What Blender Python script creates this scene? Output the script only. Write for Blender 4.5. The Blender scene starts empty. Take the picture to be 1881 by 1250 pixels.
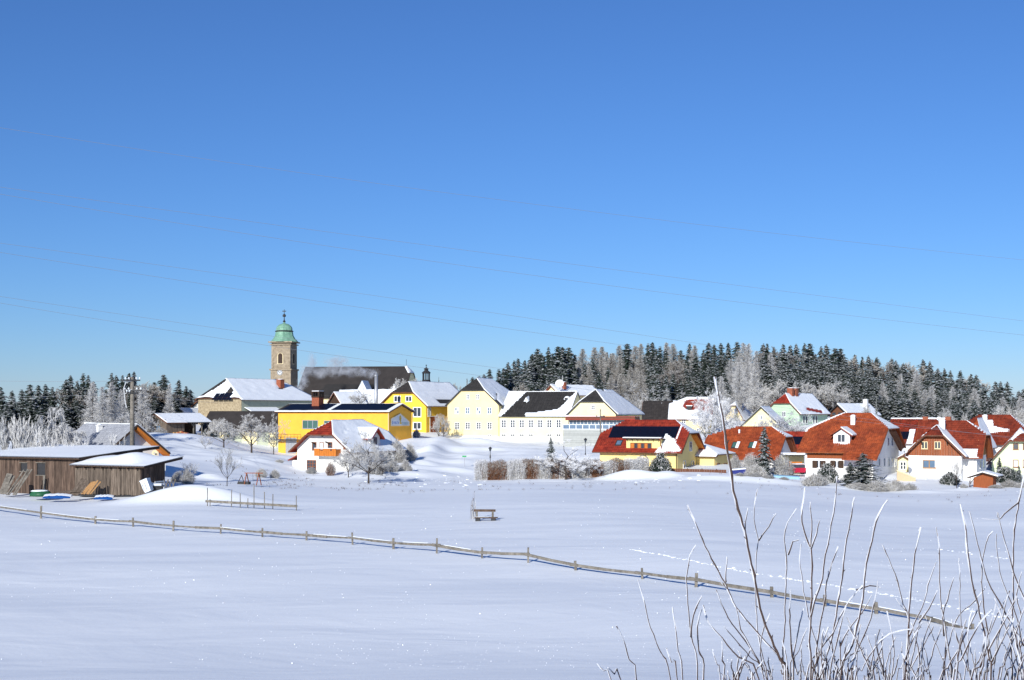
import bpy, math, random
import numpy as np
from mathutils import Vector, Matrix
R = math.radians
random.seed(7)
C = bpy.context.scene.collection
SC = bpy.context.scene
# ---------------------------------------------------------------- camera, sky, sun, exposure
F, CX, HY, CAMZ = 2400.0, 940.5, 755.0, 8.0
cd = bpy.data.cameras.new('camera'); cam = bpy.data.objects.new('camera', cd); C.objects.link(cam)
cam.location = (0, 0, CAMZ); cam.rotation_euler = (R(90), 0, 0)
cd.sensor_width = 36.0; cd.lens = 36.0 * F / 1881.0; cd.shift_y = (HY - 625.0) / 1881.0
cd.clip_start = 0.1; cd.clip_end = 20000
SC.camera = cam
SUN_AZ, SUN_EL = 22.0, 23.5            # azimuth to the left of straight behind the camera
w = bpy.data.worlds.new('World'); SC.world = w; w.use_nodes = True
wn = w.node_tree.nodes; wl_ = w.node_tree.links; wn.clear()
sky = wn.new('ShaderNodeTexSky'); sky.sky_type = 'NISHITA'; sky.sun_disc = False
sky.sun_elevation = R(SUN_EL); sky.sun_rotation = R(180 + SUN_AZ)
sky.altitude = 0; sky.air_density = 1.0; sky.dust_density = 0.0; sky.ozone_density = 10.0
bg = wn.new('ShaderNodeBackground'); bg.inputs[1].default_value = 0.100
wo = wn.new('ShaderNodeOutputWorld'); tint = wn.new('ShaderNodeVectorMath'); tint.operation = 'MULTIPLY'; tint.inputs[1].default_value = (.94, .925, 1.02)   # the camera's white balance
wl_.new(sky.outputs[0], tint.inputs[0]); wl_.new(tint.outputs[0], bg.inputs[0]); wl_.new(bg.outputs[0], wo.inputs[0])
sl = bpy.data.lights.new('sun', 'SUN'); sl.energy = 5.0; sl.angle = R(0.53); sl.color = (0.975, 0.955, 0.895)
so = bpy.data.objects.new('sun', sl); C.objects.link(so)
sdir = Vector((-math.sin(R(SUN_AZ)) * math.cos(R(SUN_EL)), -math.cos(R(SUN_AZ)) * math.cos(R(SUN_EL)), math.sin(R(SUN_EL))))
so.rotation_euler = sdir.to_track_quat('Z', 'Y').to_euler()
so.location = (0, -20, 40)
SC.view_settings.view_transform = 'Standard'; SC.view_settings.look = 'None'
SC.view_settings.exposure = 0.14; SC.view_settings.gamma = 1.0; SC.view_settings.use_curve_mapping = False
SC.cycles.max_bounces = 6; SC.cycles.transparent_max_bounces = 8; SC.cycles.volume_bounces = 1
try: SC.cycles.volume_step_rate = 2.0
except Exception: pass

# ---------------------------------------------------------------- helpers
def P(px, py, d): return Vector(((px - CX) / F * d, d, CAMZ - (py - HY) / F * d))
def proj(p): return (CX + p[0] / p[1] * F, HY - (p[2] - CAMZ) / p[1] * F)
def lenpx(O, dr, px):
    k = (px - CX) / F
    return (k * O[1] - O[0]) / (dr[0] - k * dr[1])

class MB:
    def __init__(s): s.v = []; s.f = []; s.m = []
    def add(s, vs, fs, m=0):
        b = len(s.v); s.v += [tuple(v) for v in vs]
        for f in fs: s.f.append([i + b for i in f]); s.m.append(m)
    def box(s, x0, y0, z0, x1, y1, z1, m=0, M=None):
        vs = [(x0,y0,z0),(x1,y0,z0),(x1,y1,z0),(x0,y1,z0),(x0,y0,z1),(x1,y0,z1),(x1,y1,z1),(x0,y1,z1)]
        if M is not None: vs = [M @ Vector(v) for v in vs]
        s.add(vs, [(0,3,2,1),(4,5,6,7),(0,1,5,4),(1,2,6,5),(2,3,7,6),(3,0,4,7)], m)
    def beam(s, a, b, w, h, m=0, up=Vector((0,0,1))):
        a = Vector(a); b = Vector(b); d = (b - a); L = d.length; d.normalize()
        x = d.cross(up)
        if x.length < 1e-4: x = d.cross(Vector((0,1,0)))
        x.normalize(); z = x.cross(d)
        M = Matrix((( x.x, d.x, z.x, a.x),(x.y, d.y, z.y, a.y),(x.z, d.z, z.z, a.z),(0,0,0,1)))
        s.box(-w/2, 0, -h/2, w/2, L, h/2, m, M)
    def prism(s, top, off, m=0):
        n = len(top); a = [Vector(p) for p in top]; b = [p + Vector(off) for p in a]
        s.add(a + b, [tuple(range(n)), tuple(range(2*n-1, n-1, -1))] + [(i, i+n, (i+1)%n+n, (i+1)%n) for i in range(n)], m)
    def tube(s, pts, rad, n=5, m=0, cap=True, jit=0):
        pts = [Vector(p) for p in pts]; b = len(s.v); N = len(pts)
        for i, p in enumerate(pts):
            d = (pts[min(i+1, N-1)] - pts[max(i-1, 0)])
            if d.length < 1e-9: d = Vector((0,0,1))
            d.normalize()
            x = d.cross(Vector((0.31, 0.95, 0.05))); x.normalize(); y = d.cross(x)
            r = rad[i] if hasattr(rad, '__len__') else rad
            for k in range(n):
                a = 2*math.pi*k/n; rr = r * (1 + random.uniform(-jit, jit)) if jit else r
                q = p + x*(math.cos(a)*rr) + y*(math.sin(a)*rr); s.v.append((q.x,q.y,q.z))
        for i in range(N-1):
            for k in range(n):
                s.f.append([b+i*n+k, b+i*n+(k+1)%n, b+(i+1)*n+(k+1)%n, b+(i+1)*n+k]); s.m.append(m)
        if cap:
            s.f.append([b+k for k in range(n)][::-1]); s.m.append(m)
            s.f.append([b+(N-1)*n+k for k in range(n)]); s.m.append(m)
    def lathe(s, prof, n=12, m=0, c=(0,0,0), shape=None):
        b = len(s.v)
        for (r, z) in prof:
            for k in range(n):
                a = 2*math.pi*(k+.5)/n; q = shape(a) if shape else 1.0
                s.v.append((c[0]+math.cos(a)*r*q, c[1]+math.sin(a)*r*q, c[2]+z))
        for i in range(len(prof)-1):
            for k in range(n):
                s.f.append([b+i*n+k, b+i*n+(k+1)%n, b+(i+1)*n+(k+1)%n, b+(i+1)*n+k]); s.m.append(m)
        s.f.append([b+k for k in range(n)][::-1]); s.m.append(m)
        s.f.append([b+(len(prof)-1)*n+k for k in range(n)]); s.m.append(m)
    def mesh(s, name, mats, smooth=False):
        me = bpy.data.meshes.new(name); me.from_pydata(s.v, [], s.f)
        for mt in (mats if isinstance(mats, (list, tuple)) else [mats]): me.materials.append(mt)
        if s.m: me.polygons.foreach_set('material_index', s.m)
        if smooth: me.polygons.foreach_set('use_smooth', [True]*len(s.f))
        me.update(); return me

def put(name, me, parent=None, T=None, kind=None, label=None, cat=None, group=None):
    o = bpy.data.objects.new(name, me); C.objects.link(o)
    if parent is not None: o.parent = parent
    if T is not None: o.matrix_local = T
    if kind: o['kind'] = kind
    if label: o['label'] = label
    if cat: o['category'] = cat
    if group: o['group'] = group
    return o
def part(name, mb, mats, parent, T=None, kind=None, smooth=False, label=None):
    if not mb.f: return None
    return put(name, mb.mesh(name, mats, smooth), parent, T, kind, label)
def thing(name, label, cat, loc=(0,0,0), rz=0.0, group=None):
    o = bpy.data.objects.new(name, None); C.objects.link(o); o.empty_display_size = .3
    o.location = loc; o.rotation_euler = (0,0,rz); o['label'] = label; o['category'] = cat
    if group: o['group'] = group
    return o
def FR(loc, phi): return Matrix.Translation(Vector(loc)) @ Matrix.Rotation(phi, 4, 'Z')

# value noise in numpy
_rng = np.random.RandomState(3); _tab = _rng.rand(256, 256)
def vnoise(x, y):
    x = np.asarray(x, float); y = np.asarray(y, float)
    xi = np.floor(x).astype(int); yi = np.floor(y).astype(int); fx = x-xi; fy = y-yi
    fx = fx*fx*(3-2*fx); fy = fy*fy*(3-2*fy)
    a = _tab[xi&255, yi&255]; b = _tab[(xi+1)&255, yi&255]; c = _tab[xi&255, (yi+1)&255]; d = _tab[(xi+1)&255, (yi+1)&255]
    return (a*(1-fx)+b*fx)*(1-fy)+(c*(1-fx)+d*fx)*fy - .5
def sm(a, b, x):
    t = min(1, max(0, (x-a)/(b-a))) if a != b else float(x > a)
    return t*t*(3-2*t)

# ---------------------------------------------------------------- materials
def mat(name, col, rough=.7, var=.12, scale=6.0, bump=0.0, bscale=None, spec=.3, metal=0.0, col2=None, stretch=None, island=0.0, coords='Object'):
    m = bpy.data.materials.new(name); m.use_nodes = True; nt = m.node_tree; N = nt.nodes; L = nt.links
    b = N['Principled BSDF']; b.inputs['Roughness'].default_value = rough; b.inputs['Metallic'].default_value = metal
    b.inputs['Specular IOR Level'].default_value = spec
    tc = N.new('ShaderNodeTexCoord'); src = tc.outputs[coords]
    if stretch:
        mp = N.new('ShaderNodeMapping'); mp.inputs['Scale'].default_value = stretch; L.new(src, mp.inputs[0]); src = mp.outputs[0]
    nz = N.new('ShaderNodeTexNoise'); nz.inputs['Scale'].default_value = scale; nz.inputs['Detail'].default_value = 5; nz.inputs['Roughness'].default_value = .65
    L.new(src, nz.inputs['Vector'])
    rp = N.new('ShaderNodeValToRGB'); c2 = col2 or tuple(min(1, c*(1+var)) for c in col); c1 = tuple(c*(1-var) for c in col)
    rp.color_ramp.elements[0].position = .3; rp.color_ramp.elements[1].position = .7
    rp.color_ramp.elements[0].color = (*c1, 1); rp.color_ramp.elements[1].color = (*c2, 1)
    L.new(nz.outputs['Fac'], rp.inputs[0]); out = rp.outputs[0]
    if island > 0:
        ge = N.new('ShaderNodeNewGeometry'); mr = N.new('ShaderNodeMapRange')
        mr.inputs['To Min'].default_value = 1-island; mr.inputs['To Max'].default_value = 1+island
        L.new(ge.outputs['Random Per Island'], mr.inputs['Value'])
        mx = N.new('ShaderNodeVectorMath'); mx.operation = 'SCALE'; L.new(out, mx.inputs[0]); L.new(mr.outputs[0], mx.inputs['Scale']); out = mx.outputs[0]
    L.new(out, b.inputs['Base Color'])
    if bump > 0:
        n2 = N.new('ShaderNodeTexNoise'); n2.inputs['Scale'].default_value = bscale or scale*3; n2.inputs['Detail'].default_value = 6; L.new(src, n2.inputs['Vector'])
        bp = N.new('ShaderNodeBump'); bp.inputs['Distance'].default_value = bump; bp.inputs['Strength'].default_value = 1.0; L.new(n2.outputs['Fac'], bp.inputs['Height'])
        L.new(bp.outputs[0], b.inputs['Normal'])
    return m
M_ = {}
SN = (.845, .87, .895)
M_['snow'] = mat('snow', SN, .65, .02, .35, bump=.05, bscale=3.0, spec=.25)
M_['roofsnow'] = mat('roof_snow', SN, .7, .03, .8, bump=.03, bscale=4.0, spec=.2)
M_['rime'] = mat('rime_on_tiles', (.34,.35,.38), .75, .25, 2.5, bump=.02, spec=.2)
M_['cream'] = mat('cream_plaster', (.85,.70,.37), .85, .09, .55, bump=.01)
M_['cream2'] = mat('pale_cream_plaster', (.87,.765,.43), .85, .09, .55, bump=.01)
M_['yellow'] = mat('golden_yellow_plaster', (.84,.43,.05), .8, .09, .55, bump=.01)
M_['yellow2'] = mat('lemon_yellow_plaster', (.86,.53,.06), .8, .09, .55, bump=.01)
M_['yellow3'] = mat('soft_yellow_plaster', (.84,.66,.27), .8, .05, 1.0, bump=.01)
M_['white'] = mat('white_plaster', (.80,.79,.76), .8, .09, .55, bump=.01)
M_['greyw'] = mat('off_white_plaster', (.66,.65,.61), .85, .06, 1.2, bump=.01)
M_['green'] = mat('pale_green_plaster', (.45,.60,.42), .85, .06, 1.2, bump=.01)
M_['lime'] = mat('pale_lime_plaster', (.70,.77,.50), .85, .05, 1.2, bump=.01)
M_['greygreen'] = mat('grey_green_plaster', (.40,.43,.33), .9, .10, 1.0, bump=.02)
M_['stone'] = mat('rubble_stone', (.33,.25,.15), .95, .35, 2.2, bump=.08, bscale=3.5, col2=(.50,.41,.27))
M_['ashlar'] = mat('tower_stone', (.24,.185,.125), .95, .25, 1.2, bump=.05, bscale=2.5, col2=(.38,.31,.22), island=.10)
M_['redtile'] = mat('red_roof_tiles', (.22,.018,.009), .6, .3, .9, col2=(.33,.040,.016), spec=.3, island=.22)
M_['oratile'] = mat('orange_red_roof_tiles', (.25,.040,.012), .6, .3, .45, col2=(.38,.078,.020), spec=.3, island=.25)
M_['browntile'] = mat('brown_red_roof_tiles', (.15,.020,.008), .65, .25, .7, col2=(.22,.034,.012), spec=.3, island=.25)
M_['darktile'] = mat('dark_brown_shingles', (.034,.029,.027), .8, .25, .6, bump=.03, bscale=6, island=.2)
M_['blacktile'] = mat('charcoal_slates', (.028,.026,.025), .75, .2, 1.2, bump=.03, bscale=6, island=.2)
M_['wood'] = mat('weathered_planks', (.062,.038,.027), .9, .45, 2.0, bump=.01, col2=(.145,.098,.072), stretch=(3,3,.35), island=.38)
M_['wood2'] = mat('grey_brown_planks', (.085,.062,.046), .9, .42, 2.0, bump=.01, col2=(.185,.145,.112), stretch=(3,3,.35), island=.30)
M_['fencewood'] = mat('grey_fence_wood', (.13,.115,.095), .9, .4, 3.0, bump=.01, col2=(.25,.225,.19), island=.25)
M_['newwood'] = mat('raw_timber', (.40,.22,.09), .85, .3, 3.0, stretch=(4,4,.4), island=.3)
M_['orange'] = mat('orange_stained_wood', (.52,.16,.02), .6, .2, 3.0, stretch=(4,4,.5))
M_['brown'] = mat('red_brown_boards', (.25,.065,.018), .7, .25, 3.0, stretch=(5,5,.4), island=.18)
M_['darkwood'] = mat('dark_wood', (.05,.028,.017), .8, .25, 3.0)
M_['fascia'] = mat('brown_fascia', (.13,.05,.025), .7, .2, 3.0)
M_['frame'] = mat('white_frame', (.78,.78,.77), .5, .03, 3.0)
M_['creamframe'] = mat('cream_frame', (.72,.60,.36), .6, .05, 3.0)
M_['brownframe'] = mat('brown_frame', (.22,.07,.025), .6, .1, 3.0)
M_['glass'] = mat('window_glass', (.045,.055,.07), .12, .3, .8, spec=.6)
M_['glassb'] = mat('blue_grey_glass', (.11,.17,.25), .15, .2, .8, spec=.6)
M_['glassg'] = mat('green_glass', (.06,.13,.11), .15, .2, .8, spec=.6)
M_['solar'] = mat('solar_cells', (.005,.007,.018), .45, .2, 2.0, spec=.10)
M_['metal'] = mat('zinc_metal', (.42,.43,.45), .45, .1, 4.0, metal=.6)
M_['dark'] = mat('dark_metal', (.03,.03,.032), .6, .2, 4.0)
M_['copper'] = mat('green_copper', (.16,.34,.23), .6, .25, 1.0, col2=(.25,.44,.32))
M_['brick'] = mat('red_brick', (.28,.085,.045), .9, .25, 4.0, bump=.01, island=.2)
M_['concrete'] = mat('grey_boards', (.36,.37,.35), .9, .10, 1.5, bump=.01, island=.10)
M_['bark'] = mat('dark_bark', (.055,.042,.034), .95, .35, 5.0, bump=.02)
M_['larchbark'] = mat('brown_larch_twigs', (.12,.095,.075), .95, .3, 2.0)
M_['frost'] = mat('hoar_frost', (.68,.68,.69), .85, .2, 1.4, col2=(.87,.87,.89), spec=.15, island=.16)
M_['frost2'] = mat('grey_hoar_frost', (.48,.47,.46), .9, .25, 1.4, col2=(.66,.655,.65), spec=.1, island=.2)
M_['rimedim'] = mat('rime_on_branches', (.30,.31,.32), .9, .25, 1.4, col2=(.50,.51,.53), spec=.1, island=.3)
M_['frostb'] = mat('beige_hoar_frost', (.36,.34,.31), .9, .25, 1.4, col2=(.54,.52,.49), spec=.1, island=.2)
M_['needle'] = mat('spruce_needles', (.022,.036,.026), .8, .35, 1.0, col2=(.045,.062,.048), spec=.15, island=.3)
M_['needleb'] = mat('rimed_spruce_needles', (.10,.12,.115), .85, .35, 1.0, col2=(.24,.26,.26), spec=.1, island=.35)
M_['redtwig'] = mat('rusty_beech_leaves', (.17,.07,.035), .9, .35, 1.4, col2=(.26,.13,.075), spec=.1, island=.3)
M_['twig'] = mat('shrub_bark', (.065,.042,.036), .8, .3, 25.0, bump=.002, bscale=90)
M_['shootfrost'] = mat('shoot_frost', (.62,.63,.67), .8, .06, 60.0, bump=.004, bscale=220, spec=.3)
M_['blue'] = mat('blue_tarp', (.015,.085,.30), .5, .15, 3.0)
M_['navy'] = mat('navy_blue_sheet', (.012,.022,.16), .5, .15, 3.0)
M_['greenp'] = mat('green_plastic', (.02,.10,.045), .5, .2, 3.0)
M_['bgreen'] = mat('bright_green_plastic', (.05,.32,.12), .5, .15, 3.0)
M_['red'] = mat('car_red', (.42,.012,.04), .3, .05, 3.0, spec=.5)
M_['white2'] = mat('white_enamel', (.66,.70,.73), .45, .05, 3.0)
M_['dish'] = mat('satellite_dish_grey', (.55,.56,.57), .5, .05, 3.0)
M_['sign'] = mat('sign_board_white', (.62,.66,.70), .6, .05, 3.0)
M_['signblue'] = mat('sign_letters_blue', (.16,.25,.50), .6, .05, 3.0)
M_['signteal'] = mat('sign_letters_teal', (.30,.45,.47), .6, .05, 3.0)
M_['signgold'] = mat('sign_emblem_gold', (.60,.42,.06), .6, .05, 3.0)
M_['wire'] = mat('wire_metal', (.24,.25,.27), .6, .1, 3.0)
M_['red2'] = mat('red_trim', (.33,.03,.02), .6, .1, 3.0)
# ---------------------------------------------------------------- terrain
CT = []   # control points (X, Y, Z)
def ct(px, py, d): p = P(px, py, d); CT.append((p.x, p.y, p.z))
def cz(px, d, z): CT.append(((px-CX)/F*d, d, z))
for px in (-600, 0, 470, 940, 1410, 1881, 2500):
    for d, z in ((3,6.1),(6,5.45),(10,4.6),(16,3.4),(24,2.0),(32,1.0),(40,.35),(50,.02)): cz(px, d, z)
    if px < 0 or px > 1900: 
        for d, z in ((90,-.1),(140,-.3),(190,-1),(260,2.5),(330,4),(450,6)): cz(px, d, z)
for px, py in ((0,938),(245,967),(405,980),(563,993),(723,1008),(885,1025),(1058,1046),(1180,1062),(1278,1078),(1418,1098),(1560,1120),(1720,1150)):
    d = {0:104}.get(px, None)
    d = F*8.1/(py-HY); ct(px, py, d)
for px, py, d in ((890,956,96),(470,936,108),(150,906,127),(0,906,127),(300,904,123),(417,890,140),(330,882,150),(640,868,189),(560,868,192),
    (677,888,166),(1000,905,135),(1300,910,135),(1600,925,135),(1881,925,135),(1250,990,80),(1700,1010,80),(800,880,180),(720,850,205),
    (890,882,180),(1030,879,182),(1165,876,184),(1360,880,180),(1500,893,172),(1620,906,166),(1760,906,166),(1881,900,166),
    (1600,886,183),(1700,878,188),(1250,864,189),(1330,864,192),(1450,868,200),(1840,874,196),
    (800,832,226),(870,806,256),(1000,807,254),(930,836,220),(1000,836,220),(1080,838,215),(1100,817,243),(515,836,244),(680,830,238),(755,806,238),(775,800,262),(820,802,258),
    (360,800,238),(330,842,190),(440,836,216),(480,838,210),(380,788,286),(300,797,248),(200,862,152),(300,862,160),(250,835,185),(100,805,228),(0,808,228),
    (300,770,300),(100,775,310),(0,775,310),(520,742,378),(700,742,385),(780,775,300),(1260,792,254),(1200,800,268),(1440,792,268),(1380,797,258),(1560,775,298),(1700,838,222),(1850,846,222),(1360,775,290)): ct(px, py, d)
for px, d, z in ((940,330,6),(1100,330,7),(1300,330,8),(1500,330,8),(1700,330,4.5),(1881,330,2.5),(940,400,10),(1100,400,13),(1300,400,14),(1500,400,13.5),(1700,400,9.5),(1881,400,4),
    (1100,470,15),(1300,470,16),(1500,470,15),(1881,470,6),(600,450,9.5),(600,520,8),(0,380,6),(300,380,7),(0,480,5),(300,480,6),(900,520,9)): cz(px, d, z)
for px in (-600, 0, 470, 940, 1410, 1881, 2500): cz(px, 700, 4); cz(px, 1200, 0); cz(px, 4000, -6)
def uv(X, Y):
    X = np.asarray(X, float); Y = np.asarray(Y, float)
    r = np.hypot(X, Y); a = np.arctan2(X, Y); ac = np.clip(a, -R(33), R(33))
    return np.tan(ac)*4.2, np.log(np.maximum(r*np.cos(ac), 2.5))*1.6
_c = np.array(CT); _u, _v = uv(_c[:,0], _c[:,1]); _n = len(_c)
def _phi(d2): return .5*d2*np.log(d2+1e-9)
_K = _phi((_u[:,None]-_u[None])**2+(_v[:,None]-_v[None])**2) + np.eye(_n)*2e-3
_A = np.zeros((_n+3,_n+3)); _A[:_n,:_n] = _K; _A[:_n,_n] = 1; _A[:_n,_n+1] = _u; _A[:_n,_n+2] = _v; _A[_n:,:_n] = _A[:_n,_n:].T
_w = np.linalg.solve(_A, np.concatenate([_c[:,2], np.zeros(3)]))
MOUNDS = [(345,116,5.0,2.2,1.1),(398,116,5,2,.45),(305,120,2.5,1.5,.6),(1168,181,3.2,1.5,1.15),(1225,179,2.6,1.3,.8),(1130,181,3,1.5,.45),(868,247,4.0,2.5,1.3),(905,245,3.5,2.2,.5),(815,240,2.5,6,.9),(795,225,1.8,9,1.2),
          (735,196,5,2.5,.7),(770,190,4,2,.5),(905,205,3,2,.5),(845,208,2.5,1.2,.5),(1385,176,5,2,.6),(1430,174,4,1.6,.4),(1700,182,5,3,.5),(610,187,4,1.6,.35),(330,190,9,3,.6),(390,160,2.2,1.2,.7),(700,183,3.5,1.4,.6),(880,232,7,2,.5),(590,178,3,1.2,.4),(655,180,4,1.2,.5),(760,184,3,1.3,.6),(800,186,2.6,1.4,.6),(830,196,3,1.2,.5),(780,204,2.2,2,.7),(850,216,3,1,.45),(910,226,4,1.2,.4),(960,222,5,1,.35),(480,196,4,1.2,.5),(540,200,3,1.2,.5),(440,190,4,1.2,.5),(380,200,5,1.5,.6),(330,214,5,1.5,.5),(1000,176,6,1,.3),(1300,176,4,1.2,.5),(1540,168,3,1,.4),(1690,166,4,1,.4),(1780,170,3,1,.4)]
MW = [((px-CX)/F*d, d, sx, sy, h) for px, d, sx, sy, h in MOUNDS]
def ground(X, Y, relief=True):
    X = np.atleast_1d(np.asarray(X, float)); Y = np.atleast_1d(np.asarray(Y, float)); sh = X.shape
    X = X.ravel(); Y = Y.ravel(); out = np.empty(len(X))
    for i in range(0, len(X), 20000):
        u, v = uv(X[i:i+20000], Y[i:i+20000])
        out[i:i+20000] = _phi((u[:,None]-_u[None])**2+(v[:,None]-_v[None])**2) @ _w[:_n] + _w[_n] + _w[_n+1]*u + _w[_n+2]*v
    for mx, my, sx, sy, h in MW: out += h*np.exp(-((X-mx)/sx)**2-((Y-my)/sy)**2)
    if relief:
        r = np.hypot(X, Y); k = np.clip((r-12)/40, 0, 1); far = np.clip((r-170)/60, 0, 1)
        out += k*(.85*vnoise(X/38+3, Y/19) + .27*vnoise(X/19+9, Y/9+X/40) + .07*vnoise(X/6+1, Y/2.6+5)) + k*.012*vnoise(X/1.9, Y/.8)
        out += far*(.75*vnoise(X/7+40, Y/5) + .5*vnoise(X/3.2+11, Y/2.6)) * np.clip((320-r)/100, 0, 1)
    return out.reshape(sh)
def gz(X, Y): return float(ground(X, Y)[0])
rr = list(np.geomspace(2.0, 60, 150))[:-1] + list(np.geomspace(60, 330, 300))[:-1] + list(np.geomspace(330, 800, 60))[:-1] + list(np.geomspace(800, 9000, 26))
aa = list(np.arange(-180, -36, 6.0)) + list(np.linspace(-36, -23, 22))[:-1] + list(np.linspace(-23, 23, 380))[:-1] + list(np.linspace(23, 36, 22))[:-1] + list(np.arange(36, 180, 6.0))
RR, AA = np.meshgrid(np.array(rr), np.radians(np.array(aa)), indexing='ij')
GX = RR*np.sin(AA); GY = RR*np.cos(AA); GZ = ground(GX, GY)
nr, na = GX.shape
gv = np.stack([GX.ravel(), GY.ravel(), GZ.ravel()], 1)
gv = np.vstack([gv, [[0, 0, gz(0, .1)]]])
ii, jj = np.meshgrid(np.arange(nr-1), np.arange(na), indexing='ij'); j2 = (jj+1) % na
gf = np.stack([ii*na+jj, (ii+1)*na+jj, (ii+1)*na+j2, ii*na+j2], -1).reshape(-1, 4)[:, ::-1]
gm = bpy.data.meshes.new('snow_field')
tri = [[len(gv)-1, (j+1) % na, j] for j in range(na)]
gm.vertices.add(len(gv)); gm.vertices.foreach_set('co', gv.ravel())
nl = gf.size + 3*na
gm.loops.add(nl); gm.loops.foreach_set('vertex_index', np.concatenate([gf.ravel(), np.array(tri)[:, ::-1].ravel()]).astype(np.int32))
gm.polygons.add(len(gf)+na)
gm.polygons.foreach_set('loop_start', np.concatenate([np.arange(len(gf))*4, gf.size+np.arange(na)*3]).astype(np.int32))
gm.polygons.foreach_set('loop_total', np.concatenate([np.full(len(gf), 4), np.full(na, 3)]).astype(np.int32))
gm.polygons.foreach_set('use_smooth', np.ones(len(gf)+na, bool)); gm.update(); gm.validate()
# wind packed snow: fine ripples in the material, large relief in the mesh
fs = bpy.data.materials.new('field_snow'); fs.use_nodes = True; nt = fs.node_tree; N = nt.nodes; L = nt.links
b = N['Principled BSDF']; b.inputs['Base Color'].default_value = (*SN, 1); b.inputs['Roughness'].default_value = .6; b.inputs['Specular IOR Level'].default_value = .3
tc = N.new('ShaderNodeTexCoord'); acc = None
for sx, sy, sc_, dist in ((.12, .25, 1.0, .13), (.6, 1.0, 1.2, .008), (2.5, 4, 3.0, .006)):
    mp = N.new('ShaderNodeMapping'); mp.inputs['Scale'].default_value = (sx, sy, .4); mp.inputs['Rotation'].default_value = (0, 0, R(-8)); L.new(tc.outputs['Object'], mp.inputs[0])
    nz = N.new('ShaderNodeTexNoise'); nz.inputs['Scale'].default_value = sc_; nz.inputs['Detail'].default_value = 5; nz.inputs['Distortion'].default_value = .6; L.new(mp.outputs[0], nz.inputs['Vector'])
    bp = N.new('ShaderNodeBump'); bp.inputs['Distance'].default_value = dist; L.new(nz.outputs['Fac'], bp.inputs['Height'])
    if acc: L.new(acc.outputs[0], bp.inputs['Normal'])
    acc = bp
L.new(acc.outputs[0], b.inputs['Normal'])
gm.materials.append(fs)
put('snow_field', gm, kind='structure')
# ---------------------------------------------------------------- houses
_win = {}
def win_mesh(w, h, fr, gl, cols, rows, sur, curt):
    key = (round(w,1), round(h,1), fr, gl, cols, rows, sur, curt)
    if key in _win: return _win[key]
    w = round(w,1); h = round(h,1)
    f = MB(); g = MB(); t = .09 if not sur else .16
    o0, o1 = -.06, .03
    f.box(-w/2-t, o0, -t, w/2+t, o1, 0); f.box(-w/2-t, o0, h, w/2+t, o1, h+t)
    f.box(-w/2-t, o0, 0, -w/2, o1, h); f.box(w/2, o0, 0, w/2+t, o1, h)
    for i in range(1, cols): x = -w/2+w*i/cols; q = .07 if (cols == 2 or i % 2 == 0) else .05; f.box(x-q, -.045, 0, x+q, o1, h)
    for i in range(1, rows): z = h*i/rows; f.box(-w/2, -.04, z-.035, w/2, o1, z+.035)
    f.box(-w/2-t-.05, -.13, -t-.05, w/2+t+.05, o1, -t)
    for i in range(cols):
        for j in range(rows): g.box(-w/2+w*i/cols, -.015, h*j/rows, -w/2+w*(i+1)/cols, o1, h*(j+1)/rows, 1 if (curt and (i+j) % 2 == 0) else 0)
    r = (f.mesh('window', M_[fr]), g.mesh('pane', [M_[gl], M_[curt] if curt else M_[gl]]))
    _win[key] = r; return r

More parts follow.
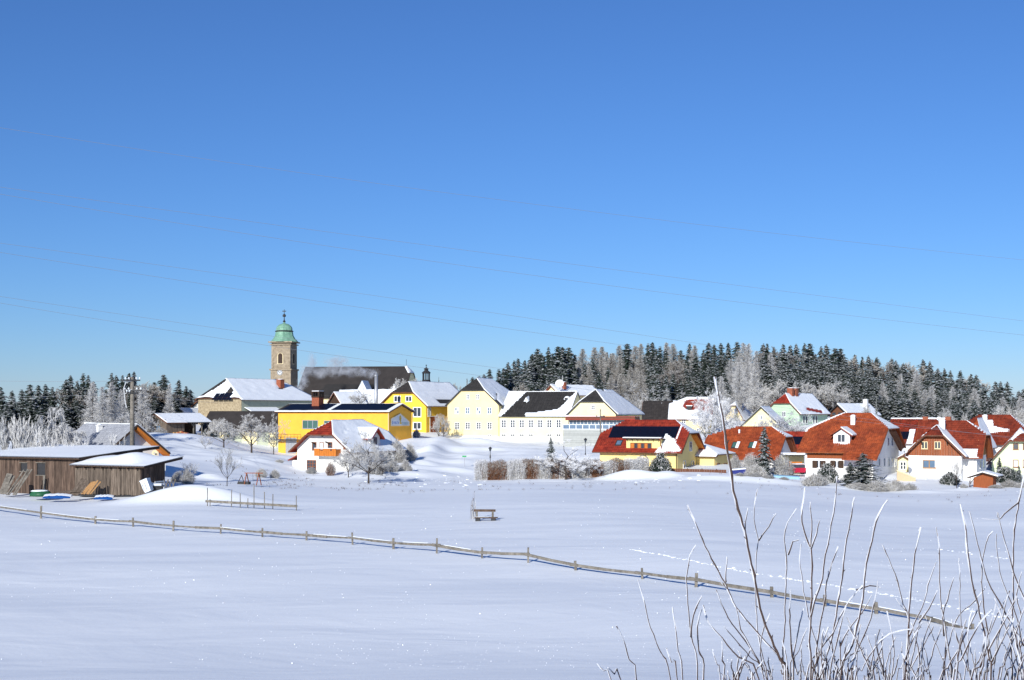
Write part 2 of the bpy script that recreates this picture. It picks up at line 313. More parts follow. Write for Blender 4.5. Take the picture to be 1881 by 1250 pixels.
class House:
    def __init__(s, name, label, cat, loc, phi, W, L, he, hr, rx=.5, heR=None, hip=(None,None), hipd=(2.,2.), ov=.5, gov=.45, t=.16,
                 wall='white', roof='redtile', sink=3.0, root=None, wallname='wall', barge='fascia', boards=None):
        s.W, s.L, s.he, s.hr, s.ov, s.gov, s.t = W, L, he, hr, ov, gov, t
        s.heR = he if heR is None else heR; s.xr = rx*W; s.hip = hip; s.hipd = hipd; s.roofm = roof
        s.M = FR(loc, phi); s.Mi = s.M.inverted(); s.rng = random.Random(hash(name+label) % 9999 if False else sum(map(ord, label)))
        if root is None: s.root = thing(name, label, cat, loc, phi); s.rootM = s.M; s.T = Matrix.Identity(4)
        else: s.root = root.root; s.rootM = root.rootM; s.T = s.rootM.inverted() @ s.M
        s.sl = (hr-he)/s.xr if s.xr > 0 else 0; s.sr = (hr-s.heR)/(W-s.xr) if W > s.xr else 0
        zF, zB = hip
        def gable(z):
            if z is None or z >= hr: return [(W, s.heR), (s.xr, hr), (0, he)]
            return ([(W, s.heR)] if z > s.heR else []) + [(s.xof('R', max(z, s.heR)), z), (s.xof('L', max(z, he)), z)] + ([(0, he)] if z > he else [])
        mb = MB()
        g = [(0,-sink),(W,-sink)] + gable(zF); n = len(g)
        mb.add([(x,0,z) for x,z in g], [tuple(range(n))])
        g2 = [(0,-sink),(W,-sink)] + gable(zB)
        mb.add([(x,L,z) for x,z in g2], [tuple(range(len(g2)))[::-1]])
        mb.add([(0,0,-sink),(0,L,-sink),(0,L,he),(0,0,he)], [(3,2,1,0)]); mb.add([(W,0,-sink),(W,L,-sink),(W,L,s.heR),(W,0,s.heR)], [(0,1,2,3)])
        s.wall = part(wallname, mb, M_[wall], s.root, s.T)
        rb = MB(); eps = t
        for side in 'LR':
            if (side == 'L' and s.xr <= 0) or (side == 'R' and s.xr >= W): continue
            zs = sorted({hr, s.zl(side, 1)} | {z for z in hip if z is not None and s.zl(side,1) < z < hr})
            for a, b_ in zip(zs[:-1], zs[1:]):
                q = [(s.xof(side,a), s.yF(a), a), (s.xof(side,b_), s.yF(b_), b_), (s.xof(side,b_), s.yB(b_), b_), (s.xof(side,a), s.yB(a), a)]
                if side == 'R': q = q[::-1]
                if abs(q[1][1]-q[2][1]) < 1e-4 and False: pass
                rb.prism([(x,y,z+eps) for x,y,z in q], (0,0,-t+.01))
        for e, z in (('F', zF), ('B', zB)):
            if z is None: continue
            ye = s.yF(z) if e == 'F' else s.yB(z); yr = s.yF(hr) if e == 'F' else s.yB(hr)
            tri_ = [(s.xof('L',z)-.02, ye, z), (s.xof('R',z)+.02, ye, z), (s.xr, yr, hr)]
            if e == 'B': tri_ = tri_[::-1]
            rb.prism([(x,y,zz+eps+.012) for x,y,zz in tri_], (0,0,-t))
        s.roof = part('roof', rb, M_[roof], s.root, s.T)
        bb = MB()
        for e, z in (('F', zF), ('B', zB)):
            y = -gov-.03 if e == 'F' else L+gov+.03
            top = hr if z is None else z
            for side in 'LR':
                if (side == 'L' and s.xr <= 0) or (side == 'R' and s.xr >= W): continue
                zl = s.zl(side, 1)
                if top - zl < .1: continue
                bb.beam((s.xof(side,zl), y, zl+t-.10), (s.xof(side,top), y, top+t-.10), .05, .24)
            if z is not None and z < hr-.1: bb.beam((s.xof('L',z), y, z+t-.09), (s.xof('R',z), y, z+t-.09), .05, .16)
        for side in 'LR':
            if (side == 'L' and s.xr <= 0) or (side == 'R' and s.xr >= W): continue
            zl = s.zl(side,1); x = s.xof(side, zl)+(-.07 if side == 'L' else .07)
            bb.tube([(x, -gov, zl+.06), (x, L+gov, zl+.06)], .075, 6)
        part('bargeboard', bb, M_[barge], s.root, s.T)
    def zl(s, side, q):
        x = s.xr+(-s.ov-s.xr)*q if side == 'L' else s.xr+(s.W+s.ov-s.xr)*q
        return s.hr - (s.sl*(s.xr-x) if side == 'L' else s.sr*(x-s.xr))
    def xof(s, side, z): return s.xr-(s.hr-z)/s.sl if side == 'L' else s.xr+(s.hr-z)/s.sr
    def yF(s, z):
        zF = s.hip[0]
        return -s.gov if zF is None or z <= zF else -s.gov+(z-zF)/(s.hr-zF)*(s.hipd[0]+s.gov)
    def yB(s, z):
        zB = s.hip[1]
        return s.L+s.gov if zB is None or z <= zB else s.L+s.gov-(z-zB)/(s.hr-zB)*(s.hipd[1]+s.gov)
    def rp(s, side, y, q, off=0):
        x = s.xr+(-s.ov-s.xr)*q if side == 'L' else s.xr+(s.W+s.ov-s.xr)*q
        return (x, y, s.zl(side,q)+s.t+off)
    def wp(s, p): return s.M @ Vector(p)
    def px(s, p): return proj(s.wp(p))
    def slopelen(s, side):
        a = Vector(s.rp(side,0,0)); b_ = Vector(s.rp(side,0,1)); return (a-b_).length
    def tiles(s, side, m, dq=.37, dy=.30, q1=1.0, yr=None, jit=.0):
        n = max(3, int(s.slopelen(side)*q1/dq)); mb = MB(); sg = 1 if side == 'L' else -1
        for i in range(n):
            qa, qb = q1*i/n, q1*(i+1.12)/n
            ya = s.yF(s.zl(side,min(1,qb))); yb = s.yB(s.zl(side,min(1,qb)))
            if yr: ya = max(ya, yr[0]); yb = min(yb, yr[1])
            k = max(1, int((yb-ya)/dy)); off = .5*(i % 2)*0
            for j in range(k):
                y0 = ya+(yb-ya)*j/k; y1 = ya+(yb-ya)*(j+.93)/k; h = .015+s.rng.random()*.02
                a = s.rp(side,y0,qa,.01); b_ = s.rp(side,y1,qa,.01); c = s.rp(side,y1,qb,.05+h); d = s.rp(side,y0,qb,.05+h)
                e = (c[0],c[1],c[2]-.06); f = (d[0],d[1],d[2]-.06)
                mid = s.rp(side,(y0+y1)/2,qb,.09+h); mid0 = s.rp(side,(y0+y1)/2,qa,.04)
                vs = [a, mid0, b_, c, mid, d, e, f]
                fs_ = [(0,5,4,1),(1,4,3,2),(5,7,6,3,4)]
                if side == 'L': fs_ = [x[::-1] for x in fs_]
                mb.add(vs, [x[::-1] for x in fs_])
        part('roof_tile', mb, M_[m], s.root, s.T, kind='stuff')
    def hiptiles(s, m, e='F', dz=.26, dx=.30):
        z0 = s.hip[0] if e == 'F' else s.hip[1]; n = max(3, int((s.hr-z0)/dz)); mb = MB(); Y = s.yF if e == 'F' else s.yB
        for i in range(n):
            za, zb = z0+(s.hr-z0)*(i+1)/n, z0+(s.hr-z0)*(i-.1)/n
            zm = (za+max(zb, z0))/2; xa, xb = s.xof('L',zm), s.xof('R',zm); k = max(1, int((xb-xa)/dx))
            for j in range(k):
                x0 = xa+(xb-xa)*j/k; x1 = xa+(xb-xa)*(j+.93)/k; h = .02+s.rng.random()*.02
                vs = [(x0,Y(za),za+s.t+.02),(x1,Y(za),za+s.t+.02),(x1,Y(max(zb,z0)),zb+s.t+.06+h),(x0,Y(max(zb,z0)),zb+s.t+.06+h),(x1,Y(max(zb,z0)),zb+s.t),(x0,Y(max(zb,z0)),zb+s.t)]
                mb.add(vs, [(3,2,1,0),(5,4,2,3)])
        part('roof_tile', mb, M_[m], s.root, s.T, kind='stuff')
    def snow(s, side, f=None, th=.14, m='roofsnow', ny=40, nq=24, rough=.5, name='snow_cover', q1=1.02, lip=.05):
        """f(px, py, yfrac, q) -> 0..1 coverage"""
        mb = MB(); G = []; rg = s.rng; ox = rg.random()*50
        qs = [0] + [q1*i/nq for i in range(nq+1)] + [q1]
        for a, q in enumerate(qs):
            row = []; z = s.zl(side, min(q, 1)); y0 = s.yF(z)-lip; y1 = s.yB(z)+lip
            ys = [0] + [i/ny for i in range(ny+1)] + [1]
            for b_, yy in enumerate(ys):
                y = y0+(y1-y0)*yy; edge = a in (0, len(qs)-1) or b_ in (0, len(ys)-1)
                if a == 0: edge = False
                p = s.rp(side, y, q, 0)
                c = 1.0
                if f: X, Y_ = s.px(p); c = f(X, Y_, yy, q)
                nn = float(vnoise(y*.7+ox, q*9)) + .5*float(vnoise(y*2.1+ox, q*23))
                c = sm(.35, .65, c + rough*nn) if f else 1.0
                hgt = (0.0 if edge else c*th*(1+.5*nn)) + .012
                row.append((len(mb.v), c)); mb.v.append((p[0], p[1], p[2]+hgt))
            G.append(row)
        for i in range(len(G)-1):
            for j in range(len(G[0])-1):
                cs = [G[i][j], G[i][j+1], G[i+1][j+1], G[i+1][j]]
                if max(c[1] for c in cs) < .04: continue
                q = [c[0] for c in cs]; mb.f.append(q if side == 'L' and False else q); mb.m.append(0)
        o = part(name, mb, M_[m], s.root, s.T, smooth=True); return o
    def hipsnow(s, e='F', th=.14, m='roofsnow', f=None):
        z0 = s.hip[0] if e == 'F' else s.hip[1]; Y = s.yF if e == 'F' else s.yB; sg = -1 if e == 'F' else 1
        mb = MB(); n = 10; rows = []
        for i in range(n+1):
            z = z0+(s.hr-z0)*i/n; xa, xb = s.xof('L',z), s.xof('R',z); row = []
            for j in range(n+1):
                x = xa+(xb-xa)*j/n; y = Y(z)
                hh = th*(1+.5*float(vnoise(x*.8, z*1.3+3)))*(1 if (0 < j < n or i == n) else .3)+.03
                c = 1.0
                if f: X, Y_ = s.px((x,y,z)); c = f(X,Y_)
                row.append((len(mb.v), c)); mb.v.append((x, y + sg*(.06 if i == 0 else 0), z+s.t+hh*c))
            rows.append(row)
        base = []
        for j in range(n+1): p = mb.v[rows[0][j][0]]; base.append(len(mb.v)); mb.v.append((p[0], p[1], z0+s.t-.02))
        for i in range(n):
            for j in range(n):
                q = [rows[i][j], rows[i][j+1], rows[i+1][j+1], rows[i+1][j]]
                if max(c[1] for c in q) < .3: continue
                mb.f.append([c[0] for c in q]); mb.m.append(0)
        if not f:
            for j in range(n): mb.f.append([base[j], base[j+1], rows[0][j+1][0], rows[0][j][0]]); mb.m.append(0)
        part('snow_cover', mb, M_[m], s.root, s.T, smooth=True)
    def panels(s, side, y0, y1, q0, q1, ny, nq, gap=.02, name='solar_panel', m='solar'):
        W = (y1-y0)/ny; H = s.slopelen(side)*(q1-q0)/nq; mb = MB(); mb.box(gap/2, gap/2, 0, W-gap/2, H-gap/2, .05)
        me = mb.mesh(name, M_[m])
        a = Vector(s.rp(side,0,0)); b_ = Vector(s.rp(side,0,1)); dn = (b_-a).normalized(); yd = Vector((0,1,0))
        nm = yd.cross(dn)
        if nm.z < 0: nm = -nm
        for i in range(ny):
            for j in range(nq):
                o = Vector(s.rp(side, y0+W*i, q0+(q1-q0)*j/nq, .07)); X = yd; Yd = dn
                if X.cross(Yd).z < 0: o = o + yd*W; X = -yd
                Mx = Matrix(((X.x,Yd.x,nm.x,o.x),(X.y,Yd.y,nm.y,o.y),(X.z,Yd.z,nm.z,o.z),(0,0,0,1)))
                put(name, me, s.root, s.T @ Mx)
    def wf(s, wall):
        return {'F': ((0,0,0),(1,0,0),0.), 'R': ((s.W,0,0),(0,1,0),R(90)), 'B': ((s.W,s.L,0),(-1,0,0),R(180)), 'L': ((0,s.L,0),(0,-1,0),R(-90))}[wall]
    def win(s, wall, t, z, w, h, fr='frame', gl='glass', cols=2, rows=1, sur=False, curt=None, out=0, name='window', label=None):
        o, d, a = s.wf(wall); p = Vector(o)+Vector(d)*t; p.z = z
        n = Matrix.Rotation(a,4,'Z') @ Vector((0,-1,0)); p += n*out
        f, g = win_mesh(w, h, fr, gl, cols, rows, sur, curt)
        T = s.T @ Matrix.Translation(p) @ Matrix.Rotation(a, 4, 'Z')
        wo = put(name, f, s.root, T, label=label); put('pane', g, wo); return wo
    def at(s, wall, px, py):
        """wall coordinate (t, z) seen at a pixel"""
        o, d, a = s.wf(wall); O = s.wp(o); D = s.M.to_3x3() @ Vector(d); t = lenpx(O, D, px); q = O + D*t
        return t, CAMZ-(py-HY)/F*q.y-O.z
    def yl(s, px): return s.L-s.at('L', px, 800)[0]
    def winpx(s, wall, px, yt, yb, wpx, **k):
        t0, z1 = s.at(wall, px-wpx/2, yt); t1, z0 = s.at(wall, px+wpx/2, yb); t, _ = s.at(wall, px, yt)
        return s.win(wall, t, z0, max(.25, abs(t1-t0)), max(.25, z1-z0), **k)
    def door(s, wall, t, z, w, h, m='darkwood', fr='frame'):
        o, d, a = s.wf(wall); p = Vector(o)+Vector(d)*t; p.z = z
        f = MB(); f.box(-w/2-.12,-.05,0,-w/2,.03,h+.12); f.box(w/2,-.05,0,w/2+.12,.03,h+.12); f.box(-w/2,-.05,h,w/2,.03,h+.12)
        g = MB(); k = max(1, int(w/.6))
        for i in range(k): g.box(-w/2+w*i/k+.01, -.03, 0, -w/2+w*(i+1)/k-.01, .03, h)
        T = s.T @ Matrix.Translation(p) @ Matrix.Rotation(a, 4, 'Z')
        q = part('door', g, M_[m], s.root, T); part('frame', f, M_[fr], q)
        return q
    def chimney(s, x, y, w, z0, z1, m='white', cap=True, d=None, capm=None):
        mb = MB(); d = d or w; mb.box(x-w/2, y-d/2, z0, x+w/2, y+d/2, z1); q = part('chimney', mb, M_[m], s.root, s.T)
        if cap:
            c = MB(); c.box(x-w/2-.07, y-d/2-.07, z1, x+w/2+.07, y+d/2+.07, z1+.09); part('cap', c, M_[capm or m], q)
            c = MB(); c.lathe([(w*.5,0),(w*.48,.08),(w*.3,.14),(.02,.16)], 8, c=(x,y,z1+.09)); part('snow', c, M_['roofsnow'], q, smooth=True)
        return q
    def roofpx(s, side, px, py):
        """(y, q) where the ray through a pixel meets the roof slope"""
        o = s.Mi @ Vector((0,0,CAMZ)); dr = s.Mi.to_3x3() @ Vector(((px-CX)/F, 1, (HY-py)/F))
        a = Vector(s.rp(side,0,0)); b_ = Vector(s.rp(side,0,1)); n = (b_-a).cross(Vector((0,1,0)))
        k = (a-o).dot(n)/dr.dot(n); p = o+dr*k; xe = -s.ov if side == 'L' else s.W+s.ov
        return p.y, (p.x-s.xr)/(xe-s.xr)
    def box(s, name, x0, y0, z0, x1, y1, z1, m):
        mb = MB(); mb.box(x0,y0,z0,x1,y1,z1); return part(name, mb, M_[m], s.root, s.T)
    def mb(s, name, mb, m, **k): return part(name, mb, M_[m] if isinstance(m, str) else m, s.root, s.T, **k)

def setup(pxA, pxB, pxC, pyB, d, phi, ridge, Lc=None):
    """origin, W, L from the pixels of wall ends. ridge 'c': gable is wall AB on the left; ridge 'a': gable is wall BC on the right"""
    B = P(pxB, pyB, d); e = Vector((math.cos(phi), math.sin(phi), 0)); n = Vector((-math.sin(phi), math.cos(phi), 0))
    if ridge == 'c':
        W = lenpx(B, -e, pxA); Lh = Lc if Lc else lenpx(B, n, pxC); return B - e*W, abs(W), abs(Lh)
    W = lenpx(B, e, pxC) if pxC else None; Lh = Lc if Lc else lenpx(B, n, pxA); return B, W, abs(Lh)
def hgt(py, d, pyb, db=None): return (pyb-HY)*d/F-(py-HY)*(db or d)/F
def inpoly(poly):
    def f(x, y, *a):
        c = False; n = len(poly)
        for i in range(n):
            x0,y0 = poly[i]; x1,y1 = poly[(i+1) % n]
            if (y0 > y) != (y1 > y) and x < (x1-x0)*(y-y0)/(y1-y0)+x0: c = not c
        # distance to the outline softens the edge
        dm = 1e9
        for i in range(n):
            x0,y0 = poly[i]; x1,y1 = poly[(i+1) % n]; L2 = (x1-x0)**2+(y1-y0)**2
            t = min(1,max(0,((x-x0)*(x1-x0)+(y-y0)*(y1-y0))/L2)); dm = min(dm, math.hypot(x-x0-t*(x1-x0), y-y0-t*(y1-y0)))
        return .5+.5*min(1,dm/3)*(1 if c else -1)
    return f
# ---------------------------------------------------------------- the village
# church
o_, W_, L_ = setup(499, 533, 545.5, 745, 380, R(-10), 'c')
th_ = lambda py: hgt(py, 380, 745)
tw = thing('church_tower', 'brown stone church tower with green copper bell-shaped cap and clock', 'church tower', o_, R(-10))
a_ = W_
mb = MB(); z1, z2 = th_(679), th_(628)
mb.box(-.25,-.25,-3, a_+.25, a_+.25, z1); mb.box(0,0,z1, a_, a_, z2); part('shaft', mb, M_['ashlar'], tw)
mb = MB(); mb.box(-.55,-.55,z1-.25,a_+.55,a_+.55,z1+.2); mb.box(-.45,-.45,z2-.9,a_+.45,a_+.45,z2-.6); mb.box(-.8,-.8,z2-.25,a_+.8,a_+.8,z2+.1)
for (x,y) in ((0,0),(a_,0),(0,a_),(a_,a_)):
    mb.box(x-.45 if x else -.06, y-.45 if y else -.06, z1+.2, x+.06 if x else .45, y+.06 if y else .45, z2-.9)
part('cornice', mb, M_['ashlar'], tw)
def sq(a): return 1.0/max(abs(math.cos(a)), abs(math.sin(a)))*.86
mb = MB(); c_ = (a_/2, a_/2, 0); h_ = a_/2
pr = [(h_+1.25,z2+.1),(h_+.9,z2+.45),(h_+.35,z2+1.0),(h_-.15,z2+1.9),(h_-.35,z2+3.0)]
def octf(a): return 1.0/max(abs(math.cos(a)), abs(math.sin(a)), (abs(math.cos(a))+abs(math.sin(a)))/1.28)
mb.lathe(pr, 16, c=c_, shape=octf); part('bell_roof', mb, M_['copper'], tw)
mb = MB(); zc = z2+3.0; mb.lathe([(h_-.5,zc),(h_-.2,zc+.05),(h_-.15,zc+.3),(h_-.5,zc+.42)], 16, c=c_, shape=octf); part('roof_cornice', mb, M_['dark'], tw)
mb = MB(); zd = zc+.4; zt = th_(593)
mb.lathe([(h_-.45,zd),(h_-.5,zd+(zt-zd)*.3),(h_-.85,zd+(zt-zd)*.62),(h_-1.5,zd+(zt-zd)*.86),(.35,zt),(.2,zt+.5)], 16, c=c_, shape=octf); part('dome', mb, M_['copper'], tw)
mb = MB(); zt2 = th_(567)
mb.lathe([(.3,zt+.3),(.42,zt+.6),(.16,zt+.9),(.10,zt+2.0),(.42,th_(581)),(.5,th_(579)),(.42,th_(577)),(.09,th_(575.5)),(.07,zt2)], 8, c=c_)
mb.box(h_-.55, h_-.08, th_(570.5)-.12, h_+.55, h_+.08, th_(570.5)+.12); part('finial_cross', mb, M_['dark'], tw)
def arch(w, h, y0, y1, n=8, z=0):
    return [(-w/2, z), (w/2, z), (w/2, z+h-w/2)] + [(math.cos(math.pi*i/n)*w/2, z+h-w/2+math.sin(math.pi*i/n)*w/2) for i in range(1,n)] + [(-w/2, z+h-w/2)]
for nm, T in (('F', Matrix.Translation((a_*.47, 0, th_(668)))), ('R', Matrix.Translation((a_, a_*.5, th_(668))) @ Matrix.Rotation(R(90),4,'Z'))):
    hh = (668-649)*380/F
    f = MB(); A_ = arch(1.35, hh+.0, 0,0); f.prism([(x,-.06,z) for x,z in arch(1.75,hh+.25,0,0,z=-.15)], (0,.12,0)); fo = part('arched_opening', f, M_['creamframe'], tw, T)
    g = MB(); g.prism([(x,-.10,z) for x,z in A_], (0,.12,0)); part('louvre', g, M_['darkwood'], fo)
    g = MB()
    for k in range(5): g.box(-.6,-.16,.3+k*.4,.6,-.10,.36+k*.4)
    part('slat', g, M_['dark'], fo)
f = MB(); n_ = 20; rc = .82
f.prism([(math.cos(2*math.pi*i/n_)*rc, 0, math.sin(2*math.pi*i/n_)*rc) for i in range(n_)], (0,.1,0)); T = Matrix.Translation((a_*.46, -.36, th_(684.5)))
ck = part('clock_face', f, M_['dish'], tw, T)
f = MB()
for i in range(12):
    a = math.pi*i/6; f.beam((math.sin(a)*.55,-.03,math.cos(a)*.55),(math.sin(a)*.78,-.03,math.cos(a)*.78),.14,.05,up=Vector((0,1,0)))
f.beam((0,-.05,0),(math.sin(R(305))*.55,-.05,math.cos(R(305))*.55),.16,.05,up=Vector((0,1,0))); f.beam((0,-.05,0),(math.sin(R(60))*.8,-.05,math.cos(R(60))*.8),.12,.05,up=Vector((0,1,0)))
part('clock_hands', f, M_['dark'], ck)
# nave
o_, W_, L_ = setup(543, 741, None, 745, 377, R(80), 'a'); W_ = 19
nv = House('church_nave', 'long church nave under a steep dark brown shingle roof behind the tower', 'church', o_, R(80), W_, L_, hgt(729,377,745), hgt(674,377,745,386), hip=(hgt(686,377,745,384),None), hipd=(1.4,0), wall='cream2', roof='darktile', gov=.2, ov=.6, sink=4, barge='darkwood')
nv.hipsnow('F', .25)
nv.snow('L', lambda X,Y,u,q: .0 if u > .02 else (.6 if q < .2 else 0), th=.2)
mb = MB(); mb.tube([nv.rp('L', 1.6, 0), (nv.xr, 1.6, nv.hr+2.2)], .05, 5); nv.mb('lightning_rod', mb, 'dark')
mb = MB()
y0, q0 = nv.roofpx('L', 694, 706); y1, q1_ = nv.roofpx('L', 600, 706)
a0, a1 = Vector(nv.rp('L', y0, q0, .05)), Vector(nv.rp('L', y1, q0, .05)); dn = Vector((-4.2, 0, -3.4))
mb.prism([a0, a0+dn, a1+dn+Vector((0,2.0,0)), a1], (0,0,-.35)); sa = nv.mb('aisle_roof', mb, 'blacktile')
mb = MB(); mb.prism([a0+dn+Vector((.3,.2,-.36)), a0+dn+Vector((.3,.2,-5)), a1+dn+Vector((.3,1.6,-5)), a1+dn+Vector((.3,1.6,-.36))], (.3,0,0)); nv.mb('aisle_wall', mb, 'cream2')
for k in range(3):
    yy, qq = nv.roofpx('L', 575+k*42, 690); p = Vector(nv.rp('L', yy, qq, 0)); mb = MB(); mb.prism([p+Vector((0,-.5,.05)), p+Vector((-.55,0,.1)), p+Vector((0,.5,.05)), p+Vector((.1,0,.45))], (.5,0,.3)); nv.mb('roof_hatch', mb, 'darktile')
# cupola behind the yellow house
cu = thing('chapel_cupola', 'black open lantern on a bulbous dome peeping over the snowy ridge', 'cupola', P(783, 775, 300), R(20))
b_ = (775-HY)*300/F; cz_ = lambda py: (775-py)*300/F
mb = MB(); mb.lathe([(1.9,-4),(1.9,cz_(712))], 8); part('drum', mb, M_['cream2'], cu)
mb = MB(); mb.lathe([(1.9,cz_(713)),(2.05,cz_(709)),(1.95,cz_(705)),(1.5,cz_(702.5)),(.95,cz_(700.5)),(.8,cz_(699))], 16); part('dome', mb, M_['dark'], cu, smooth=True)
mb = MB(); mb.lathe([(.95,cz_(700)),(1.0,cz_(699)),(.9,cz_(698))], 8)
for k in range(6):
    a = math.pi*k/3; mb.tube([(math.cos(a)*.78,math.sin(a)*.78,cz_(698.5)),(math.cos(a)*.78,math.sin(a)*.78,cz_(686))], .13, 5)
mb.lathe([(.95,cz_(686.5)),(1.02,cz_(685)),(.85,cz_(683.5)),(.45,cz_(681)),(.42,cz_(679.5)),(.62,cz_(678)),(.3,cz_(676.5)),(.08,cz_(675)),(.06,cz_(672.5)),(.16,cz_(672)),(.14,cz_(671)),(.02,cz_(670))], 8)
part('lantern', mb, M_['dark'], cu)

# yellow hall
o_, W_, L_ = setup(511, 713, 756, 808, 236, R(64), 'a')
H = House('yellow_hall', 'long golden yellow hall with dark solar roof and white sign on gable', 'hall', o_, R(64), W_, L_, hgt(757,236,808), hgt(744,236,808,240), wall='yellow', roof='darktile', ov=.35, gov=.5, sink=5)
H.panels('L', .6, L_*.52, .04, .84, 7, 3); H.panels('L', L_*.56, L_-.4, .04, .84, 6, 3)
H.snow('L', lambda X,Y,u,q: 1.0 if q > .86 or u < .03 else (.8 if abs(u-.55) < .013 else 0), th=.10, rough=.2)
H.snow('R', None, th=.12)
for px in (570, 609.5, 650): H.winpx('L', px, 773.5, 787, 27, fr='metal', gl='glassg', cols=3)
t, z = H.at('L', 535, 834); H.door('L', t, z, 2.5, 3.0, m='metal', fr='yellow')
mb = MB(); t0, z0 = H.at('L', 511, 806); 
for i in range(9): mb.tube([(-1.2, L_-i*.75, z0-.1), (-1.2, L_-i*.75, z0+.85)], .03, 4)
mb.tube([(-1.2, L_, z0+.85), (-1.2, L_-6, z0+.85)], .035, 4); mb.box(-1.3, L_-6.1, z0-.25, 0, L_, z0-.1); H.mb('balcony_railing', mb, 'dark')
mb = MB(); mb.tube([(-.12,-.12,-.2),(-.12,-.12,hgt(759,236,808))], .07, 6); H.mb('downpipe', mb, 'creamframe')
mb = MB(); mb.tube([(W_+.25,-.3,H.he-.1),(W_+.1,-.12,H.he-.6),(W_+.08,-.1,-.3)], .06, 6); H.mb('downpipe', mb, 'creamframe')
# sign board: a white pentagon with a gold emblem and faded lettering
(t0, zb) = H.at('F', 717.5, 781); (t1, zb1) = H.at('F', 751, 784); zt = H.at('F', 734, 760)[1]; zs = H.at('F', 718, 770)[1]; zs1 = H.at('F', 751, 775)[1]
zb = (zb+zb1)/2; mb = MB(); pts = [(t0,zb),(t1,zb),(t1,zs1),((t0+t1)/2,zt),(t0,zs)]
mb.prism([(x,-.09,z) for x,z in pts], (0,.08,0)); sg = H.mb('sign_board', mb, 'sign')
mb = MB()
for i in range(5): mb.beam((pts[i][0],-.11,pts[i][1]),(pts[(i+1)%5][0],-.11,pts[(i+1)%5][1]),.12,.06,up=Vector((0,1,0)))
part('frame', mb, M_['creamframe'], sg)
mb = MB(); tm = (t0+t1)/2; hh = zt-zb
for k, (dx, zz, w_, h2) in enumerate(((0,.70,.42,.12),(-.18,.62,.30,.12),(.16,.56,.42,.12),(-.05,.48,.55,.12),(.05,.39,.42,.10),(.1,.30,.30,.12))):
    mb.box(tm+dx-w_/2,-.13,zb+hh*zz,tm+dx+w_/2,-.10,zb+hh*(zz+h2))
mb.box(tm-.2,-.13,zb+hh*.14,tm+.45,-.10,zb+hh*.28); part('emblem', mb, M_['signgold'], sg)
rg = random.Random(4)
for mt, xa, xb in (('signblue', t0+.35, tm-.45), ('signteal', tm+.7, t1-.3)):
    mb = MB(); n = 6
    for i in range(n):
        x = xa+(xb-xa)*i/n; wd = (xb-xa)/n*.72; zz = zb+hh*(.10 if mt == 'signteal' else .17); h2 = hh*.19
        mb.box(x,-.12,zz,x+wd*.3,-.10,zz+h2)
        if i % 2 == 0: mb.box(x+wd*.3,-.12,zz+h2*.75,x+wd,-.10,zz+h2)
        if i % 3 != 1: mb.box(x+wd*.3,-.12,zz,x+wd,-.10,zz+h2*.25)
        if i % 3 == 2: mb.box(x+wd*.7,-.12,zz+h2*.25,x+wd,-.10,zz+h2*.75)
    part('lettering', mb, M_[mt], sg)
# big chimney on the hall
y, q = H.roofpx('L', 582, 746); zc = H.zl('L', q)
c = H.chimney(H.rp('L',y,q)[0]+.3, y, 1.6, zc-.5, zc+1.75, m='brick', cap=False)
mb = MB(); x0 = H.rp('L',y,q)[0]+.3
mb.box(x0-.9,y-.9,zc+1.75,x0+.9,y+.9,zc+1.95)
for i, j in ((-1,-1),(-1,1),(1,-1),(1,1),(0,-1),(0,1)): mb.box(x0+i*.72-.12,y+j*.72-.12,zc+1.95,x0+i*.72+.12,y+j*.72+.12,zc+2.75)
mb.box(x0-.9,y-.9,zc+2.75,x0+.9,y+.9,zc+2.9); part('chimney_head', mb, M_['darkwood'], c)
mb = MB(); mb.box(x0-.8,y-.8,zc+2.9,x0+.8,y+.8,zc+3.02); part('snow', mb, M_['roofsnow'], c)

# yellow house with half hip
o_, W_, L_ = setup(700, 783, None, 800, 264, R(-30), 'c', 17)
H = House('yellow_house', 'lemon yellow house with brown half-hip gable and white-framed windows', 'house', o_, R(-30), W_, L_, hgt(744,264,800), hgt(703,264,800,268), hip=(hgt(722,264,800),None), hipd=(1.8,0), wall='yellow2', roof='darktile', sink=4)
H.hiptiles('darktile'); H.snow('R', lambda X,Y,u,q: 0 if (abs(q-.82) < .10 and .30 < u < .75) or (abs(q-.42) < .02 and .1 < u < .6) else 1, th=.16)
for px, yt, yb, wp in ((730,729,737.5,10),(751,729,737,10),(766.5,749.5,765,12.5),(766.5,777,788,12.5),(746,752,765,10)): H.winpx('F', px, yt, yb, wp, cols=2, sur=True)
t, z = H.at('R', 796, 800); H.winpx('R', 788.5, 750, 764, 4, cols=2, sur=True)
H.door('R', t+.3, z-.6, 3.0, 4.4, m='brown', fr='white')
y, q = H.roofpx('R', 800, 712)
mb = MB(); mb.box(-.02,-.02,-3,W_+.02,L_*.2,.5); H.mb('plinth', mb, 'brown')
